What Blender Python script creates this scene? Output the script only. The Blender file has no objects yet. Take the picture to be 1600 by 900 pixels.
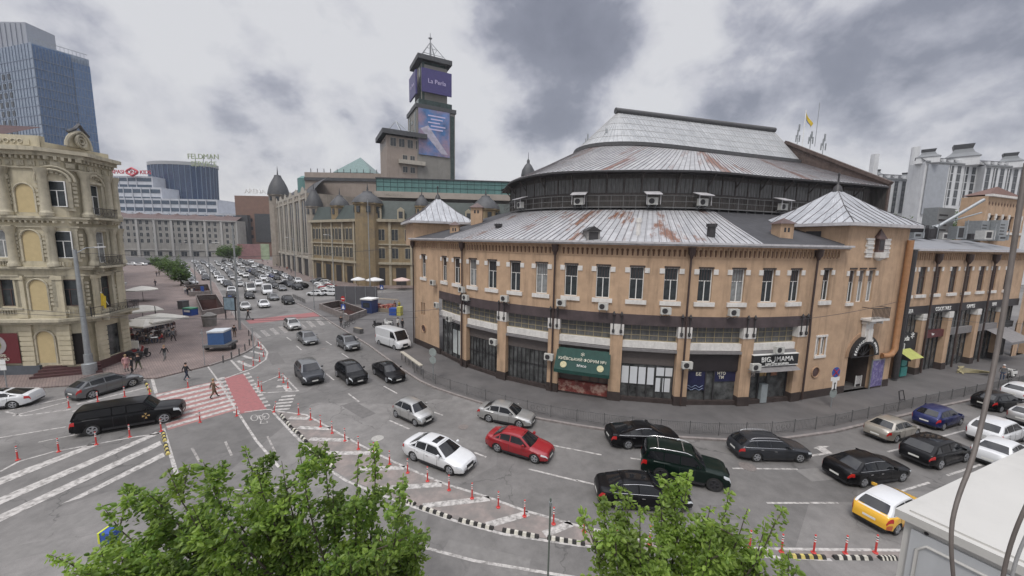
import bpy, bmesh, math, random
from mathutils import Vector, Matrix
from mathutils.geometry import tessellate_polygon
R = math.radians
rnd = random.Random(7)
scene = bpy.context.scene
COL = scene.collection

# ------------------------------------------------------------------ camera
FPX, PITCH, ROLL, CH = 580.0, 0.1254, 0.0194, 14.066
_fw = Vector((0, math.cos(PITCH), -math.sin(PITCH)))
_ri = Vector((1, 0, 0)); _up = _ri.cross(_fw)
RI = _ri * math.cos(ROLL) + _up * math.sin(ROLL)
UP = -_ri * math.sin(ROLL) + _up * math.cos(ROLL)
cam = bpy.data.cameras.new('camera'); camo = bpy.data.objects.new('camera', cam); COL.objects.link(camo)
cam.sensor_width = 36; cam.lens = FPX * 36 / 1600; cam.clip_start = .05; cam.clip_end = 6000
m = Matrix((RI, UP, -_fw)).transposed().to_4x4(); m.translation = (0, 0, CH)
camo.matrix_world = m
scene.camera = camo

# ------------------------------------------------------------------ sky and sun
SUN_EL, SUN_AZ = R(58), R(205)
w = bpy.data.worlds.new('World'); scene.world = w; w.use_nodes = True
nt = w.node_tree; nt.nodes.clear()
def WN(t, **k):
    n = nt.nodes.new(t)
    for a, b in k.items(): setattr(n, a, b)
    return n
wout = WN('ShaderNodeOutputWorld'); sky = WN('ShaderNodeTexSky', sky_type='NISHITA', sun_disc=False)
sky.sun_elevation = SUN_EL; sky.sun_rotation = SUN_AZ; sky.air_density = 1.5; sky.dust_density = 3
bg1 = WN('ShaderNodeBackground'); bg1.inputs[1].default_value = .10
nt.links.new(sky.outputs[0], bg1.inputs[0])
tc = WN('ShaderNodeTexCoord'); sep = WN('ShaderNodeSeparateXYZ'); nt.links.new(tc.outputs['Generated'], sep.inputs[0])
def wm(op, a, b=None, clamp=False):
    n = WN('ShaderNodeMath', operation=op, use_clamp=clamp)
    for i, v in enumerate((a, b)):
        if v is None: continue
        if isinstance(v, (int, float)): n.inputs[i].default_value = v
        else: nt.links.new(v, n.inputs[i])
    return n.outputs[0]
zz = wm('ADD', wm('MULTIPLY', sep.outputs[2], .25), .9)
cx = wm('DIVIDE', sep.outputs[0], zz); cy = wm('DIVIDE', sep.outputs[1], zz)
cmb = WN('ShaderNodeCombineXYZ'); nt.links.new(cx, cmb.inputs[0]); nt.links.new(cy, cmb.inputs[1]); nt.links.new(wm('ADD', wm('MULTIPLY', sep.outputs[2], 1.25), 3.7), cmb.inputs[2])
def wnoise(scale, detail, rough, dist=0.0):
    n = WN('ShaderNodeTexNoise'); n.inputs['Scale'].default_value = scale; n.inputs['Detail'].default_value = detail
    n.inputs['Roughness'].default_value = rough; n.inputs['Distortion'].default_value = dist
    nt.links.new(cmb.outputs[0], n.inputs['Vector']); return n.outputs[0]
big = wnoise(3.0, 3, .5, .1); fine = wnoise(5.4, 12, .57, .12)
def dirmask(px, py, tight):
    d = (_fw * FPX + RI * (px - 800) - UP * (py - 450)).normalized()
    v = WN('ShaderNodeVectorMath', operation='DOT_PRODUCT'); nt.links.new(tc.outputs['Generated'], v.inputs[0]); v.inputs[1].default_value = d
    return wm('POWER', wm('MAXIMUM', v.outputs['Value'], 0.0), tight)
dm = wm('MULTIPLY', dirmask(890, 70, 80), .42)
dm = wm('ADD', dm, wm('MULTIPLY', dirmask(1290, 90, 160), .13))
dm = wm('ADD', dm, wm('MULTIPLY', dirmask(1530, 60, 90), .15))
dm = wm('ADD', dm, wm('MULTIPLY', dirmask(1110, 140, 200), .12))
dm = wm('SUBTRACT', dm, wm('MULTIPLY', dirmask(1080, 40, 220), .22))
dm = wm('SUBTRACT', dm, wm('MULTIPLY', dirmask(640, 60, 40), .18))
cl = wm('ADD', wm('ADD', wm('MULTIPLY', big, .60), wm('MULTIPLY', fine, 1.15)), wm('SUBTRACT', dm, .41))
rp = WN('ShaderNodeValToRGB'); nt.links.new(cl, rp.inputs[0]); e = rp.color_ramp.elements
e[0].position = .36; e[0].color = (.465, .465, .48, 1); e[1].position = 1.0; e[1].color = (.13, .137, .17, 1)
for p, c in ((.49, (.39, .39, .42, 1)), (.58, (.285, .29, .33, 1)), (.72, (.17, .178, .215, 1))):
    x = e.new(p); x.color = c
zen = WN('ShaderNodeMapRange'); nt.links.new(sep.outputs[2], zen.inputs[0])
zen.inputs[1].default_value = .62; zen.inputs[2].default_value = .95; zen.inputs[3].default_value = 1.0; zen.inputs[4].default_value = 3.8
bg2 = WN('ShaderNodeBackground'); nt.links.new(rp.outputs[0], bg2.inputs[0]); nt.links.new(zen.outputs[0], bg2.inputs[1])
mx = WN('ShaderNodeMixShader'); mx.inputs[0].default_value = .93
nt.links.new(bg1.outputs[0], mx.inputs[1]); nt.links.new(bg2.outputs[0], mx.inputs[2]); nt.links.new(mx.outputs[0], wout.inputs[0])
sun = bpy.data.lights.new('sun', 'SUN'); sun.energy = 1.1; sun.angle = R(14); sun.color = (1, .96, .9)
suno = bpy.data.objects.new('sun', sun); COL.objects.link(suno)
sd = Vector((math.sin(SUN_AZ) * math.cos(SUN_EL), math.cos(SUN_AZ) * math.cos(SUN_EL), math.sin(SUN_EL)))
suno.rotation_euler = (-sd).to_track_quat('-Z', 'Y').to_euler()
vs = scene.view_settings; vs.view_transform = 'Standard'; vs.look = 'None'; vs.gamma = 1; vs.exposure = 0.60
scene.cycles.max_bounces = 6; scene.cycles.transparent_max_bounces = 8; scene.cycles.use_denoising = True
scene.cycles.diffuse_bounces = 3; scene.cycles.glossy_bounces = 3

# ------------------------------------------------------------------ survey helpers (photo point -> place on the ground)
def ray(px, py): return _fw * FPX + RI * (px - 800) - UP * (py - 450)
def G(px, py, z=0.0):
    d = ray(px, py); t = (z - CH) / d.z
    return (d.x * t, d.y * t)
def PX(p):
    d = Vector(p) - Vector((0, 0, CH)); k = FPX / d.dot(_fw)
    return 800 + k * d.dot(RI), 450 - k * d.dot(UP)
def ZAT(x, y, py):
    lo, hi = -5., CH + min(380., math.hypot(x, y) * 3.5)
    for _ in range(50):
        mm = (lo + hi) / 2
        if PX((x, y, mm))[1] > py: lo = mm
        else: hi = mm
    return lo

# ------------------------------------------------------------------ materials
MATS = {}
def mat(name, col, rough=.7, var=.12, scale=3.0, metal=0.0, bump=0.0, bscale=None, coat=0.0, emit=0.0, col2=None, c2pos=(.5, .7), c2scale=1.0, stretch=None, spec=.5, grime=0.0):
    if name in MATS: return MATS[name]
    M = bpy.data.materials.new(name); M.use_nodes = True; t = M.node_tree; b = t.nodes['Principled BSDF']
    b.inputs['Roughness'].default_value = rough; b.inputs['Metallic'].default_value = metal; b.inputs['Specular IOR Level'].default_value = spec
    b.inputs['Coat Weight'].default_value = coat; b.inputs['Coat Roughness'].default_value = .06
    N = t.nodes.new; L = t.links.new
    tcn = N('ShaderNodeTexCoord'); src = tcn.outputs['Object']
    if stretch:
        mp = N('ShaderNodeMapping'); mp.inputs['Scale'].default_value = stretch; L(src, mp.inputs[0]); src = mp.outputs[0]
    n = N('ShaderNodeTexNoise'); n.inputs['Scale'].default_value = scale; n.inputs['Detail'].default_value = 6; n.inputs['Roughness'].default_value = .62; L(src, n.inputs['Vector'])
    mr = N('ShaderNodeMapRange'); mr.inputs[1].default_value = .3; mr.inputs[2].default_value = .7; mr.inputs[3].default_value = 1 - var; mr.inputs[4].default_value = 1 + var; L(n.outputs[0], mr.inputs[0])
    mul = N('ShaderNodeMix'); mul.data_type = 'RGBA'; mul.blend_type = 'MULTIPLY'; mul.inputs[0].default_value = 1
    mul.inputs[6].default_value = (*col, 1); L(mr.outputs[0], mul.inputs[7]); out = mul.outputs[2]
    if col2:
        n2 = N('ShaderNodeTexNoise'); n2.inputs['Scale'].default_value = c2scale; n2.inputs['Detail'].default_value = 8; n2.inputs['Roughness'].default_value = .65; L(src, n2.inputs['Vector'])
        m2 = N('ShaderNodeMapRange'); m2.inputs[1].default_value = c2pos[0]; m2.inputs[2].default_value = c2pos[1]; L(n2.outputs[0], m2.inputs[0])
        mx = N('ShaderNodeMix'); mx.data_type = 'RGBA'; L(m2.outputs[0], mx.inputs[0]); L(out, mx.inputs[6]); mx.inputs[7].default_value = (*col2, 1); out = mx.outputs[2]
    if grime:
        n3 = N('ShaderNodeTexNoise'); n3.inputs['Scale'].default_value = .9; n3.inputs['Detail'].default_value = 10; n3.inputs['Roughness'].default_value = .7
        mp3 = N('ShaderNodeMapping'); mp3.inputs['Scale'].default_value = (1.6, 1.6, .16); L(tcn.outputs['Object'], mp3.inputs[0]); L(mp3.outputs[0], n3.inputs['Vector'])
        m3 = N('ShaderNodeMapRange'); m3.inputs[1].default_value = .50; m3.inputs[2].default_value = .72; m3.inputs[4].default_value = grime; L(n3.outputs[0], m3.inputs[0])
        mx3 = N('ShaderNodeMix'); mx3.data_type = 'RGBA'; L(m3.outputs[0], mx3.inputs[0]); L(out, mx3.inputs[6]); mx3.inputs[7].default_value = (col[0] * .3, col[1] * .3, col[2] * .3, 1); out = mx3.outputs[2]
    L(out, b.inputs['Base Color'])
    if bump:
        nb = N('ShaderNodeTexNoise'); nb.inputs['Scale'].default_value = bscale or scale * 5; nb.inputs['Detail'].default_value = 4; L(src, nb.inputs['Vector'])
        bp = N('ShaderNodeBump'); bp.inputs['Strength'].default_value = bump; bp.inputs['Distance'].default_value = .02; L(nb.outputs[0], bp.inputs['Height']); L(bp.outputs[0], b.inputs['Normal'])
    if emit:
        b.inputs['Emission Color'].default_value = (*col, 1); b.inputs['Emission Strength'].default_value = emit
    MATS[name] = M
    return M
def glassmat(name, col=(.03, .04, .05), rough=.08, panes=False, var=.5, spec=.8):
    return mat(name, col, rough, var, 1.3, spec=spec * .6)
GLASS = glassmat('window_glass', (.035, .042, .046), .06)
GLASSL = mat('curtained_glass', (.22, .23, .23), .25, .35, 2.2, spec=.8)
CARGLASS = mat('car_glass', (.010, .011, .013), .05, .1, 1, spec=.5)
WHITE = mat('white_paint', (.74, .74, .72), .5, .08, 4)
DARK = mat('dark_metal', (.035, .033, .035), .5, .25, 3)
BLACK = mat('black_plastic', (.02, .02, .022), .5, .1, 3)
STEEL = mat('galvanised_steel', (.33, .35, .36), .45, .15, 5, metal=.5)
RED = mat('post_red', (.50, .045, .04), .5, .15, 6)
BROWN = mat('brown_metal', (.085, .05, .045), .5, .3, 2)

# ------------------------------------------------------------------ mesh builder
class MB:
    def __init__(s, T=None): s.v = []; s.f = []; s.mi = []; s.mats = []; s.cur = 0; s.T = T
    def use(s, m):
        if m not in s.mats: s.mats.append(m)
        s.cur = s.mats.index(m); return s
    def add(s, vs, fs):
        o = len(s.v); T = s.T
        s.v += [tuple(T(*p)) if T else tuple(p) for p in vs]
        for f in fs: s.f.append([i + o for i in f]); s.mi.append(s.cur)
        return s
    def quad(s, *p): return s.add(p, [list(range(len(p)))])
    def box(s, x0, x1, y0, y1, z0, z1):
        return s.add([(x0, y0, z0), (x1, y0, z0), (x1, y1, z0), (x0, y1, z0), (x0, y0, z1), (x1, y0, z1), (x1, y1, z1), (x0, y1, z1)],
                     [(0, 3, 2, 1), (4, 5, 6, 7), (0, 1, 5, 4), (1, 2, 6, 5), (2, 3, 7, 6), (3, 0, 4, 7)])
    def bar(s, a, b, wd, h=None, up=(0, 0, 1)):
        a = Vector(a); b = Vector(b); d = (b - a); L = d.length
        if L < 1e-6: return s
        d /= L; u = Vector(up)
        if abs(d.dot(u)) > .98: u = Vector((1, 0, 0))
        r = d.cross(u).normalized(); u = r.cross(d); h = wd if h is None else h
        c = [(sx * wd / 2, sz * h / 2) for sx, sz in ((-1, -1), (1, -1), (1, 1), (-1, 1))]
        return s.add([a + r * x + u * z for x, z in c] + [b + r * x + u * z for x, z in c], [(0, 1, 2, 3), (7, 6, 5, 4), (0, 4, 5, 1), (1, 5, 6, 2), (2, 6, 7, 3), (3, 7, 4, 0)])
    def tube(s, pts, r, n=8, cap=True):
        pts = [Vector(p) for p in pts]; rr = r if isinstance(r, (list, tuple)) else [r] * len(pts); vs = []; fs = []
        u = None
        for i, p in enumerate(pts):
            d = (pts[min(i + 1, len(pts) - 1)] - pts[max(i - 1, 0)]).normalized()
            if u is None: u = Vector((0, 0, 1)) if abs(d.z) < .9 else Vector((1, 0, 0))
            x = d.cross(u).normalized(); u = x.cross(d).normalized()
            for k in range(n):
                a = 2 * math.pi * k / n; vs.append(p + (x * math.cos(a) + u * math.sin(a)) * rr[i])
        for i in range(len(pts) - 1):
            for k in range(n): fs.append((i * n + k, i * n + (k + 1) % n, (i + 1) * n + (k + 1) % n, (i + 1) * n + k))
        if cap: fs.append(tuple(range(n))); fs.append(tuple((len(pts) - 1) * n + k for k in reversed(range(n))))
        return s.add(vs, fs)
    def lathe(s, prof, c=(0, 0, 0), n=16, axis='z', cap=True):
        vs = []; fs = []
        for r, h in prof:
            for k in range(n):
                a = 2 * math.pi * k / n
                p = (r * math.cos(a), r * math.sin(a), h) if axis == 'z' else (r * math.cos(a), h, r * math.sin(a))
                vs.append((p[0] + c[0], p[1] + c[1], p[2] + c[2]))
        for i in range(len(prof) - 1):
            for k in range(n): fs.append((i * n + k, i * n + (k + 1) % n, (i + 1) * n + (k + 1) % n, (i + 1) * n + k))
        if cap: fs.append(tuple(reversed(range(n)))); fs.append(tuple((len(prof) - 1) * n + k for k in range(n)))
        return s.add(vs, fs)
    def prism(s, poly, z0, z1, holes=()):
        loops = [[Vector((x, y, 0)) for x, y in L] for L in (poly, *holes)]
        tri = tessellate_polygon(loops); flat = [p for L in loops for p in L]
        s.add([(p.x, p.y, z1) for p in flat], [list(t) for t in tri])
        if z0 is not None:
            for L in loops:
                n = len(L)
                for i in range(n):
                    a, b = L[i], L[(i + 1) % n]
                    s.add([(a.x, a.y, z0), (b.x, b.y, z0), (b.x, b.y, z1), (a.x, a.y, z1)], [(0, 1, 2, 3)])
        return s
    def grid(s, fn, nu, nv):
        s.add([fn(i / nu, j / nv) for j in range(nv + 1) for i in range(nu + 1)],
              [(j * (nu + 1) + i, j * (nu + 1) + i + 1, (j + 1) * (nu + 1) + i + 1, (j + 1) * (nu + 1) + i) for j in range(nv) for i in range(nu)])
        return s
    def build(s, name, m=None, parent=None, smooth=None, fixn=True):
        me = bpy.data.meshes.new(name); me.from_pydata(s.v, [], s.f)
        for x in (s.mats or [m or WHITE]): me.materials.append(x)
        if s.mats: me.polygons.foreach_set('material_index', s.mi)
        if fixn:
            bm = bmesh.new(); bm.from_mesh(me); bmesh.ops.recalc_face_normals(bm, faces=bm.faces); bm.to_mesh(me); bm.free()
        if smooth is not None:
            me.polygons.foreach_set('use_smooth', [True] * len(me.polygons)); me.set_sharp_from_angle(angle=R(smooth))
        return link(me, name, parent)
def link(data, name, parent=None, loc=None, rz=None):
    o = bpy.data.objects.new(name, data); COL.objects.link(o)
    if parent:
        o.parent = parent
        if loc is None: o.matrix_parent_inverse = Matrix.Translation(-parent.location) if parent.get('_w') else Matrix()
    if loc is not None:
        L = Vector(loc)
        if parent and parent.get('_w'): L = L - parent.location
        o.location = L
    if rz is not None: o.rotation_euler.z = rz
    return o
def thing(name, label, cat, loc=(0, 0, 0), rz=0, group=None, world=False):
    o = bpy.data.objects.new(name, None); COL.objects.link(o); o.location = loc; o.rotation_euler.z = rz; o.empty_display_size = .2
    o['label'] = label; o['category'] = cat
    if group: o['group'] = group
    if world: o['_w'] = 1
    return o
def tag(o, label, cat, group=None):
    o['label'] = label; o['category'] = cat
    if group: o['group'] = group
    return o
def struct(o): o['kind'] = 'structure'; return o
def dup(o, parent=None, label=None, loc=None, rz=None):
    c = o.copy(); COL.objects.link(c)
    if parent: c.parent = parent
    if loc is not None: c.location = loc
    if rz is not None: c.rotation_euler.z = rz
    if label: c['label'] = label
    for ch in o.children: dup(ch, c)
    return c
ORD = ['', 'first', 'second', 'third', 'fourth', 'fifth', 'sixth', 'seventh', 'eighth', 'ninth', 'tenth', 'eleventh', 'twelfth', 'thirteenth', 'fourteenth', 'fifteenth', 'sixteenth', 'seventeenth', 'eighteenth', 'nineteenth', 'twentieth']
def ordn(i): return ORD[i] if i <= 20 else (['', '', 'twenty', 'thirty', 'forty', 'fifty', 'sixty'][i // 10] + ('' if i % 10 == 0 else '-' + ORD[i % 10]) if i % 10 else ['', '', 'twentieth', 'thirtieth', 'fortieth', 'fiftieth', 'sixtieth'][i // 10])
def text(s, size, m, parent, mtx, name='lettering', ext=.02, align='CENTER', width=1.0):
    c = bpy.data.curves.new(name, 'FONT'); c.body = s; c.size = size; c.extrude = ext; c.align_x = align; c.align_y = 'CENTER'; c.space_character = width
    c.materials.append(m); o = bpy.data.objects.new(name, c); COL.objects.link(o)
    bpy.context.view_layer.update(); me = bpy.data.meshes.new_from_object(o.evaluated_get(bpy.context.evaluated_depsgraph_get())); bpy.data.objects.remove(o); me.name = name; o = bpy.data.objects.new(name, me); COL.objects.link(o)
    if parent: o.parent = parent
    M4 = mtx.copy()
    if parent and parent.get('_w'): M4.translation = M4.translation - parent.location
    o.matrix_local = M4
    return o

# path along a facade: t in metres left to right as seen from outside; normal points out
class Path:
    def __init__(s, pts):
        s.p = [Vector(p[:2]) for p in pts]; s.L = [0]
        for a, b in zip(s.p, s.p[1:]): s.L.append(s.L[-1] + (b - a).length)
        s.len = s.L[-1]
    def seg(s, t):
        i = 0
        while i < len(s.p) - 2 and t > s.L[i + 1]: i += 1
        d = (s.p[i + 1] - s.p[i]).normalized(); return s.p[i] + d * (t - s.L[i]), d
    def at(s, t, out=0.0):
        p, d = s.seg(t)
        a = s.seg(max(0, t - .25))[1]; b = s.seg(min(s.len, t + .25))[1]; dd = (a + b)
        if a.dot(b) > .9: d = dd.normalized()
        n = Vector((d.y, -d.x)); q = p + n * out
        return q, d, n
    def __call__(s, t, out, z): q = s.at(t, out)[0]; return (q.x, q.y, z)
    def ang(s, t): d = s.at(t)[1]; return math.atan2(d.y, d.x)
    def find(s, px, z=10):
        best = min((abs(PX(s(k * s.len / 800, 0, z))[0] - px), k * s.len / 800) for k in range(801)); return best[1]
    def mtx(s, t, out, z, tilt=0.0):
        q, d, n = s.at(t, out)
        m = Matrix(((d.x, 0, n.x), (d.y, 0, n.y), (0, 1, 0))).to_4x4(); m.translation = (q.x, q.y, z); return m

def wallgrid(path, t0, t1, z0, z1, ops, m, parent, name='wall', depth=.3, step=1.2, out=0.0, arch=()):
    """ops: (ta, tb, za, zb[, arched]) holes with reveals"""
    ts = {t0, t1}; zs = {z0, z1}
    for o in ops: ts |= {o[0], o[1]}; zs |= {o[2], o[3]}
    k = int((t1 - t0) / step)
    for i in range(1, k + 1):
        c = t0 + (t1 - t0) * i / (k + 1)
        if not any(o[0] - .05 < c < o[1] + .05 for o in ops): ts.add(c)
    ts = sorted(ts); zs = sorted(z for z in zs if z0 <= z <= z1); b = MB()
    for i in range(len(ts) - 1):
        for j in range(len(zs) - 1):
            tc_, zc = (ts[i] + ts[i + 1]) / 2, (zs[j] + zs[j + 1]) / 2
            if any(o[0] < tc_ < o[1] and o[2] < zc < o[3] for o in ops): continue
            b.quad(path(ts[i], out, zs[j]), path(ts[i + 1], out, zs[j]), path(ts[i + 1], out, zs[j + 1]), path(ts[i], out, zs[j + 1]))
    for o in ops:
        a, c, e, f = o[:4]; D = out - depth
        arched = len(o) > 4 and o[4]
        if not arched:
            b.quad(path(a, out, e), path(a, D, e), path(a, D, f), path(a, out, f)); b.quad(path(c, out, e), path(c, D, e), path(c, D, f), path(c, out, f))
            b.quad(path(a, out, f), path(c, out, f), path(c, D, f), path(a, D, f)); b.quad(path(a, out, e), path(c, out, e), path(c, D, e), path(a, D, e))
        else:
            r = (c - a) / 2; zc = f - r; mid = (a + c) / 2; n = 10
            b.quad(path(a, out, e), path(a, D, e), path(a, D, zc), path(a, out, zc)); b.quad(path(c, out, e), path(c, D, e), path(c, D, zc), path(c, out, zc))
            b.quad(path(a, out, e), path(c, out, e), path(c, D, e), path(a, D, e))
            pr = [(mid - r * math.cos(math.pi * q / n), zc + r * math.sin(math.pi * q / n)) for q in range(n + 1)]
            for q in range(n):
                (x0, y0), (x1, y1) = pr[q], pr[q + 1]
                b.quad(path(x0, out, y0), path(x1, out, y1), path(x1, D, y1), path(x0, D, y0))
                b.quad(path(x0, out, y0), path(x1, out, y1), path(x1, out, f), path(x0, out, f))
    return b.build(name, m, parent, fixn=False)
def band(path, t0, t1, z0, z1, out, b, step=1.0, inner=0.0):
    n = max(1, int((t1 - t0) / step)); prev = None
    for i in range(n + 1):
        t = t0 + (t1 - t0) * i / n; cur = [path(t, inner, z0), path(t, out, z0), path(t, out, z1), path(t, inner, z1)]
        if prev: b.add(prev + cur, [(1, 5, 6, 2), (2, 6, 7, 3), (0, 4, 5, 1)])
        else: b.add(cur, [(0, 1, 2, 3)])
        prev = cur
    b.add(prev, [(0, 1, 2, 3)])
def pbox(b, path, t0, t1, z0, z1, o0, o1):
    b.add([path(t, o, z) for z in (z0, z1) for t, o in ((t0, o1), (t1, o1), (t1, o0), (t0, o0))],
          [(0, 3, 2, 1), (4, 5, 6, 7), (0, 1, 5, 4), (1, 2, 6, 5), (2, 3, 7, 6), (3, 0, 4, 7)])
_wc = {}
def window(parent, path, tc_, z0, z1, wd, out=-.22, style='T', frame=WHITE, glass=GLASS, arched=False, bars=0, fw=.07):
    """framed window unit standing in a reveal; style T: transom + mullion, M: mullion, G: grid"""
    key = (round(wd, 2), round(z1 - z0, 2), style, frame.name, glass.name, arched, bars, fw)
    h = z1 - z0
    if key not in _wc:
        f = MB(); W = wd / 2
        f.box(-W, -W + fw, -.03, .04, 0, h); f.box(W - fw, W, -.03, .04, 0, h); f.box(-W + fw, W - fw, -.03, .04, 0, fw); f.box(-W + fw, W - fw, -.03, .04, h - fw, h)
        if style == 'T':
            tz = h * .62; f.box(-W + fw, W - fw, -.028, .038, tz, tz + fw * .8); f.box(-fw / 2, fw / 2, -.025, .035, fw, tz)
        if style == 'M': f.box(-fw / 2, fw / 2, -.028, .038, fw, h - fw)
        if style == 'X': f.box(-fw / 2, fw / 2, -.028, .038, fw, h - fw); f.box(-W + fw, W - fw, -.026, .036, h * .6, h * .6 + fw)
        if style == 'G':
            nx, nz = bars
            for i in range(1, nx): x = -W + wd * i / nx; f.box(x - fw * .3, x + fw * .3, -.028, .038, fw, h - fw)
            for i in range(1, nz): z = h * i / nz; f.box(-W + fw, W - fw, -.026, .036, z - fw * .3, z + fw * .3)
        p = MB()
        if style == 'T' and bars:
            p.use(BROWN)
            for i in range(bars): x = -W + wd * (i + 1) / (bars + 1); p.box(x - .012, x + .012, -.10, -.075, h * .62, h)
            p.use(glass)
        p.quad((-W + fw / 2, .01, fw / 2), (W - fw / 2, .01, fw / 2), (W - fw / 2, .01, h - fw / 2), (-W + fw / 2, .01, h - fw / 2))
        fo = f.build('window', frame, None); po = p.build('pane', glass, None, fixn=False)
        _wc[key] = (fo.data, po.data); bpy.data.objects.remove(fo); bpy.data.objects.remove(po)
    fd, pd = _wc[key]
    q = path(tc_, out, z0); a = path.ang(tc_)
    o = link(fd, 'window', parent, q, a); p = link(pd, 'pane', o); 
    return o
# ------------------------------------------------------------------ ground, roads, paving
def SC(c, s): return (c * .755 - s * .655, c * .655 + s * .755)
def pave_mat(name, col, col2, bw=.4, bh=.2, mortar=.02, base2=None):
    M = bpy.data.materials.new(name); M.use_nodes = True; t = M.node_tree; b = t.nodes['Principled BSDF']; N = t.nodes.new; L = t.links.new
    b.inputs['Roughness'].default_value = .75
    tcn = N('ShaderNodeTexCoord'); mp = N('ShaderNodeMapping'); mp.inputs['Rotation'].default_value = (0, 0, R(41)); L(tcn.outputs['Object'], mp.inputs[0])
    br = N('ShaderNodeTexBrick'); br.inputs['Color1'].default_value = (*col, 1); br.inputs['Color2'].default_value = (*col2, 1)
    br.inputs['Mortar'].default_value = tuple(x * .6 for x in col) + (1,); br.inputs['Scale'].default_value = 1; br.inputs['Mortar Size'].default_value = mortar
    br.inputs['Brick Width'].default_value = bw; br.inputs['Row Height'].default_value = bh; L(mp.outputs[0], br.inputs[0])
    n = N('ShaderNodeTexNoise'); n.inputs['Scale'].default_value = .35; n.inputs['Detail'].default_value = 9; n.inputs['Roughness'].default_value = .65; L(tcn.outputs['Object'], n.inputs[0])
    mr = N('ShaderNodeMapRange'); mr.inputs[1].default_value = .3; mr.inputs[2].default_value = .7; mr.inputs[3].default_value = .72; mr.inputs[4].default_value = 1.22; L(n.outputs[0], mr.inputs[0])
    mx = N('ShaderNodeMix'); mx.data_type = 'RGBA'; mx.blend_type = 'MULTIPLY'; mx.inputs[0].default_value = 1; L(br.outputs[0], mx.inputs[6]); L(mr.outputs[0], mx.inputs[7]); L(mx.outputs[2], b.inputs['Base Color'])
    return M
def asphalt_mat():
    M = bpy.data.materials.new('asphalt'); M.use_nodes = True; t = M.node_tree; b = t.nodes['Principled BSDF']; N = t.nodes.new; L = t.links.new
    b.inputs['Roughness'].default_value = .72; tcn = N('ShaderNodeTexCoord'); src = tcn.outputs['Object']
    def noise(sc, det, lo, hi, a, z, rough=.6, strch=None):
        s_ = src
        if strch: mp = N('ShaderNodeMapping'); mp.inputs['Scale'].default_value = strch[1]; mp.inputs['Rotation'].default_value = (0, 0, strch[0]); L(src, mp.inputs[0]); s_ = mp.outputs[0]
        n = N('ShaderNodeTexNoise'); n.inputs['Scale'].default_value = sc; n.inputs['Detail'].default_value = det; n.inputs['Roughness'].default_value = rough; L(s_, n.inputs[0])
        mr = N('ShaderNodeMapRange'); mr.inputs[1].default_value = lo; mr.inputs[2].default_value = hi; mr.inputs[3].default_value = a; mr.inputs[4].default_value = z; L(n.outputs[0], mr.inputs[0]); return mr.outputs[0]
    def mul(a, c):
        x = N('ShaderNodeMix'); x.data_type = 'RGBA'; x.blend_type = 'MULTIPLY'; x.inputs[0].default_value = 1
        if isinstance(a, tuple): x.inputs[6].default_value = a
        else: L(a, x.inputs[6])
        L(c, x.inputs[7]); return x.outputs[2]
    o = mul((.158, .151, .145, 1), noise(.12, 8, .32, .68, .70, 1.24)); o = mul(o, noise(1.1, 10, .32, .68, .80, 1.18, .7)); o = mul(o, noise(30, 3, .3, .7, .86, 1.14))
    # patches of newer asphalt
    v = N('ShaderNodeTexVoronoi'); v.inputs['Scale'].default_value = .085; v.distance = 'CHEBYCHEV'; L(src, v.inputs['Vector'])
    sp = N('ShaderNodeSeparateColor'); L(v.outputs['Color'], sp.inputs[0])
    mr = N('ShaderNodeMapRange'); mr.inputs[1].default_value = .1; mr.inputs[2].default_value = .9; mr.inputs[3].default_value = .84; mr.inputs[4].default_value = 1.10; L(sp.outputs[0], mr.inputs[0]); o = mul(o, mr.outputs[0])
    # cracks
    v2 = N('ShaderNodeTexVoronoi'); v2.feature = 'DISTANCE_TO_EDGE'; v2.inputs['Scale'].default_value = .28
    nz = N('ShaderNodeTexNoise'); nz.inputs['Scale'].default_value = 1.3; nz.inputs['Detail'].default_value = 6; L(src, nz.inputs[0])
    ad = N('ShaderNodeVectorMath'); ad.operation = 'MULTIPLY_ADD'; L(nz.outputs[1], ad.inputs[0]); ad.inputs[1].default_value = (1.3, 1.3, 0); L(src, ad.inputs[2]); L(ad.outputs[0], v2.inputs['Vector'])
    cr = N('ShaderNodeMapRange'); cr.inputs[1].default_value = .003; cr.inputs[2].default_value = .012; cr.inputs[3].default_value = .62; L(v2.outputs['Distance'], cr.inputs[0])
    gate = noise(.09, 3, .48, .56, 0, 1); one = N('ShaderNodeMix'); one.data_type = 'FLOAT'; L(gate, one.inputs[0]); one.inputs[2].default_value = 1; L(cr.outputs[0], one.inputs[3]); o = mul(o, one.outputs[0])
    L(o, b.inputs['Base Color'])
    nb = N('ShaderNodeTexNoise'); nb.inputs['Scale'].default_value = 45; L(src, nb.inputs[0]); bp = N('ShaderNodeBump'); bp.inputs['Strength'].default_value = .25; bp.inputs['Distance'].default_value = .01; L(nb.outputs[0], bp.inputs['Height']); L(bp.outputs[0], b.inputs['Normal'])
    return M
ASPH = asphalt_mat()
PINK = pave_mat('pink_grey_paving', (.215, .165, .150), (.175, .140, .130))
GREYP = pave_mat('asphalt_footway', (.115, .108, .106), (.108, .103, .102), 3.1, 3.3, .0)
KERB = mat('kerb_granite', (.23, .205, .195), .7, .25, 2.5, grime=.5)
PAINT = mat('road_paint', (.46, .44, .42), .6, .16, 4, col2=(.18, .17, .16), c2pos=(.44, .64), c2scale=3.5)
PAINTD = mat('worn_road_paint', (.36, .34, .32), .6, .15, 6, col2=(.15, .14, .135), c2pos=(.40, .60), c2scale=3)
REDP = mat('red_road_paint', (.28, .105, .105), .65, .14, 4, col2=(.17, .09, .085), c2pos=(.52, .75), c2scale=2.5)
PINKP = mat('pink_road_dust', (.235, .20, .185), .7, .15, 3, col2=(.165, .152, .143), c2pos=(.40, .60), c2scale=.9)
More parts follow.
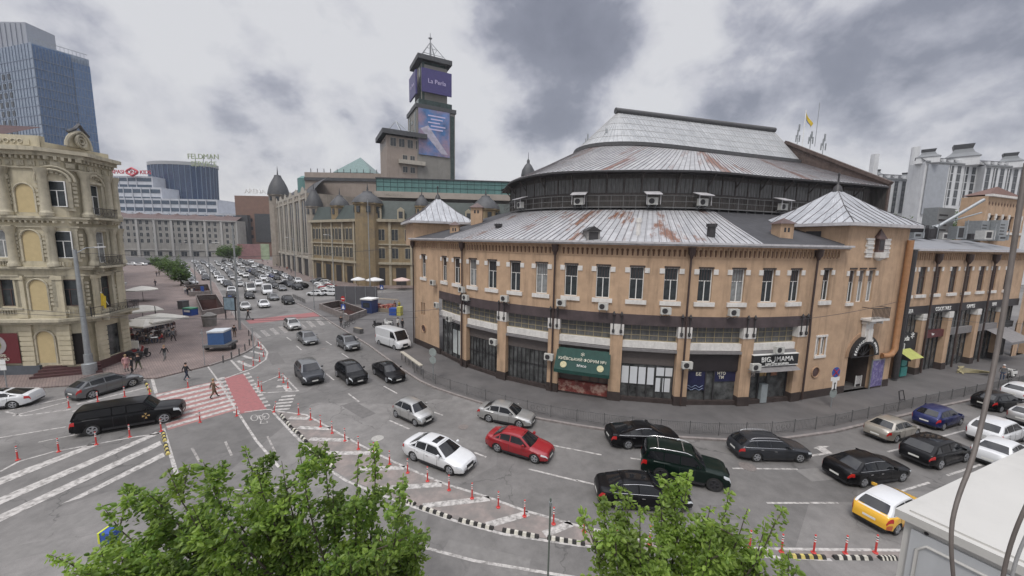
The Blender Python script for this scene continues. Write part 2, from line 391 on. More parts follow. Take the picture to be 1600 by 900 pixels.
REDX = mat('faded_red_road_paint', (.30, .15, .14), .65, .14, 4, col2=(.20, .14, .13), c2pos=(.50, .7), c2scale=2.5)
RX = MB().use(REDX)

pit1 = [SC(.4, 104.5), SC(3.7, 104), SC(4.0, 84.5), SC(1.0, 82.8)]
pit2 = [SC(-1.6, 127), SC(3.0, 127), SC(3.0, 112), SC(-.6, 112)]
pit3 = [G(502, 484), G(530, 478), G(570, 493), G(545, 503)]
ug = MB(); ug.prism([(-1500, -120), (1500, -120), (1500, 2500), (-1500, 2500)], None, 0, (pit1, pit2, pit3))
struct(ug.build('ground', ASPH, fixn=False))
# avenue roadway joins the junction on the same sheet; pavements are raised slabs
kerb_market = [G(*p) for p in [(461, 473), (488, 486), (527, 510), (576, 540), (625, 576), (656, 596), (680, 607), (712, 618), (746.7, 629), (790, 642.5), (844.5, 655.8), (900, 665.6), (949, 673), (1010, 680.5), (1066, 685), (1120, 688), (1142, 689), (1190, 688.5), (1227.6, 686), (1301, 676), (1352, 664), (1410, 650.5), (1470, 635.5), (1520, 625), (1600, 607)]] + [(70, 44), (110, 62)]
mp_poly = kerb_market + [(115, 75), (60, 110), (0, 110), (-20, 100), G(640, 456), G(590, 459), G(498, 471)]
pm = MB(); pm.prism(mp_poly, 0, .12, (pit3,)); struct(pm.build('pavement', GREYP, fixn=False))
left_edge = [G(*p) for p in [(380, 507), (388, 515), (401, 530), (399, 541), (385, 550.5), (361, 561), (327, 572)]]
lp_poly = [SC(-2, 250), SC(2, 175), SC(5, 140), SC(5, 90), SC(5.2, 78)] + left_edge + [G(*p) for p in [(245, 592), (195, 593), (150, 601), (75, 606), (0, 613), (-200, 632)]] + [(-110, 25), (-260, 160), SC(-60, 250)]
pl = MB(); pl.prism(lp_poly, 0, .12, (pit1, pit2)); struct(pl.build('pavement', PINK, fixn=False))
pr_poly = [SC(28, 96), SC(30, 118), SC(27.5, 135), SC(27, 260), SC(60, 262), SC(60, 135), (-20, 135), (-20, 112), G(640, 451), G(560, 453), G(508, 449)]
pb = MB(); pb.prism(pr_poly, 0, .12); struct(pb.build('pavement', PINK, fixn=False))
def ribbon(b, pts, wd, z0, z1=None):
    P = [Vector(p) for p in pts]; Lf = []; Rt = []
    for i, p in enumerate(P):
        d1 = (P[i] - P[i - 1]).normalized() if i else None; d2 = (P[i + 1] - P[i]).normalized() if i < len(P) - 1 else None
        d = ((d1 or d2) + (d2 or d1)).normalized(); n = Vector((-d.y, d.x)); k = 1 / max(.5, n.dot(Vector((-(d1 or d2).y, (d1 or d2).x))))
        Lf.append(p + n * wd / 2 * k); Rt.append(p - n * wd / 2 * k)
    for i in range(len(P) - 1):
        a, bb, c, d = Lf[i], Lf[i + 1], Rt[i + 1], Rt[i]
        if z1 is None: b.quad((a.x, a.y, z0), (bb.x, bb.y, z0), (c.x, c.y, z0), (d.x, d.y, z0))
        else:
            b.add([(q.x, q.y, z) for z in (z0, z1) for q in (a, bb, c, d)], [(4, 5, 6, 7), (0, 1, 5, 4), (2, 3, 7, 6)] + ([(3, 0, 4, 7)] if i == 0 else []) + ([(1, 2, 6, 5)] if i == len(P) - 2 else []))
    return b
for nm, pts in (('kerb', kerb_market), ('kerb', lp_poly[:12])):
    k = MB(); ribbon(k, pts, .22, 0.0, .135); struct(k.build(nm, KERB))
MK = MB().use(PAINT); MKD = MB().use(PAINTD); RP = MB().use(REDP); PD = MB().use(PINKP)
def mline(pts, wd=.15, b=None, z=.010): ribbon(b or MK, [G(*p) for p in pts], wd, z)
def mpoly(pts, b=None, z=.010): (b or MK).prism([G(*p) for p in pts], None, z)
# dusty pinkish strip inside hatched islands
inner = [(430, 642), (461, 675), (495, 709), (517, 731), (545, 749), (580, 763), (626, 781), (680, 800), (717, 812), (790, 832), (912, 850), (1060, 862), (1229, 868), (1302, 872), (1420, 873), (1600, 870)]
outer = [(430, 642), (478, 648), (512, 667), (551, 689), (593, 711), (629, 728), (680, 750), (698, 757), (760, 776), (820, 798), (912, 824), (1000, 843), (1120, 855), (1220, 858), (1420, 860), (1600, 857)]
PD.prism([G(*p) for p in outer + inner[::-1][:-1]], None, .004)
mline(outer, .16); mline([(p[0] - 3, p[1] + 3) for p in inner[:14]], .16)
for a, b_ in [((452, 653), (482, 654)), ((466, 668), (516, 670)), ((484, 686), (545, 688)), ((505, 708), (578, 708)), ((560, 733), (632, 731)), ((590, 764), (690, 757)), ((660, 791), (765, 779)), ((760, 821), (826, 802)), ((850, 835), (893, 818))]:
    mline([a, b_], .42)
# left big hatch
mline([(0, 737), (30, 721), (83, 706), (150, 694), (203, 684), (252, 677)], .16)
mpoly([(-30, 770), (-30, 758), (145, 693), (152, 696)]); mpoly([(-30, 802), (-30, 790), (244, 675), (250, 678)]); mpoly([(-30, 830), (-30, 818), (250, 689), (253, 695)]); mpoly([(95, 788), (130, 777), (258, 713), (255, 707)])
mline([(255, 670), (278, 748)], .2); mline([(-40, 690), (0, 684), (103, 667)], .14); mline([(60, 691), (120, 679)], .14)
mline([(8, 643), (34, 650), (110, 640)], .14); mline([(8, 643), (103, 622)], .2); mline([(20, 650), (112, 626)], .2); mline([(120, 632), (232, 605)], .28); mline([(150, 612), (238, 590)], .25); mline([(237, 589), (244, 615)], .22); mline([(113, 643), (235, 618)], .25)
# red crosswalk and its stripes
RX.prism([G(*p) for p in [(243, 616), (345, 594), (372, 640), (262, 672)]], None, .004)
for i in range(8):
    t = (i + .15) / 8; t2 = (i + .62) / 8
    L0 = (243 + 19 * t, 616 + 56 * t); L1 = (243 + 19 * t2, 616 + 56 * t2); R0 = (345 + 27 * t, 594 + 46 * t); R1 = (345 + 27 * t2, 594 + 46 * t2)
    MK.prism([G(*p) for p in (L0, R0, R1, L1)], None, .008)
# red cycle lane
RP.prism([G(*p) for p in [(350, 590), (381, 584), (417, 639), (373, 647)]], None, .0045)
for i in range(10):
    t = i / 10; t2 = t + .045
    for (ax, ay, bx, by, wd) in ((345, 590, 371, 648, 9), (384, 583, 420, 638, 8)):
        p = (ax + (bx - ax) * t, ay + (by - ay) * t); q = (ax + (bx - ax) * t2, ay + (by - ay) * t2)
        mpoly([(p[0] - wd * .5, p[1] + 1.2), (p[0] + wd * .6, p[1] - 1.0), (q[0] + wd * .6, q[1] - 1.0), (q[0] - wd * .5, q[1] + 1.2)], z=.014)
for i in range(5): y = 617 + i * 5.2; mpoly([(440 - i * 4, y + 2), (462 - i * 2.2, y - .3), (461 - i * 2.2, y + 2), (439 - i * 4, y + 4.6)])
mline([(374, 648), (400, 688), (417, 708), (436, 730)], .16); mline([(382, 644), (415, 640), (430, 640)], .14); mline([(325, 573), (341, 595), (373, 647)], .13)
mline([(418, 682), (430, 707)], .12, MKD); mline([(300, 700), (312, 722)], .14, MKD); mline([(352, 690), (362, 712)], .14, MKD); mline([(330, 768), (470, 760)], .14, MKD)
# island by the plaza corner and the small triangle
isl = [(401, 531), (411, 541), (418, 551), (415, 562), (395, 575.6), (361, 588), (341, 595)]
mline(isl, .2); mline([(361, 563), (377, 580)], .2)
for a, b_ in (((392, 549), (413, 554)), ((380, 556), (405, 564)), ((371, 564), (392, 573)), ((398, 541), (412, 545))): mline([a, b_], .4)
tri = [(399, 603), (441, 585), (466, 611), (407, 614), (399, 603)]; mline(tri, .16); mline([(432, 604), (446, 603), (452, 611)], .5); mline([(434, 594), (452, 593)], .3)
# zebra across the avenue
for i in range(11):
    x = 392 + i * 14.2; y = 524.5 - i * 2.9
    mpoly([(x, y - 5), (x + 6.5, y - 6.4), (x + 17, y + 3), (x + 10, y + 4.6)], PAINTD and MKD)
RP.prism([G(*p) for p in [(384, 500), (490, 488), (503, 494), (390, 506)]], None, .004)
mline([(388, 512), (512, 500)], .12, MKD)
# lane dashes
for a, b_ in [((463, 540), (471, 547)), ((509, 533), (518, 539)), ((534, 552), (545, 559.5)), ((509.6, 583.8), (521.8, 594)), ((544.3, 615), (561.4, 628)), ((599.6, 603.4), (620.8, 615)), ((608.6, 657), (639.6, 670.5)), ((678, 644), (692, 649)), ((741, 707), (760, 714.5)), ((826, 733), (903, 751.7)), ((864, 696), (940, 711)), ((900, 750), (934, 758.6)), ((985, 716), (1020, 721)), ((1144.5, 732), (1246, 733)), ((1198, 786), (1310, 786)), ((1387, 706), (1408, 701)), ((1473, 681.7), (1507, 672.7)), ((1480, 743), (1533, 726)), ((1407, 768), (1452, 754)), ((448, 527), (455, 532))]:
    mline([a, b_], .14)
mline([(640, 853), (660, 855), (742, 876.5), (873, 898.5), (960, 912)], .15)
# turn arrow
mpoly([(1262, 714.5), (1261, 711.5), (1286, 708), (1276, 701), (1271, 700.5), (1279, 697), (1297, 697), (1289, 700), (1301, 708.5)])
# cycle symbol
def ring(c, rx, ry, b):
    pts = [(c[0] + rx * math.cos(a * math.pi / 7), c[1] + ry * math.sin(a * math.pi / 7)) for a in range(15)]; ribbon(b, [G(*p) for p in pts], .07, .010)
ring((397.5, 653), 5.5, 4.6, MK); ring((415, 650.5), 5.5, 4.6, MK)
for a, b_ in (((397, 653), (404, 649)), ((404, 649), (413, 651)), ((404, 649), (408, 657)), ((408, 657), (415, 650)), ((408, 657), (407, 662)), ((407, 662), (418, 661)), ((418, 661), (417, 658))): mline([a, b_], .08)
for nm, b_ in (('road_markings', MK), ('road_markings', MKD), ('road_paint', RP), ('road_paint', RX), ('road_dust', PD)): struct(b_.build(nm, fixn=False))
PT1 = mat('asphalt_patch_dark', (.128, .122, .118), .8, .16, 3); PT2 = mat('asphalt_patch_light', (.172, .165, .158), .75, .14, 3)
for i, (px, py, L_, W__, a) in enumerate([(560, 640, 3.5, 1.2, -40), (720, 690, 4.5, 1.0, -25), (1010, 760, 5, 1.4, -4), (1290, 740, 3.2, 1.2, 8), (330, 720, 3, 1.6, 20), (180, 800, 4.5, 1.3, 25), (430, 560, 5, 1.3, -50), (760, 870, 4, .9, -15), (1130, 800, 2.2, 1.1, 0), (40, 860, 3, 1, 20), (600, 560, 5, 1.1, -42)]):
    x, y = G(px, py); c_, s_ = math.cos(R(a)), math.sin(R(a)); b_ = MB(); b_.quad(*[(x + u * L_ / 2 * c_ - v * W__ / 2 * s_, y + u * L_ / 2 * s_ + v * W__ / 2 * c_, .0035) for u, v in ((-1, -1), (1, -.94), (.97, 1), (-1, .95))]); struct(b_.build('road_patch', (PT1, PT2)[i % 2], fixn=False))
IRON = mat('cast_iron', (.16, .14, .13), .6, .3, 8)
for i, (px, py, r) in enumerate([(590, 685, .42), (1168, 729, .5), (724, 667, .4), (505, 545, .3)]):
    g = G(px, py); b_ = MB(); b_.lathe([(r, .002), (r, .014), (r * .8, .014), (r * .78, .010), (r * .7, .016), (.01, .016)], (g[0], g[1], 0), 20)
    tag(b_.build('manhole_cover', [mat('pale_concrete', (.33, .32, .30), .7, .2, 5), IRON, IRON, IRON][i], smooth=None), ['pale round manhole cover in the carriageway beside the hatched island', 'dark round manhole cover in the road below the grey estate car', 'worn manhole cover between the small silver hatchback and silver saloon', 'small manhole cover in the road near the far zebra crossing'][i], 'manhole cover')
# ------------------------------------------------------------------ vehicles
def paint(name, col, metal=0.0, rough=.32):
    return mat('car_paint_' + name, col, rough, .03, 2, metal=metal, spec=(.12 if name in ('black', 'dark_grey', 'dark_green') else .5), coat=(.30 if name in ('black', 'dark_grey', 'dark_green', 'blue') else .8))
P_WHITE = paint('white', (.60, .61, .62)); P_BLACK = paint('black', (.004, .004, .005)); P_SILVER = paint('silver', (.42, .42, .41), .6)
P_GREY = paint('grey', (.13, .135, .14), .5); P_DGREY = paint('dark_grey', (.045, .048, .055), .5); P_RED = paint('red', (.26, .008, .014)); P_BLUE = paint('blue', (.012, .02, .10), .3)
P_GREEN = paint('dark_green', (.004, .012, .009), .2); P_YELLOW = paint('yellow', (.75, .42, .03)); P_BEIGE = paint('champagne', (.38, .35, .30), .5)
TYRE = mat('tyre_rubber', (.022, .022, .022), .85, .2, 5); RIM = mat('alloy_rim', (.42, .43, .45), .35, .1, 4, metal=.7); RIMD = mat('dark_rim', (.06, .06, .065), .4, .1, 4, metal=.6)
HEADL = mat('headlamp_lens', (.55, .58, .60), .12, .1, 8, spec=1.0); TAILL = mat('tail_lamp_lens', (.42, .015, .015), .15, .1, 8, spec=1.0)
PLATE = mat('plate_white', (.70, .70, .66), .4, .05, 3); TRIM = mat('chrome_trim', (.6, .6, .6), .2, .05, 3, metal=.9)
def lerp(a, b, t): return a + (b - a) * t
def curve(pts, x):
    if x <= pts[0][0]: return pts[0][1]
    for (x0, y0), (x1, y1) in zip(pts, pts[1:]):
        if x <= x1:
            t = (x - x0) / (x1 - x0); return lerp(y0, y1, t * t * (3 - 2 * t) * .5 + t * .5)
    return pts[-1][1]
# kind: L, W, H, wheelbase, wheel radius, front axle from nose, deck profile (x from nose 0 .. L -> z), windscreen base/top, rear top/base, side-window splits
KINDS_ = dict(
 saloon=dict(L=4.75, W=1.84, H=1.45, wb=2.78, wr=.33, fa=.90, deck=[(0, .55), (.12, .70), (.55, .80), (1.35, .92), (2.4, .94), (3.6, .98), (4.2, 1.02), (4.6, 1.0), (4.75, .74)], ws=(1.25, 2.05), rw=(3.45, 4.15), split=(2.75, 3.55), wt=.60),
 fastback=dict(L=4.95, W=1.90, H=1.42, wb=2.95, wr=.345, fa=.88, deck=[(0, .52), (.15, .70), (.6, .80), (1.4, .91), (2.5, .93), (3.8, .99), (4.6, 1.05), (4.85, 1.0), (4.95, .74)], ws=(1.3, 2.15), rw=(3.15, 4.55), split=(2.85, 3.7), wt=.58),
 hatch=dict(L=4.20, W=1.78, H=1.48, wb=2.58, wr=.32, fa=.82, deck=[(0, .55), (.12, .74), (.5, .84), (1.15, .96), (2.3, .98), (3.5, 1.02), (4.0, 1.02), (4.15, .9), (4.2, .7)], ws=(1.05, 1.75), rw=(3.45, 4.02), split=(2.5, 3.35), wt=.60),
 mini=dict(L=3.60, W=1.64, H=1.50, wb=2.30, wr=.30, fa=.68, deck=[(0, .5), (.10, .74), (.35, .86), (.85, .96), (1.8, .97), (2.9, 1.0), (3.4, .98), (3.55, .84), (3.6, .62)], ws=(.85, 1.42), rw=(2.85, 3.42), split=(2.35, 3.0), wt=.56),
 suv=dict(L=4.75, W=1.94, H=1.72, wb=2.86, wr=.385, fa=.92, deck=[(0, .62), (.10, .88), (.4, 1.0), (1.3, 1.10), (2.4, 1.12), (3.9, 1.16), (4.5, 1.16), (4.7, 1.0), (4.75, .78)], ws=(1.22, 1.95), rw=(3.95, 4.55), split=(2.75, 3.7), wt=.68),
 offroad=dict(L=4.85, W=1.94, H=1.90, wb=2.85, wr=.42, fa=.85, deck=[(0, .72), (.06, 1.0), (.4, 1.12), (1.3, 1.2), (2.4, 1.22), (4.0, 1.24), (4.7, 1.24), (4.82, 1.15), (4.85, .85)], ws=(1.35, 1.95), rw=(4.50, 4.76), split=(2.7, 3.6), wt=.76),
 estate=dict(L=4.85, W=1.86, H=1.47, wb=2.84, wr=.335, fa=.90, deck=[(0, .55), (.12, .72), (.55, .82), (1.35, .93), (2.4, .95), (3.8, .99), (4.6, 1.0), (4.78, .9), (4.85, .72)], ws=(1.28, 2.05), rw=(4.15, 4.70), split=(2.8, 3.7), wt=.62),
 hearse=dict(L=5.85, W=1.98, H=1.92, wb=3.75, wr=.41, fa=.98, deck=[(0, .74), (.06, 1.05), (.4, 1.15), (1.4, 1.22), (2.4, 1.22), (4.0, 1.24), (5.6, 1.26), (5.8, 1.22), (5.85, .85)], ws=(1.5, 2.05), rw=(5.5, 5.78), split=(2.95, 3.7), wt=.80),
 van=dict(L=5.55, W=2.05, H=2.48, wb=3.45, wr=.36, fa=1.0, deck=[(0, .62), (.06, .95), (.3, 1.10), (.85, 1.38), (1.5, 1.45), (5.3, 1.45), (5.5, 1.45), (5.55, 1.2)], ws=(.55, 1.35), rw=(5.42, 5.53), split=(2.0, 2.05), wt=.86),
)
def wheel_parts(r, wd, rim):
    t = MB(); t.lathe([(r * .64, -wd * .40), (r * .9, -wd / 2), (r, -wd * .36), (r, wd * .36), (r * .9, wd / 2), (r * .62, wd * .42)], n=22, axis='y', cap=False)
    m = MB(); m.lathe([(r * .70, -wd * .40), (r * .66, -wd * .45), (r * .58, -wd * .43), (r * .57, -wd * .25)], n=22, axis='y', cap=False)
    for k in range(5):
        a = 2 * math.pi * k / 5
        for da in (-.13, .13): m.bar((0, -wd * .44, 0), (math.cos(a + da) * r * .63, -wd * .42, math.sin(a + da) * r * .63), .05, .05, up=(0, 1, 0))
    m.lathe([(.07, -wd * .49), (.07, -wd * .38)], n=8, axis='y')
    d = MB(); d.lathe([(r * .6, -wd * .26), (r * .6, -wd * .1)], n=18, axis='y')
    return t, m, d
_wheels = {}
def car_geo(kind, mod=None, lod=0):
    k = dict(KINDS_[kind]); L0, H0, wb0 = k['L'], k['H'], k['wb']; k.update(mod or {}); L, W, H = k['L'], k['W'], k['H']; fx = L / L0; fz = H / H0
    k['deck'] = [(x * fx, z * fz) for x, z in k['deck']]
    for q in ('ws', 'rw', 'split'): k[q] = tuple(v_ * fx for v_ in k[q])
    if 'fa' not in (mod or {}): k['fa'] = k['fa'] * fx + ((wb0 * fx - k['wb']) / 2)
    hw = W / 2; xf = L / 2; gc = .24 if kind not in ('suv', 'offroad', 'hearse', 'van') else .32
    fa = xf - k['fa']; ra = fa - k['wb']; ar = k['wr'] * 1.14; deck = [(xf - x, z) for x, z in k['deck']][::-1]
    dz = lambda x: curve(deck, x)
    rnd_f = .16 if kind in ('offroad', 'hearse', 'van') else .24
    def wid(x):
        e = min(xf - x, x + xf); t = max(0, min(1, e / .75)); return hw * (1 - rnd_f * (1 - t) ** 2.2) * (1 - .0)
    def bot(x):
        z = gc + .02 + (max(0, .5 - (xf - x)) * .12) + (max(0, .5 - (x + xf)) * .25)
        for a in (fa, ra):
            if abs(x - a) < ar: z = max(z, k['wr'] + math.sqrt(max(0, ar * ar - (x - a) ** 2)) * .98)
        return z
    def sec(x, v):
        """v 0 sill .. 1 deck edge .. 2 deck centre"""
        w_ = wid(x); z0 = bot(x); z1 = dz(x)
        if z0 > z1 - .12: z0 = z1 - .12
        if v <= 1:
            z = lerp(z0, z1 - .05, v); f = (z - gc) / max(.1, (z1 - gc)); y = w_ * (.955 + .045 * math.sin(min(1, max(0, f * 1.35)) * math.pi * .72) * 1.0)
            if v > .82: y -= w_ * .05 * ((v - .82) / .18) ** 1.5; 
            return Vector((x, y, z if v < 1 else z1 - .05))
        u = v - 1; y = w_ * .935 * (1 - u); z = z1 - .05 + .05 * min(1, u * 6) + .035 * (1 - (1 - u) ** 2)
        return Vector((x, y, z))
    n = 40 if not lod else 16
    xs = [-xf + L * i / n for i in range(n + 1)]
    if not lod:
        for a in (fa, ra): xs += [a - ar - .005, a - ar + .01, a + ar - .01, a + ar + .005, a]
    xs = sorted(set(round(x, 4) for x in xs)); VV = ([0, .12, .3, .5, .68, .82, .92, 1, 1.04, 1.15, 1.5, 2] if not lod else [0, .4, .8, 1, 1.15, 2])
    b = MB(); vs = []; row = len(VV) * 2 - 1
    for x in xs:
        h = [sec(x, v) for v in VV]; vs += [p for p in h] + [Vector((p.x, -p.y, p.z)) for p in h[-2::-1]]
    fs = [(i * row + j, i * row + j + 1, (i + 1) * row + j + 1, (i + 1) * row + j) for i in range(len(xs) - 1) for j in range(row - 1)]
    fs += [tuple(range(row)), tuple((len(xs) - 1) * row + j for j in range(row))]
    b.add(vs, fs)
    # greenhouse
    wt = k['wt']; (w0, w1), (r1, r0) = k['ws'], k['rw']; w0, w1, r1, r0 = xf - w0, xf - w1, xf - r1, xf - r0
    zb = lambda x: dz(x) - .02
    def roofz(x): u = (x - (w1 + r1) / 2) / ((w1 - r1) / 2 + 1e-6); return H - .045 * max(0, abs(u)) ** 2.5 - (.03 if kind in ('hatch', 'suv', 'fastback') else .01) * max(0, -u)
    def side(x, h):
        """h 0 belt .. 1 roof edge on the left side; x clipped by pillars"""
        xlo = lerp(r0, r1, h); xhi = lerp(w0, w1, h); xx = min(max(x, xlo), xhi)
        z = lerp(zb(xx), roofz(min(max(xx, r1), w1)) - .06, h); y = lerp(wid(xx) * .925, wt + (hw - .92) * .5, h ** .9)
        # narrow toward glass ends
        return Vector((xx, y, z))
    g = MB(); HH = [0, .33, .66, 1] if not lod else [0, 1]
    xs2 = [lerp(r0, w0, i / 12) for i in range(13)] if not lod else [lerp(r0, w0, i / 4) for i in range(5)]
    def S(u, h): return side(lerp(lerp(r0, r1, h), lerp(w0, w1, h), u), h)
    nu = len(xs2) - 1
    for sg in (1, -1):
        fl = lambda p: Vector((p.x, p.y * sg, p.z)); g.grid(lambda u, h: fl(S(u, h)), nu, len(HH) - 1)
    def roof(u, v):
        a = S(u, 1); yy = a.y * (1 - 2 * v); e = abs(1 - 2 * v); return Vector((a.x, yy, a.z + .06 * (1 - e ** 3)))
    g.grid(roof, nu, 8 if not lod else 3)
    def scr(u, v, front, off=0.0):
        a = S(1 if front else 0, v); yy = a.y * (1 - 2 * u); e = abs(1 - 2 * u); bow = (.10 if front else .06) * (1 - e * e) * (1 - v * .6)
        return Vector((a.x + (bow + off if front else -bow - off), yy, a.z + .06 * (1 - e ** 3) * v + off * .8))
    for f in (True, False): g.grid(lambda u, v: scr(u, v, f), 8 if not lod else 3, len(HH) - 1)
    # glass
    gl = {}
    ws = MB(); ws.grid(lambda u, v: scr(lerp(.07, .93, u), lerp(.06, .93, v), True, .014), 8 if not lod else 3, 3 if not lod else 1); gl['windscreen'] = ws
    rwm = MB()
    if kind != 'van': rwm.grid(lambda u, v: scr(lerp(.09, .91, u), lerp(.12 if kind != 'saloon' else .06, .9, v), False, .014), 8 if not lod else 3, 3 if not lod else 1)
    sw = []
    sp = [x for x in k['split']]; uu = [0.0] + [(xf - x) for x in sp[::-1]] + [1.0]
    def win(xa, xb, sg):
        m = MB(); gap = .035
        def fn(u, v):
            h = lerp(.10, .88, v); lo = lerp(r0, r1, h) + .16; hi = lerp(w0, w1, h) - .10
            x = lerp(max(xa + gap, lo), min(xb - gap, hi), u); p = side(x, h); return Vector((p.x, (p.y + .012) * sg, p.z + .002))
        m.grid(fn, 4 if not lod else 1, 3 if not lod else 1); return m
    bnds = [r0 - 1, xf - sp[1], xf - sp[0], w0 + 1]
    for sg in (1, -1):
        for i in range(3):
            if kind == 'van' and i < 2: continue
            if kind == 'mini' and i == 1: continue
            if kind == 'fastback' and i == 0 and False: continue
            xa, xb = bnds[i], bnds[i + 1]
            if kind == 'mini' and i == 0: xb = xf - sp[0] 
            sw.append(win(xa, xb, sg))
    k.update(sec=sec, side=side, S=S, scr=scr, roof=roof, fa=fa, ra=ra, xf=xf, hw=hw, gc=gc, dz=dz, wid=wid, roofz=roofz, w0=w0, w1=w1, r0=r0, r1=r1)
    return k, b, g, gl, rwm, sw
def patch(k, x0, x1, v0, v1, sg, off=.008, n=4):
    m = MB()
    def fn(u, v):
        x = lerp(x0, x1, u); p = k['sec'](x, lerp(v0, v1, v)); return Vector((p.x + (off if x > 0 else -off) * .6, (p.y + off) * sg, p.z + off * .5))
    m.grid(fn, n, 3); return m
def make_car(label, kind, pm_, loc, heading, roofm=None, rim=RIM, rails=False, sunroof=False, mod=None, cat='car', group=None, name=None, roofbars=False, chrome=False, plate=True):
    k, b, g, gl, rwm, sw = car_geo(kind, mod); H = k['H']; xf = k['xf']; hw = k['hw']
    t = thing(name or {'saloon': 'saloon_car', 'fastback': 'fastback_car', 'hatch': 'hatchback_car', 'mini': 'city_car', 'suv': 'suv', 'offroad': 'offroad_car', 'estate': 'estate_car', 'hearse': 'funeral_car', 'van': 'panel_van'}[kind], label, cat, (loc[0], loc[1], loc[2] if len(loc) > 2 else 0), heading, group)
    b.build('body', pm_, t, smooth=38); g.build('cabin', roofm or pm_, t, smooth=38)
    gl['windscreen'].build('windscreen', CARGLASS, t, smooth=60, fixn=False)
    if rwm.v: rwm.build('rear_window', CARGLASS, t, smooth=60, fixn=False)
    for s_ in sw: s_.build('side_window', CARGLASS, t, smooth=60, fixn=False)
    # underbody
    u = MB(); u.box(-xf + .25, xf - .22, -hw + .22, hw - .22, k['gc'] - .05, k['gc'] + .42)
    for a in (k['fa'], k['ra']): u.box(a - k['wr'] * 1.2, a + k['wr'] * 1.2, -hw + .2, hw - .2, k['gc'], k['wr'] * 2.05)
    u.build('underbody', BLACK, t)
    # sills and bumper skirts
    for sg in (1, -1): sk = MB(); sk.box(k['ra'] + k['wr'] * 1.2, k['fa'] - k['wr'] * 1.2, min(sg * (hw * .93), sg * (hw * .985)), max(sg * (hw * .93), sg * (hw * .985)), k['gc'] - .05, k['gc'] + .09); sk.build('side_skirt', BLACK, t)
    sk = MB(); sk.box(xf - .35, xf - .035, -hw * .74, hw * .74, k['gc'] - .02, k['gc'] + .14); sk.build('front_bumper_trim', BLACK, t); sk = MB(); sk.box(-xf + .035, -xf + .35, -hw * .74, hw * .74, k['gc'] + .0, k['gc'] + .22)
    sk.build('rear_bumper_trim', BLACK, t)
    key = (k['wr'], rim.name)
    if key not in _wheels:
        a, m_, d = wheel_parts(k['wr'], .23, rim); ao = a.build('w', TYRE, smooth=40); mo = m_.build('w', rim); do = d.build('w', BLACK)
        _wheels[key] = (ao.data, mo.data, do.data)
        for o in (ao, mo, do): bpy.data.objects.remove(o)
    A, Bm, D = _wheels[key]
    for ax in (k['fa'], k['ra']):
        for sg in (1, -1):
            wo = link(A, 'wheel', t, (ax, sg * (hw - .13), k['wr']), math.pi if sg > 0 else 0)
            link(Bm, 'rim', wo); link(D, 'brake_disc', wo)
    zf = k['dz'](xf - .12)
    for sg in (1, -1):
        patch(k, xf - .42, xf - .01, .72 if kind != 'mini' else .66, .97, sg).build('headlight', HEADL, t, smooth=60, fixn=False)
        patch(k, -xf + .32, -xf + .01, .62, .93, sg).build('taillight', TAILL, t, smooth=60, fixn=False)
        mz = k['dz'](k['w0'] - .25) + .12; m_ = MB(); mxx = k['w0'] - .42
        m_.add([(mxx + a, sg * (k['wid'](mxx) * .95 + c), mz + e) for a, c, e in ((-.06, .0, -.07), (-.06, .22, -.08), (-.06, .24, .07), (-.06, .02, .06), (.08, .02, -.05), (.10, .16, -.06), (.09, .17, .04), (.08, .04, .04))],
               [(0, 1, 2, 3), (4, 5, 6, 7), (0, 1, 5, 4), (1, 2, 6, 5), (2, 3, 7, 6), (3, 0, 4, 7)]); m_.build('mirror', pm_, t, smooth=60)
    gy = hw * (1 - .2); gr = MB(); gz0, gz1 = lerp(k['gc'], zf, .42), lerp(k['gc'], zf, .86)
    gr.box(xf - .02, xf + .012, -hw * .36, hw * .36, gz0, gz1); gr.box(xf - .02, xf + .010, -hw * .62, hw * .62, k['gc'] + .03, lerp(k['gc'], zf, .34)); gr.build('grille', BLACK, t)
    if plate:
        for x, zp in ((xf + .014, lerp(k['gc'], zf, .30)), (-xf - .008, lerp(k['gc'], k['dz'](-xf + .1), .55 if kind not in ('saloon',) else .42))):
            p = MB(); p.box(x - .004, x + .006, -.26, .26, zp - .055, zp + .055) if x > 0 else p.box(x - .006, x + .004, -.26, .26, zp - .055, zp + .055); p.build('number_plate', PLATE, t)
    # shut lines and handles
    for sg in (1, -1):
        for xs_ in (k['w0'] - .55, xf - k['split'][0] - .02, xf - k['split'][1] + .05):
            if kind == 'mini' and abs(xs_ - (xf - k['split'][1] + .05)) < .01: continue
            prev = None; ln = MB()
            for q in range(7):
                p = k['sec'](xs_, .05 + .9 * q / 6); p = Vector((p.x, (p.y + .003) * sg, p.z)); 
                if prev is not None: ln.bar(prev, p, .014, .006, up=(0, 1, 0))
                prev = p
            ln.build('door_seam', BLACK, t)
    for sg in (1, -1):
        for xs_ in (xf - k['split'][0] + .22, xf - k['split'][1] + .25):
            if kind in ('mini', 'van') and xs_ < xf - k['split'][0]: continue
            p = k['sec'](xs_, .80); hd = MB(); hd.box(p.x - .09, p.x + .09, min(sg * p.y, sg * (p.y + .03)), max(sg * p.y, sg * (p.y + .03)), p.z - .015, p.z + .015); hd.build('door_handle', TRIM if chrome else pm_, t)
    if chrome:
        cm = MB()
        for sg in (1, -1):
            pts = [k['side'](lerp(k['r0'] + .1, k['w0'] - .1, q / 12), .05 if False else .03) for q in range(13)]; cm.tube([Vector((p.x, (p.y + .014) * sg, p.z)) for p in pts], .012, 4)
            pts = [k['side'](lerp(lerp(k['r0'], k['r1'], .93), lerp(k['w0'], k['w1'], .93), q / 12), .93) for q in range(13)]; cm.tube([Vector((p.x, (p.y + .014) * sg, p.z)) for p in pts], .012, 4)
        cm.build('window_trim', TRIM, t)
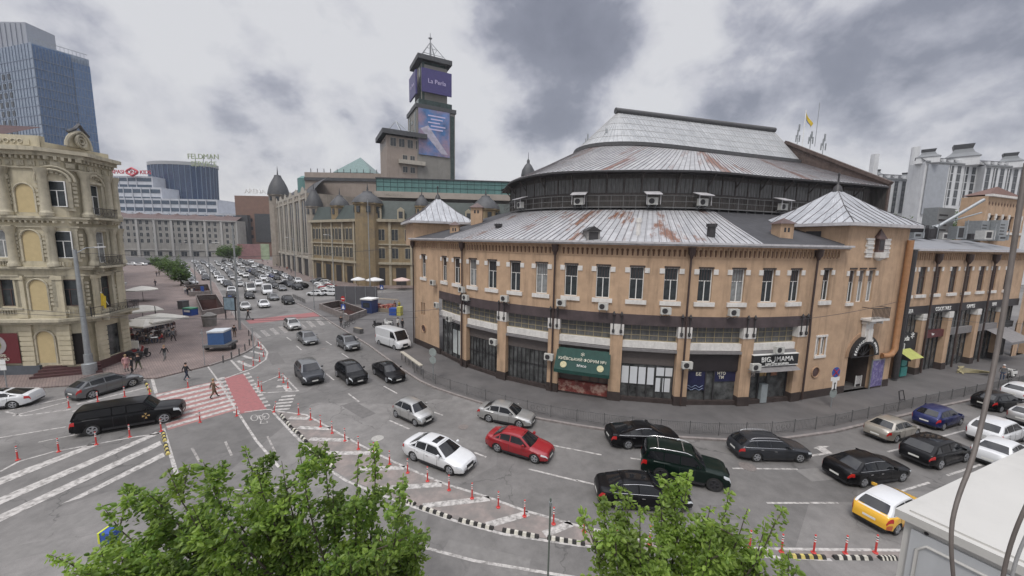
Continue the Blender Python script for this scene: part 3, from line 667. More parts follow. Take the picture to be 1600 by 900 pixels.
    if rails:
        for sg in (1, -1):
            r_ = MB(); pts = [Vector((lerp(k['r1'] + .1, k['w1'] - .15, q / 8), sg * (k['wt'] - .03 + (hw - .92) * .5), 0)) for q in range(9)]
            for q, p in enumerate(pts): p.z = k['roofz'](p.x) + (.06 if 0 < q < 8 else -.01)
            r_.tube(pts, .018, 6); r_.build('roof_rail', TRIM if rails == 'chrome' else BLACK, t, smooth=60)
    if roofbars:
        for x in roofbars: r_ = MB(); r_.box(x - .03, x + .03, -.62, .62, H + .05, H + .09); r_.build('roof_bar', TRIM, t)
    if sunroof:
        s_ = MB(); u0, u1 = sunroof
        s_.grid(lambda u, v: k['roof'](lerp(u0, u1, u), lerp(.16, .84, v)) + Vector((0, 0, .008)), 6, 6); s_.build('sunroof', CARGLASS, t, smooth=60, fixn=False)
    ant = None
    return t, k
def two(a, b): return G(*a), G(*b)
def place(front, rear, fix=0.0):
    """front/rear bumper pixels on the ground (centre line) -> location, heading"""
    f = Vector(G(*front)); r = Vector(G(*rear)); c = (f + r) / 2; d = f - r; return (c.x, c.y), math.atan2(d.y, d.x), d.length
def byw(fw_, rw_, side_, kind, mod=None):
    """pixels of the front and rear wheel contact on one visible side; side_ = +1 when that is the car's left"""
    k = dict(KINDS_[kind]); L0, wb0 = k['L'], k['wb']; k.update(mod or {}); fx = k['L'] / L0; k['fa'] = k['fa'] * fx + ((wb0 * fx - k['wb']) / 2); f = Vector(G(*fw_)); r = Vector(G(*rw_)); d = (f - r).normalized(); left = Vector((-d.y, d.x))
    mid = (f + r) / 2 - left * side_ * (k['W'] / 2 - .10)
    off = k['L'] / 2 - k['fa'] - k['wb'] / 2; c = mid - d * off
    return (c.x, c.y), math.atan2(d.y, d.x)
C = []
def car(label, kind, pm_, f, r, side_, **kw):
    loc, h = byw(f, r, side_, kind, kw.get('mod')); C.append((loc, kind)); return make_car(label, kind, pm_, loc, h, **kw)
# heading towards the camera / right
car('white saloon car with dark windows beside the red flexible posts of the hatched island', 'saloon', P_WHITE, (703.9, 742.6), (645.2, 719.4), -1, sunroof=(.62, .9), chrome=True, mod=dict(L=4.9, wb=2.9, W=1.87))
car('red saloon car with clean red roof in the middle of the road', 'saloon', P_RED, (836, 724), (776, 706), -1, mod=dict(L=4.55, wb=2.70, W=1.78))
car('silver saloon car next to the kerb left of the black fastback car', 'saloon', P_SILVER, (811, 669), (763.8, 659.5), -1, mod=dict(L=4.5, wb=2.51, W=1.73))
car('small silver two door city car behind the white saloon', 'mini', P_SILVER, (648.9, 665.6), (619.6, 652), -1)
car('dark grey suv with lighter roof right of the small painted triangle', 'suv', P_DGREY, (472.9, 601), (463, 588), -1, roofm=P_GREY, mod=dict(H=1.78, L=4.85, W=1.98), rim=RIMD)  # roof is dark too; its lighter paint stands for a pale reflection
car('black suv with panoramic roof between the grey suv and the black saloon', 'suv', P_BLACK, (543.8, 602), (526.7, 588.7), -1, sunroof=(.3, .9), mod=dict(H=1.68))
car('glossy black saloon beside the kerb below the parked white van', 'saloon', P_BLACK, (605, 598.5), (585.4, 585), -1, mod=dict(L=4.85, wb=2.9, W=1.9, H=1.42), sunroof=(.1, .85))
car('dark olive suv ahead of the parked white van near the kerb', 'suv', P_GREY, (540, 549), (528, 541), -1, mod=dict(L=4.6, wb=2.7, H=1.65, W=1.88), sunroof=(.4, .85))
car('grey saloon car between the far zebra crossing and the dark suv', 'saloon', P_GREY, (475, 539.5), (466, 532), -1, mod=dict(L=4.9, H=1.45))
car('silver crossover car standing on the far zebra crossing', 'hatch', P_SILVER, (451, 516.5), (444, 511), -1, mod=dict(L=4.4, H=1.56, W=1.82, wb=2.65))
# heading right, away
car('black fastback car beside the kerb railing in front of the butcher shop', 'fastback', P_BLACK, (1052, 700), (974, 702), -1, chrome=True, mod=dict(L=5.0, W=1.95, H=1.44))
car('dark green offroad car with roof bars between two black cars', 'offroad', P_GREEN, (1112.7, 767), (1034, 751), -1, rim=RIMD, rails='chrome', roofbars=(-.1, -1.5))
car('black saloon with glass roof partly hidden by the right tree top', 'saloon', P_BLACK, (1048, 801), (975, 797), -1, chrome=True, sunroof=(.15, .9), mod=dict(L=4.95, W=1.9, wb=2.95))
car('dark grey estate car with roof rails beside the kerb under the burger shop', 'estate', P_DGREY, (1247, 722.7), (1183, 721.5), -1, rails='chrome', chrome=True)
car('black saloon with pale reflection right of the white turn arrow', 'saloon', P_BLACK, (1411, 752), (1345, 761.8), -1, chrome=True, mod=dict(L=4.95, W=1.93, wb=2.98, H=1.46))
car('champagne silver saloon by the kerb railing at the front of the right queue', 'saloon', P_BEIGE, (1433, 682), (1396, 693), -1, mod=dict(L=4.5, wb=2.62, W=1.76))
car('black electric suv with red light strip between the beige saloon and the taxi', 'suv', P_BLACK, (1507, 722), (1467, 734), -1, mod=dict(H=1.62, W=1.93, L=4.8), sunroof=(.25, .9))
car('dark blue hatchback near the kerb railing behind the beige saloon', 'hatch', P_BLUE, (1500, 664), (1471, 673), -1, mod=dict(L=4.3, H=1.52))
car('black hatchback farthest along the kerb in front of the awning bar', 'hatch', P_BLACK, (1590, 641), (1566, 644), -1, mod=dict(L=4.4, H=1.5))
car('white suv in the right queue right of the dark blue hatchback', 'suv', P_WHITE, (1598, 690), (1570, 701), -1, mod=dict(H=1.68, L=4.7))
taxi = car('yellow and orange taxi hatchback with white roof at the white cabinet', 'hatch', P_YELLOW, (1441, 812), (1397, 836), -1, roofm=P_WHITE, mod=dict(L=4.1, H=1.5, W=1.76))
ORG = mat('taxi_orange', (.48, .10, .02), .35, .1, 2, coat=.6)
car('white saloon mostly hidden behind the white cabinet lid', 'saloon', P_WHITE, (1612, 716), (1575, 738), -1)
car('silver hatchback at the right picture edge behind the white suv', 'hatch', P_SILVER, (1655, 661), (1618, 672), -1)
car('small pink white car at the far right edge by the railing', 'hatch', P_WHITE, (1630, 623), (1604, 629), -1)
# left side, heading right
hear = car('black hearse with gold cross emblem on its door crossing towards the red crosswalk', 'hearse', P_BLACK, (253.3, 661.7), (150, 680), -1, cat='hearse')
car('grey crossover car with dark rear window turning by the lamp post', 'hatch', P_GREY, (204.3, 605), (148.3, 621.7), -1, mod=dict(L=4.65, W=1.87, H=1.63, wb=2.77, wr=.37), rails=True)
car('white fastback car at the left picture edge by the yellow building', 'fastback', P_WHITE, (-50, 646), (8, 640), 1, mod=dict(L=4.7, H=1.45), sunroof=(.02, .97))
car('white panel van parked on the pavement at the market corner', 'van', P_WHITE, (619, 548.5), (591, 539), -1, cat='van')
for sg in (1, -1):
    for a_, b_, v0, v1 in ((-1.7, -.01, .02, .42), (-.9, .9, .02, .3), (.9, 1.9, .02, .45)): patch(taxi[1], (-taxi[1]['xf'] + .02) if a_ == -1.7 else a_, (-taxi[1]['ra'] * 0 - 1.75) if a_ == -1.7 else b_, v0, v1, sg, .006, 8).build('orange_panel', ORG, taxi[0], smooth=60, fixn=False)
# emblem on the hearse door
t, k = hear; em = MB().use(mat('emblem_gold', (.45, .30, .12), .5, .1, 5))
p = k['sec'](k['fa'] - .95, .62)
for a in range(4):
    d0 = math.pi / 2 * a + .02
    em.add([(p.x + .03 * math.cos(d0), -p.y - .012, p.z + .03 * math.sin(d0)), (p.x + .22 * math.cos(d0 - .33), -p.y - .012, p.z + .22 * math.sin(d0 - .33)), (p.x + .22 * math.cos(d0 + .33), -p.y - .012, p.z + .22 * math.sin(d0 + .33))], [(0, 1, 2)])
em.build('door_emblem', None, t, fixn=False)
# far queue: one mesh per kind and colour, copied
FAR = {}
def far_mesh(kind, pm_, nm):
    k, b, g, gl, rwm, sw = car_geo(kind, None, 1); m_ = MB().use(pm_)
    def merge(src, mm):
        m_.use(mm); m_.add(src.v, src.f)
    merge(b, pm_); merge(g, pm_); merge(gl['windscreen'], CARGLASS); merge(rwm, CARGLASS)
    for s_ in sw: merge(s_, CARGLASS)
    m_.use(TYRE)
    for ax in (k['fa'], k['ra']):
        for sg in (1, -1):
            y = sg * (k['hw'] - .12); m_.lathe([(k['wr'], y - .11), (k['wr'], y + .11)], (ax, 0, k['wr']), 10, 'y')
    m_.use(BLACK); m_.box(-k['xf'] + .3, k['xf'] - .3, -k['hw'] + .2, k['hw'] - .2, k['gc'] - .05, .7)
    m_.box(k['xf'] - .05, k['xf'] + .01, -.5, .5, .4, .62)
    m_.use(HEADL); 
    for sg in (1, -1): m_.box(k['xf'] - .12, k['xf'] - .02, sg * k['hw'] * .68 - .12, sg * k['hw'] * .68 + .12, .62, .74)
    m_.use(PLATE); m_.box(k['xf'], k['xf'] + .03, -.25, .25, .35, .46)
    return m_.build(nm, None, None, smooth=45)
FC = [('white', P_WHITE, 34), ('silver', P_SILVER, 20), ('black', P_BLACK, 18), ('grey', P_GREY, 14), ('dark grey', P_DGREY, 12), ('red', P_RED, 1), ('blue', P_BLUE, 1)]
NMK = dict(saloon='saloon_car', hatch='hatchback_car', suv='suv', van='panel_van')
def pickcol():
    r = rnd.random() * sum(c[2] for c in FC)
    for c in FC:
        r -= c[2]
        if r < 0: return c
    return FC[0]
def far_car(c, s, heading, label, group, kind=None, col=None, cat='car'):
    kind = kind or rnd.choice(['saloon', 'saloon', 'suv', 'suv', 'hatch']); cc = col or pickcol(); key = (kind, cc[0])
    xy = SC(c, s) if s is not None else c
    if key not in FAR: o = far_mesh(kind, cc[1], NMK[kind]); FAR[key] = o; 
    else: o = FAR[key].copy(); COL.objects.link(o)
    o.location = (xy[0], xy[1], 0.0); o.rotation_euler.z = heading
    tag(o, label.replace('COL', cc[0]).replace('KIND', dict(saloon='saloon', hatch='hatchback', suv='suv', van='van')[kind]), cat, group); return o
HT = math.atan2(-.755, .655)  # heading down the avenue towards the junction
WC = FC[0]; SI = FC[1]; BK = FC[2]; GR = FC[3]
used = []
for px, py, kd, cc, lab in [(412, 479, 'saloon', WC, 'white saloon at the front of the avenue queue'), (450, 474, 'suv', BK, 'black suv in the right lane at the front of the avenue queue'), (427, 468, 'saloon', GR, 'grey saloon just behind the front row of the avenue queue'), (417, 459, 'van', WC, 'white van standing among the cars of the avenue queue'), (390, 466, 'hatch', BK, 'black hatchback behind the leftmost front car of the queue'), (383, 483, 'hatch', SI, 'silver hatchback at the left front of the queue beside the signal pole'), (362, 466, 'suv', BK, 'black suv in the left lane beside the underpass wall'), (388, 451, 'saloon', WC, 'white saloon left of the white van in the queue'), (351, 444, 'saloon', WC, 'white saloon alone in the left lane beyond the underpass wall')]:
    g = G(px, py); used.append(Vector(g)); far_car(g, None, HT + rnd.uniform(-.03, .03), lab, 'cars queuing on the avenue', kd, cc)
lanes = [(3.6, 150, 'outer left'), (7.0, 98, 'left'), (10.5, 98, 'second'), (14.0, 98, 'third'), (17.6, 104, 'fourth'), (21.0, 112, 'right'), (24.4, 128, 'outer right')]
for c0, s0, nm in lanes:
    s = s0 + rnd.uniform(0, 3); kq = 0
    while s < 262:
        p = Vector(SC(c0, s)); cc = c0 - max(0, s - 150) * .02 * (1 if c0 < 8 else 0)
        if all((p - q).length > 5.6 for q in used) and rnd.random() < (.93 if s < 190 else .72):
            zone = 'nearest' if s < 125 else 'middle' if s < 160 else 'farther' if s < 205 else 'farthest'
            kd = rnd.choice(['saloon', 'saloon', 'suv', 'suv', 'hatch']) if rnd.random() > .04 else 'van'; kq += 1
            far_car(cc + rnd.uniform(-.45, .45), s, HT + rnd.uniform(-.06, .06), f'COL KIND, {ordn(kq)} from the front in the {nm} lane of the jammed avenue', 'cars queuing on the avenue', kd)
        s += rnd.uniform(6.2, 8.2) if s < 190 else rnd.uniform(7, 11)
# parked rows on the right forecourt and left kerb
for i in range(9): far_car(27.5 + i * .35, 104 + i * 3.1, R(200) + rnd.uniform(-.05, .05), f'COL KIND parked nose in beside the ornate building, {ordn(i + 1)} from the near end', 'cars parked by the ornate building')
for px, py, kd, cc, lab, h in [(430, 0, 0, 0, 0, 0)][:0]: pass
for px, py, cc, lab in [(494, 462, WC, 'white hatchback parked across in front of the railing by the grey hoarding'), (520, 462, WC, 'white hatchback parked nearest the grey hoarding'), (470, 450, BK, 'black hatchback parked behind the two white ones'), (447, 446, BK, 'black hatchback at the left end of the forecourt row')]:
    far_car(G(px, py), None, R(172), lab, 'cars parked by the ornate building', 'hatch', cc)
for i in range(14):
    far_car(-.6 - i * .22, 140 + i * 7.3, HT + R(35), f'COL KIND parked slantwise beside the left pavement trees, {ordn(i + 1)} from the near end', 'cars parked by the street trees')
for i in range(10):
    far_car(-14 - i * 3.2, 236 + rnd.uniform(-3, 3), R(200), f'COL KIND parked before the long pale building, {ordn(10 - i)} from the left', 'cars parked before the pale building')
# ------------------------------------------------------------------ market hall
OCHRE = mat('ochre_plaster', (.47, .325, .215), .85, .12, 1.2, col2=(.40, .28, .19), c2pos=(.52, .78), c2scale=.7, grime=.55, bump=.25, bscale=14)
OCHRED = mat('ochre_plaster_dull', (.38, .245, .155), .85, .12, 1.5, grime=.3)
STONE = mat('white_stone', (.66, .64, .61), .8, .12, 4, grime=.35)
PLINTH = mat('brown_plinth', (.045, .033, .030), .7, .3, 2)
LINT = mat('brown_steel_lintel', (.072, .054, .056), .6, .25, 1.2, grime=.4)
def roof_metal(name, col, rust, lo, hi, sc=(1, 1, 1), rs=.22):
    M = mat(name, col, .5, .14, 1.0, metal=.15); t = M.node_tree; N = t.nodes.new; L = t.links.new; b = t.nodes['Principled BSDF']
    old = b.inputs['Base Color'].links[0].from_socket; tcn = N('ShaderNodeTexCoord'); mp = N('ShaderNodeMapping'); mp.inputs['Scale'].default_value = sc; L(tcn.outputs['UV'], mp.inputs[0])
    v = N('ShaderNodeTexNoise'); v.inputs['Scale'].default_value = rs; v.inputs['Detail'].default_value = 7; v.inputs['Roughness'].default_value = .72; L(mp.outputs[0], v.inputs['Vector'])
    mr = N('ShaderNodeMapRange'); mr.inputs[1].default_value = lo; mr.inputs[2].default_value = hi; L(v.outputs[0], mr.inputs[0])
    # panel-wise variation by sheet
    br = N('ShaderNodeTexBrick'); br.inputs['Scale'].default_value = 1; br.inputs['Brick Width'].default_value = 1.9; br.inputs['Row Height'].default_value = .62; br.inputs['Mortar Size'].default_value = .025; br.inputs['Color1'].default_value = (1, 1, 1, 1); br.inputs['Color2'].default_value = (.78, .79, .80, 1); br.inputs['Mortar'].default_value = (.55, .55, .56, 1)
    mp2 = N('ShaderNodeMapping'); mp2.inputs['Rotation'].default_value = (0, 0, R(90)); L(tcn.outputs['UV'], mp2.inputs[0]); L(mp2.outputs[0], br.inputs[0])
    mu = N('ShaderNodeMix'); mu.data_type = 'RGBA'; mu.blend_type = 'MULTIPLY'; mu.inputs[0].default_value = 1; L(old, mu.inputs[6]); L(br.outputs[0], mu.inputs[7])
    mx = N('ShaderNodeMix'); mx.data_type = 'RGBA'; L(mr.outputs[0], mx.inputs[0]); L(mu.outputs[2], mx.inputs[6]); mx.inputs[7].default_value = (*rust, 1); L(mx.outputs[2], b.inputs['Base Color']); return M
RM = roof_metal('tin_roof', (.43, .43, .44), (.19, .09, .055), .535, .60, (1, .25, 1), .34)
RMT = roof_metal('tin_roof_pavilion', (.42, .43, .45), (.25, .12, .08), .66, .74, (1, .3, 1))
RDK = mat('dark_bitumen_roof', (.045, .045, .05), .8, .25, 1.5)
SEAM = mat('roof_seam', (.13, .12, .125), .5, .3, 2)
WOOD = mat('weathered_dark_boards', (.060, .055, .052), .85, .35, 2.0, col2=(.11, .10, .095), c2pos=(.5, .7), c2scale=2.5, stretch=(3, 3, .25))
OLDG = mat('dirty_old_glazing', (.10, .10, .098), .5, .4, 2.5, stretch=(2, 2, .4))
def uvloft(b, rows, closed=False): pass
def loft_roof(rows, m, name, parent, seam=.62, thick=.0, seamm=None):
    """rows: list of polylines (bottom to top) with the same number of points; adds UVs in metres and standing seams"""
    nr, nc = len(rows), len(rows[0]); me = bpy.data.meshes.new(name); vs = [p for r in rows for p in r]
    fs = [(j * nc + i, j * nc + i + 1, (j + 1) * nc + i + 1, (j + 1) * nc + i) for j in range(nr - 1) for i in range(nc - 1)]
    me.from_pydata(vs, [], fs); uv = me.uv_layers.new(name='UVMap'); U = []
    acc = [0]
    for i in range(1, nc): acc.append(acc[-1] + (Vector(rows[0][i]) - Vector(rows[0][i - 1])).length)
    vv = [0]
    for j in range(1, nr): vv.append(vv[-1] + (Vector(rows[j][nc // 2]) - Vector(rows[j - 1][nc // 2])).length)
    for l in me.loops: q = l.vertex_index; uv.data[l.index].uv = (acc[q % nc], vv[q // nc])
    me.materials.append(m); o = link(me, name, parent)
    if seam:
        s = MB(); n = int(acc[-1] / seam)
        for q in range(n + 1):
            a = min(acc[-1] - .001, q * seam + .01); i = 0
            while i < nc - 2 and a > acc[i + 1]: i += 1
            t = (a - acc[i]) / max(1e-6, acc[i + 1] - acc[i]); pts = [Vector(r[i]).lerp(Vector(r[i + 1]), t) + Vector((0, 0, .025)) for r in rows]
            for p0, p1 in zip(pts, pts[1:]):
                if (p1 - p0).length > .05: s.bar(p0, p1, .035, .05)
        s.build('roof_seams', seamm or SEAM, o if False else parent)
    return o
CXM, CYM, RR, A0, DA = 16.4812, 61.357, 30.4506, -2.362, .1838
arc = [(CXM + RR * math.cos(A0 - DA + DA * 7 * i / 63), CYM + RR * math.sin(A0 - DA + DA * 7 * i / 63)) for i in range(64)]
CL = (-13.0, 49.0); CR = (38.6, 36.6)
FP = Path([CL] + arc + [CR])
hall = thing('market_hall', 'large ochre market hall with curved front, dark timber clerestory and rusty tin roofs', 'market hall', (16, 45, .12), world=True)
tP = [FP.L[1] + (FP.L[64] - FP.L[1]) * (i + 0) / 7 for i in range(8)]   # P0..P7
bay = tP[1] - tP[0]
ZC = 14.08; ZB = 8.0
ops = []; wins = []
for i in range(7):
    fr = (.125, .375, .625, .875) if False else (.25, .75)
    for f in fr:
        c = tP[i] + bay * f; ops.append((c - .58, c + .58, 9.3, 12.1)); wins.append((c, 9.3, 12.1, 1.16))
tl = [FP.find(662, 11)]; tr = [FP.find(1291, 11)]
for c in tl + tr: ops.append((c - .5, c + .5, 9.3, 12.1)); wins.append((c, 9.3, 12.1, 1.0))
for c in (FP.find(1345, 10.5) - 1.35, FP.find(1345, 10.5), FP.find(1345, 10.5) + 1.35): ops.append((c - .45, c + .45, 9.0, 12.0)); wins.append((c, 9.0, 12.0, .9))
# upper wall and lower end walls
tS = tP[7] + .7
archc = FP.find(1343, 2.5)
upper_t0 = 0.0
u = wallgrid(FP, 0, FP.len, ZB, ZC, ops, OCHRE, hall, 'wall', .28, 1.0)
lowops = []
pw = FP.find(1281, 4.5)
for dx in (-.36, .36): lowops.append((pw + dx - .22, pw + dx + .22, 4.2, 5.9))
lowops.append((archc - 1.9, archc + 1.9, .12, 5.6, True))
lowR = wallgrid(FP, tP[7] + .55, FP.len, .12, ZB, [o for o in lowops], OCHRE, hall, 'wall', .35, 1.0)
lw = FP.find(661, 4.5); lowL = [(lw + dx - .2, lw + dx + .2, 4.4, 6.0) for dx in (-.34, .34)]
lowLw = wallgrid(FP, 0, tP[0] - .1, .12, ZB, lowL, OCHRE, hall, 'wall', .35, 1.0)
for (c, a, b_, w_) in wins: window(hall, FP, c, a, b_, w_, out=-.2, style='T', glass=rnd.choice([GLASS, GLASS, GLASSL]), bars=4)
for o in lowops[:2] + lowL: window(hall, FP, (o[0] + o[1]) / 2, o[2], o[3], o[1] - o[0], out=-.15, style='N', frame=WHITE if o in lowops else OCHRE, glass=GLASS, fw=.05)
# dark rooms behind
bk = MB(); band(FP, .3, FP.len - .3, .2, 13.5, -1.2, bk, 1.5, inner=-1.0); 
# white lintel shoulders and sills
for (c, a, b_, w_) in wins:
    if a < 9.2: continue
    for sg in (-1, 1):
        st = MB(); pbox(st, FP, c + sg * (w_ / 2 + .22) - .2, c + sg * (w_ / 2 + .22) + .2, 11.62, 12.05, -.02, .06); st.build('corner_stone', STONE, hall)
    st = MB(); pbox(st, FP, c - w_ / 2 - .28, c + w_ / 2 + .28, 8.92, 9.28, -.02, .14); st.build('window_sill', STONE, hall)
st = MB()
c = FP.find(1345, 10.5); pbox(st, FP, c - 1.9, c - .9, 8.7, 8.98, -.02, .12); st.build('window_sill', STONE, hall)
for cc in (c - .67, c + .67, c - 2.05, c + 2.05): st = MB(); pbox(st, FP, cc - .18, cc + .18, 11.5, 11.95, -.02, .06); st.build("corner_stone", STONE, hall)
st = MB(); pbox(st, FP, pw - .75, pw + .75, 5.92, 6.1, -.02, .08); pbox(st, FP, pw - .75, pw + .75, 3.95, 4.18, -.02, .10); 
for q in (-.66, 0, .66): pbox(st, FP, pw + q - .07, pw + q + .07, 4.18, 5.92, -.02, .05)
st.build('window_surround', STONE, hall)
for (c, a, b_, w_) in wins: lt = MB(); pbox(lt, FP, c - w_ / 2 - .05, c + w_ / 2 + .05, 12.1, 12.24, -.1, .05); lt.build('window_lintel', PLINTH, hall)
# round niches
for tt in (FP.find(1273.6, 2.6), FP.find(662.5, 3)):
    q, d, n = FP.at(tt); rb = MB(); pts = []
    for k in range(17): a = 2 * math.pi * k / 16; pts.append(Vector((q.x, q.y, 2.6)) + Vector((d.x, d.y, 0)) * .5 * math.cos(a) + Vector((0, 0, .5)) * math.sin(a) + Vector((n.x, n.y, 0)) * .012)
    rb.use(BROWN).add(pts[:-1], [list(range(16))]); rb.use(OCHRED).tube([p + Vector((n.x, n.y, 0)) * .03 for p in pts], .06, 6, cap=False); rb.build('round_vent', None, hall, fixn=False)
# cornice, frieze of keyhole niches
cb = MB(); band(FP, 0, tS + 3.9 - .2, ZC, ZC + .16, .75, cb, .8, -.3); band(FP, 0, tS + 3.6, ZC - .14, ZC, .55, cb, .8, -.1); cb.build('cornice', mat('pale_zinc', (.50, .49, .50), .5, .12, 3, grime=.5), hall)
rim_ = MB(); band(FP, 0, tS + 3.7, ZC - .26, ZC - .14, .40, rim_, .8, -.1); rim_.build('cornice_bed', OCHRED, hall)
fz = MB(); nz = int((tS + 3.2) / .42)
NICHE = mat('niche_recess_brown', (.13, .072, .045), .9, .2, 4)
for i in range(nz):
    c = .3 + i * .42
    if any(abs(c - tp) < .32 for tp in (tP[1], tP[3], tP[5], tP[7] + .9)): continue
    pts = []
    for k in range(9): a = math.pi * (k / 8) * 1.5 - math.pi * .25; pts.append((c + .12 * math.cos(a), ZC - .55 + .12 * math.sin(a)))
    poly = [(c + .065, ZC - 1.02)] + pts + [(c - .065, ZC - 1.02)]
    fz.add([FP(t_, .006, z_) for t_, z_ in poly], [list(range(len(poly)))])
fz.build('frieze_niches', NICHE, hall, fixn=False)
fz2 = MB(); band(FP, .1, tS + 3.2, ZC - 1.12, ZC - 1.06, .05, fz2, 1, -.02)
for i in range(nz + 1): c = .09 + i * .42; pbox(fz2, FP, c - .045, c + .045, ZC - .9, ZC - .28, -.02, .10)
fz2.build('frieze', OCHRE, hall)
# lintel band, pilasters, bays
lb = MB(); band(FP, tP[0] + .1, tP[7] + .75, 7.1, 8.02, .10, lb, .8, -.5); lb.build('steel_lintel', LINT, hall)
pil = []
PW = .52
for i in range(1, 8):
    p = MB().use(OCHRE); pbox(p, FP, tP[i] - PW, tP[i] + PW, .95, 6.15, -.7, .12); p.use(PLINTH); pbox(p, FP, tP[i] - PW - .04, tP[i] + PW + .04, .12, .95, -.7, .16)
    p.use(STONE); pbox(p, FP, tP[i] - PW - .05, tP[i] + PW + .05, 6.15, 7.1, -.7, .17); p.build('pilaster', None, hall)
    ib = MB()
    for sg in (-1, 1):
        c = tP[i] + sg * .32; ib.tube([FP(c, .22, z) for z in (6.45, 7.0, 7.9)], .045, 6)
        q, d, n = FP.at(c, .24); ib.lathe([(.02, 7.85), (.14, 7.95), (.10, 8.1), (.02, 8.25)], (q.x, q.y, 0), 8); ib.lathe([(.03, 6.3), (.13, 6.42), (.10, 6.55), (.03, 6.62)], (q.x, q.y, 0), 8)
        pbox(ib, FP, c - .1, c + .1, 6.5, 6.62, .17, .3)
    ib.build('iron_bracket', DARK, hall)
for a_, c_ in ((tP[7] + .56, archc - 2.0), (archc + 2.0, FP.len), (0, tP[0] + .1)): p = MB(); pbox(p, FP, a_, c_, .12, .85, -.2, .06); p.build('plinth', PLINTH, hall)
GRID = mat('old_yellow_window_frame', (.32, .27, .17), .7, .2, 4); SHUT = mat('grey_brown_shutter', (.10, .085, .08), .6, .2, 3, stretch=(1, 1, 9)); CANO = mat('grey_canopy', (.20, .19, .19), .6, .15, 3)
SHOPG = glassmat('shop_glass', (.075, .078, .078), .10, var=.8)
for i in range(7):
    t0, t1 = tP[i] + (PW if i else .15), tP[i + 1] - PW
    window(hall, FP, (t0 + t1) / 2, 5.65, 7.1, t1 - t0, out=-.42, style='G', frame=GRID, glass=OLDG, bars=(6, 3), fw=.07)
    b_ = MB(); pbox(b_, FP, t0, t1, 5.05, 5.65, -.5, -.04); b_.build('fascia_beam', STONE, hall)
    b_ = MB(); pbox(b_, FP, t0, t1, 4.78, 5.0, -.5, .12); b_.build('shutter_box', CANO, hall)
    b_ = MB(); pbox(b_, FP, t0, t1, .12, .5, -.5, -.1); b_.build('shop_plinth', PLINTH, hall)
    if i in (1, 2):
        b_ = MB().use(SHUT); pbox(b_, FP, t0, t1, 3.7, 4.78, -.6, -.35); b_.build('shutter', None, hall)
        b_ = MB().use(SHOPG); pbox(b_, FP, t0, t1, .5, 3.7, -.6, -.42); b_.build('shop_window', None, hall)
        b_ = MB()
        for k in range(10): c = lerp(t0 + .15, t1 - .15, k / 9); pbox(b_, FP, c - .03, c + .03, .5, 3.7, -.4, -.33)
        pbox(b_, FP, t0, t1, 2.2, 2.28, -.41, -.34); b_.build('window_bars', DARK, hall)
    if i == 0:
        b_ = MB().use(SHOPG); pbox(b_, FP, t0, t1, .5, 4.78, -.6, -.42); b_.build('shop_window', None, hall)
        b_ = MB().use(mat('pale_poster', (.45, .48, .47), .6, .1, 3)); pbox(b_, FP, t0 + 2.6, t1 - .4, 1.0, 3.8, -.42, -.40); b_.build('window_poster', None, hall)
        b_ = MB()
        for k in range(5): c = lerp(t0 + .1, t1 - .1, k / 4); pbox(b_, FP, c - .05, c + .05, .5, 4.78, -.41, -.34)
        b_.build('window_bars', DARK, hall)
# bay 3: green awning with butcher display
t0, t1 = tP[3] + PW, tP[4] - PW
b_ = MB().use(SHUT); pbox(b_, FP, t0, t1, .5, 4.78, -.7, -.5); b_.build('shutter', None, hall)
AWN = mat('green_awning_cloth', (.006, .045, .036), .7, .2, 2); aw = MB(); 
def awf(u, v): q = FP(lerp(t0 - .1, t1 + .1, u), lerp(.0, 1.15, v), lerp(4.5, 2.75, v)); return (q[0], q[1], q[2] - .02 * math.sin(u * 40))
aw.grid(awf, 20, 4); aw.grid(lambda u, v: FP(lerp(t0 - .1, t1 + .1, u), 1.15 + .003, lerp(2.75, 2.45, v)), 20, 1)
for tt in (t0 - .1, t1 + .1): aw.add([FP(tt, 0, 4.5), FP(tt, 1.15, 2.75), FP(tt, 0, 2.75)], [(0, 1, 2)])
awn = aw.build('shop_awning', AWN, hall, fixn=False)
def tilt(path, t, out, z, ang):
    m = path.mtx(t, out, z); return m @ Matrix.Rotation(-ang, 4, 'X')
CREAM = mat('sign_cream', (.62, .60, .50), .6, .05, 3)
text('КИЇВСЬКИЙ ФОРУМ №1', .36, CREAM, hall, tilt(FP, (t0 + t1) / 2, .62, 3.66, R(33)), 'lettering')
text('*', .8, CREAM, hall, tilt(FP, (t0 + t1) / 2, .42, 3.98, R(33)), 'emblem')
for c in (t0 + .7, t1 - .7): 
    b_ = MB(); q = tilt(FP, c, .92, 3.18, R(33)); b_.T = lambda x, y, z, q=q: q @ Vector((x, y, z)); b_.lathe([(.3, 0), (.3, .02)], n=12); o = b_.build('emblem', mat('sign_gold', (.45, .42, .25), .6, .3, 9), hall)
text('М’ясо', .3, WHITE, hall, tilt(FP, (t0 + t1) / 2, .9, 3.22, R(33)), 'lettering')
MEAT = mat('butcher_display_print', (.22, .05, .04), .5, .5, 2, col2=(.50, .34, .27), c2pos=(.50, .62), c2scale=1.6)
b_ = MB().use(MEAT); pbox(b_, FP, t0, t1, .3, 1.35, -.45, -.08); b_.build('display_print', None, hall)
b_ = MB().use(mat('shop_wood_panel', (.17, .12, .10), .6, .2, 3)); 
for k in range(3): c = lerp(t0 + 2.5, t1 - .45, k / 2); pbox(b_, FP, c - .33, c + .33, 1.45, 2.4, -.5, -.44)
b_.build('display_panel', None, hall)
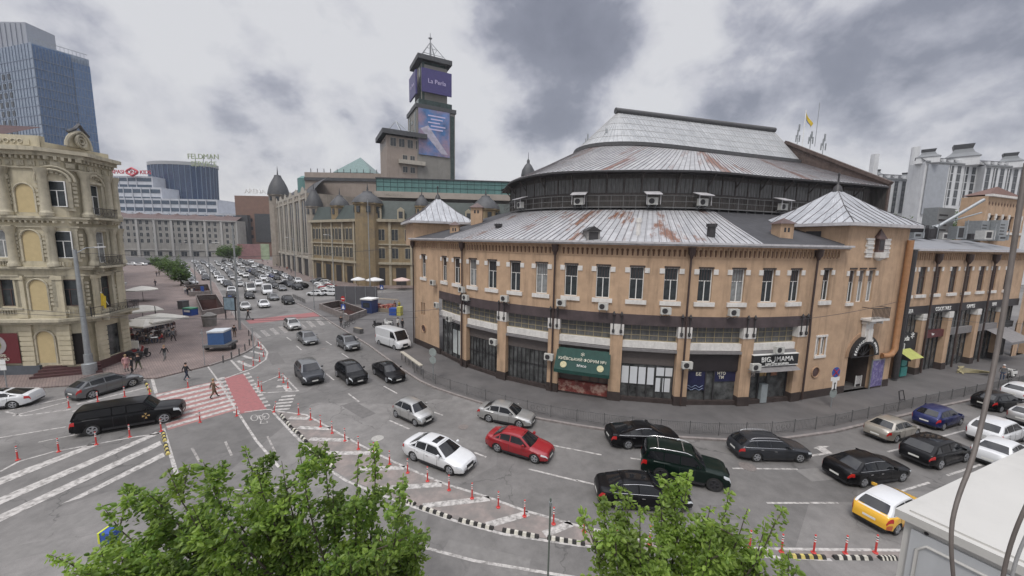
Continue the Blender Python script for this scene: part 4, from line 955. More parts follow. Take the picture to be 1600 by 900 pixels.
# bay 4: white boards
t0, t1 = tP[4] + PW, tP[5] - PW
b_ = MB().use(SHUT); pbox(b_, FP, t0, t1, 3.5, 4.78, -.6, -.35); b_.build('shutter', None, hall)
b_ = MB().use(SHOPG); pbox(b_, FP, t0, t1, .5, 3.5, -.6, -.42); b_.build('shop_window', None, hall)
BOARD = mat('white_board', (.60, .62, .64), .5, .04, 2)
for k in range(4): b_ = MB(); c = t0 + .42 + k * .72; pbox(b_, FP, c - .31, c + .31, 1.7, 3.25, -.41, -.38); b_.build('paper_board', BOARD, hall)
b_ = MB(); pbox(b_, FP, t1 - 1.55, t1 - .1, 2.55, 3.3, -.41, -.38); b_.build('paper_board', BOARD, hall)
for c in (t1 - 1.28, t1 - .55): b_ = MB(); pbox(b_, FP, c - (.2 if c < t1 - 1 else .32), c + (.2 if c < t1 - 1 else .32), 1.1, 2.35, -.41, -.38); b_.build('paper_board', BOARD, hall)
b_ = MB()
for k in range(7): c = lerp(t0, t1, k / 6); pbox(b_, FP, c - .04, c + .04, .5, 3.5, -.43, -.36)
b_.build('window_bars', DARK, hall)
# bay 5: dark blue shop
t0, t1 = tP[5] + PW, tP[6] - PW
b_ = MB().use(mat('black_fascia', (.022, .018, .020), .5, .2, 2)); pbox(b_, FP, t0, t1, 3.2, 4.78, -.6, -.2); b_.build('shop_fascia', None, hall)
b_ = MB().use(mat('navy_shop_front', (.018, .02, .06), .35, .3, 1.5)); pbox(b_, FP, t0, t0 + 1.75, 1.4, 3.1, -.6, -.38); pbox(b_, FP, t0 + 2.6, t1, 2.2, 3.1, -.6, -.38); b_.build('shop_sign_panel', None, hall)
b_ = MB().use(SHOPG); pbox(b_, FP, t0, t1, .12, 3.2, -.7, -.42); b_.build('shop_window', None, hall)
b_ = MB(); 
for c in (t0 + 1.8, t0 + 2.55): pbox(b_, FP, c - .05, c + .05, .12, 3.2, -.42, -.34)
pbox(b_, FP, t0, t1, 3.1, 3.18, -.4, -.3); b_.build('door_frame', DARK, hall)
text('БЕ', .42, CREAM, hall, FP.mtx(t0 + 1.15, -.36, 2.85)); text('НТО\nТИ', .36, CREAM, hall, FP.mtx(t0 + 3.2, -.36, 2.75))
text('MENU', .12, CREAM, hall, FP.mtx(t0 + 2.18, -.36, 1.6)) if False else None
zg = MB()
for zz_ in (1.75, 1.5): zg.tube([FP(t0 + .1 + k * .15, -.35, zz_ + .1 * math.sin(k * 1.4)) for k in range(11)], .02, 4)
zg.build('wave_pattern', mat('pale_blue_line', (.25, .32, .45), .5), hall)
# bay 6: burger shop
t0, t1 = tP[6] + PW, tP[7] - PW
sb = MB(); pbox(sb, FP, t0 - .1, t1 + .05, 3.75, 4.72, -.4, .35); sb.build('shop_sign', BLACK, hall)
sl = MB()
for z_ in (3.72, 4.72): pbox(sl, FP, t0 - .12, t1 + .07, z_, z_ + .05, -.4, .38)
sl.build('sign_trim', WHITE, hall)
text('BIG   MAMA', .62, WHITE, hall, FP.mtx((t0 + t1) / 2, .37, 4.33), 'lettering', width=1.05)
hk = MB(); hk.tube([FP(t0 + 1.78 + .2 * math.cos(a), .40, 4.28 + .22 * math.sin(a)) for a in [math.pi * (1 + k / 8) for k in range(9)]] + [FP(t0 + 1.98, .40, 4.6)], .035, 5); hk.build('sign_hook', WHITE, hall)
text('БУРГЕРИ ШАУРМА', .27, WHITE, hall, FP.mtx((t0 + t1) / 2, .37, 3.9), 'lettering')
b_ = MB(); 
b_.grid(lambda u, v: FP(lerp(t0 - .1, t1, u), lerp(.0, .75, v), lerp(3.7, 3.35, v)), 6, 1); b_.build('shop_canopy', CANO, hall, fixn=False)
b_ = MB().use(SHOPG); pbox(b_, FP, t0, t1, .12, 3.75, -.8, -.45); b_.build('shop_window', None, hall)
pics = [(.55, (.45, .42, .38)), (1.75, (.45, .30, .12)), (3.0, (.40, .18, .10))]
for dx, cc in pics:
    b_ = MB().use(mat('menu_picture_%d' % int(dx * 10), cc, .5, .5, 3, col2=(.05, .03, .03), c2pos=(.45, .55), c2scale=2)); pbox(b_, FP, t0 + dx - .35, t0 + dx + .35, 2.55, 3.2, -.44, -.40); b_.build('menu_picture', None, hall)
b_ = MB().use(mat('grey_fridge', (.28, .31, .32), .4)); pbox(b_, FP, t0 + 1.45, t0 + 2.1, .2, 1.9, -.42, -.1); b_.build('shop_door', None, hall)
b_ = MB()
for c in (t0 + .05, t0 + 1.3, t0 + 2.2, t1 - .1): pbox(b_, FP, c - .05, c + .05, .12, 3.7, -.44, -.36)
b_.build('door_frame', DARK, hall)
# downpipes with hopper heads
for tt in (tP[1], tP[3], tP[5], tP[7] + .62, FP.L[0] + .35):
    dp = MB(); q = [FP(tt - .05, .30, ZC - .7), FP(tt - .05, .28, 8.3), FP(tt - .02, .34, 6.4), FP(tt - .02, .34, .3)]
    dp.tube(q, .085, 8); x, y, _ = FP(tt - .05, .34, 0); dp.lathe([(.12, ZC - 1.15), (.17, ZC - .95), (.30, ZC - .72), (.30, ZC - .35), (.34, ZC - .3), (.34, ZC - .22)], (x, y, 0), 8); dp.build('downpipe', mat('brown_pipe', (.05, .032, .028), .5, .2, 3), hall, smooth=50)
# arch entrance
ae = MB().use(DARK); 
def arcp(r, a, out): return FP(archc + r * math.cos(a), out, 3.7 + r * math.sin(a))
for r0_, r1_, m_ in ((1.9, 2.35, OCHRED),):
    ae.use(m_)
    for k in range(14):
        a, a2 = math.pi * k / 14, math.pi * (k + 1) / 14; ae.quad(arcp(r0_, a, .07), arcp(r1_, a, .07), arcp(r1_, a2, .07), arcp(r0_, a2, .07)); ae.quad(arcp(r1_, a, .07), arcp(r1_, a2, .07), arcp(r1_, a2, -.02), arcp(r1_, a, -.02))
ae.build('arch_surround', None, hall, fixn=False)
ae = MB()
for k in range(14):
    a, a2 = math.pi * k / 14, math.pi * (k + 1) / 14; ae.quad(arcp(1.25, a, .35), arcp(2.0, a, .35), arcp(2.0, a2, .35), arcp(1.25, a2, .35)); ae.quad(arcp(2.0, a, .35), arcp(2.0, a2, .35), arcp(2.0, a2, .05), arcp(2.0, a, .05))
ae.build('arch_sign', BLACK, hall, fixn=False)
for k, ch in enumerate('БЕСАРАБСЬКИЙ РИНОК'):
    a = math.pi * (.94 - .88 * k / 17); m_ = FP.mtx(archc + 1.6 * math.cos(a), .37, 3.7 + 1.6 * math.sin(a)) @ Matrix.Rotation(a - math.pi / 2, 4, 'Z'); text(ch, .36, WHITE, hall, m_, 'lettering')
gb = MB(); 
for k in range(5): gb.bar(FP(archc - 1.7 + k * .1, .1, 3.6 + .0), FP(archc + 1.7 - k * .1, .1, 3.6), .06) if k == 0 else None
for k in range(1, 6): a = math.pi * k / 6; gb.bar(FP(archc, .1, 3.7), arcp(1.8, a, .1), .05)
gb.build('arch_grille', DARK, hall)
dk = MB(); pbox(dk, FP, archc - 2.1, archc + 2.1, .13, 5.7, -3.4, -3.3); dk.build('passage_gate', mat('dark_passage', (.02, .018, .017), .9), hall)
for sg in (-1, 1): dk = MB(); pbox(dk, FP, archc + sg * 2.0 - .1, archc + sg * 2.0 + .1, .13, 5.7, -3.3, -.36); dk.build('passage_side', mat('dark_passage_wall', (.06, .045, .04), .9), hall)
ks = MB(); ks.T = lambda x, y, z: FP(archc + x, y, z); ks.box(-.55, .55, .05, .35, 5.5, 6.9); ks.box(-.7, .7, .05, .45, 6.9, 7.1); ks.box(-.35, .35, .3, .5, 5.2, 6.4); ks.build('keystone_relief', STONE, hall)
bl = MB(); bl.T = lambda x, y, z: FP(c2_ + x, y, z); c2_ = FP.find(1362, 9); bl.box(-1.3, 1.3, 0, .9, 7.25, 7.45); bl.box(-1.0, -.8, 0, .6, 6.9, 7.25); bl.box(.8, 1.0, 0, .6, 6.9, 7.25); bl.build('balcony', STONE, hall)
br = MB(); br.T = bl.T
for k in range(14): x = -1.25 + 2.5 * k / 13; br.box(x - .02, x + .02, .82, .86, 7.45, 8.5)
for y0, y1, x0, x1 in ((.8, .88, -1.28, 1.28), (0, .8, -1.28, -1.22), (0, .8, 1.22, 1.28)): br.box(x0, x1, y0, y1, 8.46, 8.52)
br.build('balcony_railing', DARK, hall)
op_ = MB(); tt = FP.len - .4; op_.tube([FP(tt, .35, 14.9), FP(tt, .35, 9), FP(tt, .38, 4.1), FP(tt - .4, .38, 3.6), FP(tt - 1.1, .38, 3.5), FP(tt - 1.5, .2, 3.5)], .26, 10); op_.build('ventilation_duct', mat('orange_duct', (.33, .17, .08), .6, .15, 3), hall, smooth=50)
# ---- lower tin roof from cornice to clerestory
def ring_pts(pts): return pts
CE = [(-.4, 57), (.6, 51.6), (3.4, 46.6), (7.2, 44.1), (12.9, 42.8), (17, 42.3), (21.6, 42.6), (31.5, 45.9), (42.8, 48.7), (46.8, 50.1)]   # clerestory wall line
def resample(P, n):
    L = [0]; P = [Vector(p) for p in P]
    for a, b in zip(P, P[1:]): L.append(L[-1] + (b - a).length)
    out = []
    for k in range(n):
        t = L[-1] * k / (n - 1); i = 0
        while i < len(P) - 2 and t > L[i + 1]: i += 1
        out.append(P[i].lerp(P[i + 1], (t - L[i]) / (L[i + 1] - L[i])))
    return out
def smoothp(P, n, it=2):
    P = [Vector(p) for p in P]
    for _ in range(it):
        Q = [P[0]]
        for a, b in zip(P, P[1:]): Q += [a.lerp(b, .25), a.lerp(b, .75)]
        P = Q + [P[-1]]
    return resample(P, n)
NR = 60
outerp = [Vector(FP(lerp(.3, tS + 3.4, k / (NR - 1)), .1, 0)[:2]) for k in range(NR)]
innerp = smoothp([(-2.5, 58), (-.3, 52)] + CE[2:9], NR)
split = int(NR * .84)
rows = [[(p.x, p.y, ZC + .17) for p in outerp], [(p.x * .5 + q.x * .5, p.y * .5 + q.y * .5, 16.1) for p, q in zip(outerp, innerp)], [(q.x, q.y, 18.05) for q in innerp]]
io = min(range(NR), key=lambda k: abs(PX((outerp[k].x, outerp[k].y, 14))[0] - 1192)); ii = min(range(NR), key=lambda k: abs(PX((innerp[k].x, innerp[k].y, 18))[0] - 1112))
def rs(a0, a1, b0, b1, n=50):
    o_ = resample([outerp[k] for k in range(a0, a1 + 1)], n); i_ = resample([innerp[k] for k in range(b0, b1 + 1)], n)
    return [[(p.x, p.y, ZC + .17) for p in o_], [(p.x * .5 + q.x * .5, p.y * .5 + q.y * .5, 16.1) for p, q in zip(o_, i_)], [(q.x, q.y, 18.05) for q in i_]]
loft_roof(rs(9, io, 9, ii), RM, 'lower_roof', hall, .6); loft_roof(rs(io, NR - 1, ii, NR - 1, 20), RDK, 'dark_roof', hall, 0); loft_roof(rs(0, 9, 0, 9, 12), RDK, 'dark_roof', hall, 0)
# clerestory wall
KP = Path(smoothp(CE, 70)); 
cw = MB(); band(KP, 0, KP.len, 17.6, 22.0, 0, cw, .8, -.3); cw.build('clerestory_wall', WOOD, hall)
pn = MB(); n = int(KP.len / 1.9)
for i in range(n):
    t0 = i * 1.9 + .12; 
    for (za, zb_) in ((19.75, 21.3),):
        pbox(pn, KP, t0, t0 + 1.66, za, zb_, .01, .035)
pn.build('clerestory_window', OLDG, hall)
tb = MB()
for i in range(n + 1):
    t0 = i * 1.9; pbox(tb, KP, t0 - .07, t0 + .07, 18.0, 22.0, .0, .10)
    if i % 2 == 0: tb.bar(KP(t0, .08, 20.6), KP(t0, 1.15, 21.85), .10, .14)
    for k in range(1, 4): pbox(tb, KP, t0 + k * .475 - .02, t0 + k * .475 + .02, 19.75, 21.3, .03, .055)
    for k in range(1, 8): pbox(tb, KP, t0 + k * .2375 - .012, t0 + k * .2375 + .012, 18.1, 19.5, .0, .03)
for z_ in (18.1, 19.5, 21.35): band(KP, 0, KP.len, z_, z_ + .12, .09, tb, 1.2)
tb.build('clerestory_timbers', mat('aged_timber', (.075, .066, .062), .8, .3, 3), hall)
wk = MB(); band(KP, 0, KP.len, 18.0, 18.12, 1.0, wk, 1, -.1)
for z_ in (18.7, 19.3): band(KP, 0, KP.len, z_, z_ + .05, 1.0, wk, 1, .95)
for i in range(int(KP.len / 1.3)): pbox(wk, KP, i * 1.3, i * 1.3 + .05, 17.5, 19.35, .93, .99)
wk.build('walkway_railing', mat('grey_rail', (.13, .13, .13), .6, .2, 3), hall)
# upper roof: eave -> band -> ridge
EV = smoothp([(-1.9, 62), (-1.0, 54), (-.2, 49.8), (2.6, 44.8), (6.4, 42.6), (12.7, 41.4), (16.9, 41.0), (21.8, 41.2), (32.0, 44.5), (43.4, 47.5), (48.2, 49.1)], 60)
BD = smoothp([(9.6, 62), (8.9, 57.5), (8.9, 54.2), (11, 51.5), (15.4, 50.6), (21, 51.8), (28.6, 54.4), (37, 57.0), (44.8, 59.5)], 60)
BDs = BD; fr_ = .80
# map eave beyond band end to gable wall
ridge = [Vector((14.7, 55.7)), Vector((41.8, 63.1))]
apexG = Vector((42.9, 61.5))
zE, zBd, zR = 22.0, 26.9, 32.7
nE = len(EV); rows = [[(p.x, p.y, zE) for p in EV], [(lerp(p.x, q.x, .5), lerp(p.y, q.y, .5), lerp(zE, zBd, .48)) for p, q in zip(EV, BD)], [(q.x, q.y, zBd) for q in BD]]
loft_roof(rows, roof_metal('tin_roof_upper', (.39, .39, .395), (.19, .09, .06), .53, .60, (1, .14, 1), .22), 'upper_roof', hall, .62)
so = MB(); 
for a, b_ in zip(EV, EV[1:]):
    pass
EP = Path([tuple(p) for p in EV]); band(EP, 0, EP.len, zE - .22, zE - .03, .06, so, 1, -1.4); so.build('eaves_soffit', DARK, hall)
bdm = MB(); BP = Path([tuple(p) for p in BD]); band(BP, 0, BP.len, zBd - .05, zBd + .42, .25, bdm, 1, -.4); bdm.build('ridge_base_gutter', mat('dark_lead', (.075, .075, .078), .6, .2, 3), hall)
# glazed lantern roof
GL = roof_metal('lantern_glazing', (.38, .39, .40), (.3, .3, .3), .9, .95); 
L1 = [(p.x, p.y, zBd + .35) for p in BD]
def rp_(t): return ridge[0].lerp(ridge[1], max(0, min(1, t)))
acc = []
for p in BD:
    d = (ridge[1] - ridge[0]); t = (p - ridge[0]).dot(d) / d.length_squared; acc.append(t)
R1 = [(*rp_(t)[:2], zR) for t in acc]
lan = loft_roof([L1, [tuple(Vector(a).lerp(Vector(b_), .5)) for a, b_ in zip(L1, R1)], R1], GL, 'lantern_roof', hall, .55, seamm=mat('lantern_bar', (.50, .50, .50), .5, .1, 3))
lb_ = MB()
for f in (.2, .4, .6, .8):
    pts = [Vector(a).lerp(Vector(b_), f) + Vector((0, 0, .03)) for a, b_ in zip(L1, R1)]
    for a, b_ in zip(pts, pts[1:]):
        if (a - b_).length > .02: lb_.bar(a, b_, .04, .04)
lb_.build('lantern_bars', mat('lantern_bar', (.6, .6, .6)), hall)
bkq = MB(); r0_, r1_ = ridge; e1 = Vector((44.8, 59.5)); bkq.quad((e1.x, e1.y, zBd), (r1_.x, r1_.y, zR), (r1_.x - 2.5, r1_.y + 8, zBd)); bkq.quad((r1_.x - 2.5, r1_.y + 8, zBd), (r1_.x, r1_.y, zR), (r0_.x, r0_.y, zR), (10, 62, zBd)); bkq.quad((10, 62, zBd), (r0_.x, r0_.y, zR), (BD[0].x, BD[0].y, zBd)); bkq.build('lantern_back', GL, hall, fixn=False)
rg = MB(); rg.tube([(ridge[0].x - .5, ridge[0].y - .2, zR + .05), (ridge[1].x + .3, ridge[1].y, zR + .05)], .42, 10); rg.build('ridge_cap', mat('dark_lead', (.075, .075, .078)), hall, smooth=50)
# gable end wall on the right with parapet
gw = MB(); ge = Vector((48.2, 49.1)); gd = (apexG - ge)
pts0 = [(ge.x, ge.y, 14), (apexG.x, apexG.y, 14), (apexG.x, apexG.y, 30.3), (ge.x, ge.y, 22.3)]
nrm = Vector((-gd.y, gd.x, 0)).normalized() * -.5
gw.use(mat('old_dark_brick', (.10, .072, .062), .85, .3, 3, grime=.5)); gw.add(pts0 + [(p[0] + nrm.x, p[1] + nrm.y, p[2]) for p in pts0], [(0, 1, 2, 3), (7, 6, 5, 4), (3, 2, 6, 7), (0, 3, 7, 4), (1, 5, 6, 2)])
gw.bar((ge.x + nrm.x / 2, ge.y, 22.4), (apexG.x + nrm.x / 2, apexG.y, 30.5), .9, .4); gw.build('gable_parapet', None, hall)
gw = MB(); gw.quad((BD[-1].x, BD[-1].y, zBd), (ge.x, ge.y, zE), (apexG.x, apexG.y, 29.9)); gw.quad((BD[-1].x, BD[-1].y, zBd), (apexG.x, apexG.y, 29.9), (ridge[1].x, ridge[1].y, 30)); gw.build('upper_roof_end', RMT, hall, fixn=False)
sd_ = MB(); sd_.quad((ge.x - .2, ge.y, 13), (ge.x - .2, ge.y, 22), (44, 62, 22), (44, 62, 13)); sd_.build('rear_wall', WOOD, hall, fixn=False); sd_ = MB(); sd_.quad((EV[0].x + 1.3, EV[0].y, 14), (EV[0].x + 1.3, EV[0].y, 22), (6, 75, 22), (6, 75, 14)); sd_.quad((-2.2, 60, zE), (10.5, 60, zBd), (12, 74, zBd), (5, 75, zE)); sd_.build('rear_wall', WOOD, hall, fixn=False)
# second slope behind (far wing roof seen over the gable)
# roof clutter
def louvre(px, py, zq, label, kind):
    pass
PARC = mat('pale_casing', (.5, .5, .48), .5)
# ---- corner pavilions
def pavilion(corners, z0, zE_, zA, apex, name_):
    P = Path(list(corners) + [corners[0]])
    w_ = MB()
    for i in range(4):
        a, b_ = corners[i], corners[(i + 1) % 4]; w_.quad((a[0], a[1], z0), (b_[0], b_[1], z0), (b_[0], b_[1], zE_), (a[0], a[1], zE_))
    w_.build('pavilion_wall', OCHRE, hall)
    c = Vector((sum(p[0] for p in corners) / 4, sum(p[1] for p in corners) / 4)); ex = [c + (Vector(p) - c) * 1.16 for p in corners]
    f = MB()
    for i in range(4):
        a, b_ = ex[i], ex[(i + 1) % 4]; a2, b2 = Vector(corners[i]), Vector(corners[(i + 1) % 4])
        f.quad((a.x, a.y, zE_), (b_.x, b_.y, zE_), (b_.x, b_.y, zE_ + .28), (a.x, a.y, zE_ + .28)); f.quad((a.x, a.y, zE_), (b_.x, b_.y, zE_), (b2.x, b2.y, zE_ - .02), (a2.x, a2.y, zE_ - .02))
    f.build('pavilion_eaves', mat('pale_zinc', (.5, .49, .5)), hall)
    for i in range(4):
        a, b_ = ex[i], ex[(i + 1) % 4]; n = 12
        base = [a.lerp(b_, k / n) for k in range(n + 1)]
        r0_ = [(p.x, p.y, zE_ + .28) for p in base]; r1_ = [(lerp(p.x, c.x, .5), lerp(p.y, c.y, .5), lerp(zE_ + .28, zA, .44)) for p in base]; r2_ = [(lerp(p.x, c.x, .985), lerp(p.y, c.y, .985), zA) for p in base]
        loft_roof([r0_, r1_, r2_], RMT, 'pavilion_roof', hall, 0)
        s = MB(); m = 11
        for k in range(m + 1):
            u = k / m; h = min(u, 1 - u) * 2
            p0 = a.lerp(b_, u); top = 1 if k in (0, m) else h
            nx = a.lerp(b_, .5); d = (c - nx)
            tgt = p0 + d * top if 0 < k < m else c
            pts = []
            for q in range(7):
                f_ = q / 6 * (top if 0 < k < m else 1); pp = p0 + d * f_ if 0 < k < m else p0.lerp(c, f_); z = zE_ + .28 + (zA - zE_ - .28) * (f_ * .88 if f_ < .5 else .44 + (f_ - .5) * 1.12); pts.append((pp.x, pp.y, z + .02))
            for p_, q_ in zip(pts, pts[1:]): s.bar(p_, q_, .05, .06)
        s.build('roof_seams', SEAM, hall)
    fi = MB(); fi.lathe([(.45, zA - .25), (.3, zA + .25), (.1, zA + .5), (.07, zA + 1.3), (.13, zA + 1.45), (.02, zA + 1.7)], (c.x, c.y, 0), 10); fi.build('finial', DARK, hall, smooth=50)
    return c
nR = Vector((-.342, .94))
pr0 = Vector(CR); pr1 = Vector(FP(FP.len - 8.8, 0, 0)[:2]); pavR = [tuple(pr1), tuple(pr0), tuple(pr0 + nR * 8), tuple(pr1 + nR * 8)]
zeR = ZAT(38.6, 36.6, 357); cR = pavilion(pavR, 14.08, zeR, ZAT(32.9, 39.5, 297), None, 'r')
pavL = [(-13, 49), (-5.9, 52), (-8.4, 60), (-16.4, 57.3)]; zeL = ZAT(-13, 49, 348); cL = pavilion(pavL, 13.2, zeL, ZAT(-11, 54.6, 309), None, 'l')
# gable trims on the right pavilion
ow = MB(); c = FP.find(1372, 14.6); ow.T = lambda x, y, z: FP(c + x, y, z); ow.use(STONE)
for sg in (-1, 1): 
    for k in range(9): a = k * .7; ow.box(sg * 1.2 - .5 + .1 * math.sin(a * 3), sg * 1.2 + .45, .0, .12 + .04 * math.sin(a * 5), 13.2 + k * .2, 13.38 + k * .2)
ow.build('relief_panel', None, hall)
ow = MB(); ow.T = lambda x, y, z: FP(c + x, y, z); ow.use(BROWN)
ow.add([(-.62, 0, 15.1), (.62, 0, 15.1), (.62, .4, 14.9), (-.62, .4, 14.9), (0, .1, 15.9)], [(0, 1, 4), (1, 2, 4), (2, 3, 4), (3, 0, 4), (0, 1, 2, 3)]); ow.box(-.42, .42, 0, .3, 13.7, 14.95); ow.use(DARK); ow.box(-.3, .3, .25, .33, 13.9, 14.8); ow.use(STONE); ow.lathe([(.1, 12.9), (.5, 13.2), (.55, 13.7)], (0, .2, 0), 10); ow.build('wall_aedicule', None, hall)
dr = MB(); a, b_ = Vector(pavR[3]), Vector(pavR[0]); 
def wl(u, o_, z): p = a.lerp(b_, u); d = (b_ - a).normalized(); return (p.x + d.y * o_, p.y - d.x * o_, z)
dr.add([wl(.55, .03, 14.1), wl(.72, .03, 14.1), wl(.72, .03, 15.6), wl(.55, .03, 15.6)], [(0, 1, 2, 3)]); dr.build('roof_door', DARK, hall, fixn=False)
# brick turrets / chimneys on the lower roof
def turret(x, y, z0, z1, s, nm='chimney', m=OCHRE, cap=BROWN):
    t_ = MB().use(m); t_.box(x - s, x + s, y - s, y + s, z0, z1); t_.use(cap); t_.add([(x - s * 1.3, y - s * 1.3, z1), (x + s * 1.3, y - s * 1.3, z1), (x + s * 1.3, y + s * 1.3, z1), (x - s * 1.3, y + s * 1.3, z1), (x, y, z1 + s * .9)], [(0, 1, 4), (1, 2, 4), (2, 3, 4), (3, 0, 4), (0, 3, 2, 1)])
    t_.use(DARK)
    for dx in (-.45, .1): t_.box(x + dx * s, x + (dx + .3) * s, y - s - .01, y - s + .05, z1 - .75, z1 - .35)
    return t_.build(nm, None, hall)
def atd(px, d): v = ray(px, 400); return (v.x / v.y * d, d)
x, y = atd(745, 50); turret(x, y, 13.5, ZAT(x, y, 325), .75)
x, y = atd(711, 46.5); turret(x, y, 13.5, ZAT(x, y, 352), .55)
x, y = atd(1218, 34.3); turret(x, y, 13.5, ZAT(x, y, 350), .6)
x, y = atd(1206, 36); turret(x, y, 13.5, ZAT(x, y, 362), .4)
# dormer, stacks on the lower roof
x, y = atd(926, 32.6); dm_ = MB().use(mat('weathered_dormer', (.22, .21, .20), .7, .2, 4)); zb_ = ZAT(x, y, 376); dm_.box(x - .55, x + .55, y, y + 2.2, zb_ - .3, zb_ + .85); dm_.use(DARK); dm_.box(x - .4, x + .4, y - .02, y + .1, zb_, zb_ + .75); dm_.add([(x - .7, y - .15, zb_ + .82), (x, y - .15, zb_ + 1.25), (x + .7, y - .15, zb_ + .82), (x - .7, y + 2.4, zb_ + .82), (x, y + 2.4, zb_ + 1.25), (x + .7, y + 2.4, zb_ + .82)], [(0, 1, 4, 3), (1, 2, 5, 4), (0, 2, 1)]); dm_.build('roof_dormer', None, hall)
for px, py, d, h, r_, m_ in ((995, 364, 33.2, 1.3, .2, STONE), (1108, 366, 32.6, .9, .35, DARK), (778, 361, 41.8, .8, .35, DARK)):
    x, y = atd(px, d); z = ZAT(x, y, py); s_ = MB(); s_.lathe([(r_, z - .5), (r_, z + h * .7), (r_ * 1.3, z + h * .7), (r_ * 1.3, z + h)], (x, y, 0), 8); s_.build('roof_vent', m_, hall)
# rust-red flashing and antennas, flag
def antenna(px, d, py0, py1, label, n=5, w_=1.2):
    x, y = atd(px, d); z0 = ZAT(x, y, py0); z1 = ZAT(x, y, py1); a_ = MB(); a_.tube([(x, y, z0 - 1), (x, y, z1)], .05, 5)
    for k in range(n): z = lerp(z0 + .6, z1 - .2, (k % 3) / 2.0); o_ = (k - n / 2) * w_ / n; a_.box(x + o_ - .07, x + o_ + .07, y - .2, y - .1, z - .9, z + .1); a_.bar((x, y, z - .4), (x + o_, y - .15, z - .4), .04)
    return tag(a_.build('antenna_mast', STEEL), label, 'antenna')
antenna(911, 55, 232, 209, 'cluster of phone antennas left of the glazed lantern roof'); antenna(937, 53, 226, 200, 'phone antenna group at the left hip of the glazed lantern roof', 3, .8)
antenna(1226, 60, 219, 194, 'phone antenna behind the right end of the dark ridge cap', 4, .7); antenna(1246, 59, 222, 205, 'short antenna mast in the middle of the gable wall top', 4, .8); antenna(1266, 58, 232, 209, 'antenna cluster right of the flag on the gable wall', 4, .9)
x, y = atd(1234, 59); z0 = ZAT(x, y, 218); z1 = ZAT(x, y, 172)
fl = thing('flag', 'yellow and blue flag on a mast above the hall roof', 'flag', (x, y, z0 - 1), world=True)
m_ = MB(); m_.tube([(x, y, z0 - 1), (x, y, z1)], .06, 6); m_.build('mast', WHITE, fl)
m_ = MB().use(mat('flag_yellow', (.50, .36, .03), .8)); m_.grid(lambda u, v: (x + .1 + u * 1.1 * (1 - .3 * v), y + .15 * math.sin(u * 5), z1 - .3 - u * 1.7 - v * .45), 8, 2)
m_.use(mat('flag_blue', (.03, .08, .25), .8)); m_.grid(lambda u, v: (x + .1 + u * .8, y + .15 * math.sin(u * 5), z1 - .85 - u * 1.5 - v * .2), 8, 2); m_.build('cloth', None, fl, fixn=False)
x, y = atd(1253, 59); m_ = MB(); m_.tube([(x, y, ZAT(x, y, 218) - 1), (x, y, ZAT(x, y, 160))], .04, 5); tag(m_.build('lightning_rod', STEEL), 'thin tall rod standing right of the flag on the hall roof', 'rod')
# ---- right wing
wd = Vector((64.2, 47.5)) - Vector((45.8, 40.5)); wd.normalize(); W0 = Vector((41.2, 38.75)); W1 = W0 + wd * 27.2
WP = Path([tuple(W0), tuple(W1)])
wing = thing('market_wing', 'straight ochre market wing with bars at street level right of the pavilion', 'building', (50, 44, .12), world=True)
wt_ = [WP.find(px, 11) for px in (1441, 1464, 1490, 1512, 1534, 1553, 1575)]; wt_ = [WP.find(1420, 11)] + wt_
ops = [(c - .75, c + .75, 9.2, 12.2) for c in wt_]
wallgrid(WP, 0, 27.2, 7.9, 13.9, ops, OCHRE, wing, 'wall', .22, 2)
for c in wt_: window(wing, WP, c, 9.2, 12.2, 1.5, out=-.15, style='T', glass=GLASS, frame=BROWN, bars=3)
for c in wt_:
    st = MB()
    for sg in (-1, 1): pbox(st, WP, c + sg * .92 - .17, c + sg * .92 + .17, 11.7, 12.15, -.02, .06)
    st.build('corner_stones', STONE, wing); st = MB(); pbox(st, WP, c - 1, c + 1, 8.85, 9.18, -.02, .14); st.build('window_sill', STONE, wing)
cb = MB(); band(WP, 0, 27.2, 13.9, 14.1, .7, cb, 3, -.3); cb.build('cornice', mat('pale_zinc', (.5, .49, .5)), wing)
fz = MB(); 
for i in range(62): c = .3 + i * .44; pbox(fz, WP, c - .06, c + .06, 12.9, 13.75, -.02, .10)
band(WP, 0, 27.2, 13.72, 13.9, .3, fz, 3); fz.build('frieze', OCHRE, wing)
fz = MB()
for i in range(61): c = .52 + i * .44; pbox(fz, WP, c - .1, c + .1, 12.95, 13.6, -.01, .008)
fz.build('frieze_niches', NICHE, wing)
lb = MB(); band(WP, 0, 27.2, 7.0, 7.92, .08, lb, 3, -.5); lb.build('shop_fascia', mat('black_fascia', (.022, .018, .02)), wing)
wp_ = [WP.find(px, 6.5) for px in (1442, 1483, 1527, 1566)]
for c in wp_:
    p = MB().use(OCHRE); pbox(p, WP, c - .45, c + .45, .9, 6.3, -.7, .15); p.use(PLINTH); pbox(p, WP, c - .5, c + .5, .12, .9, -.7, .2); p.use(STONE); pbox(p, WP, c - .5, c + .5, 6.3, 7.0, -.7, .2); p.build('pilaster', None, wing)
bd = [0] + wp_ + [27.2]
FASC = mat('dark_red_fascia', (.10, .02, .022), .5, .2, 2)
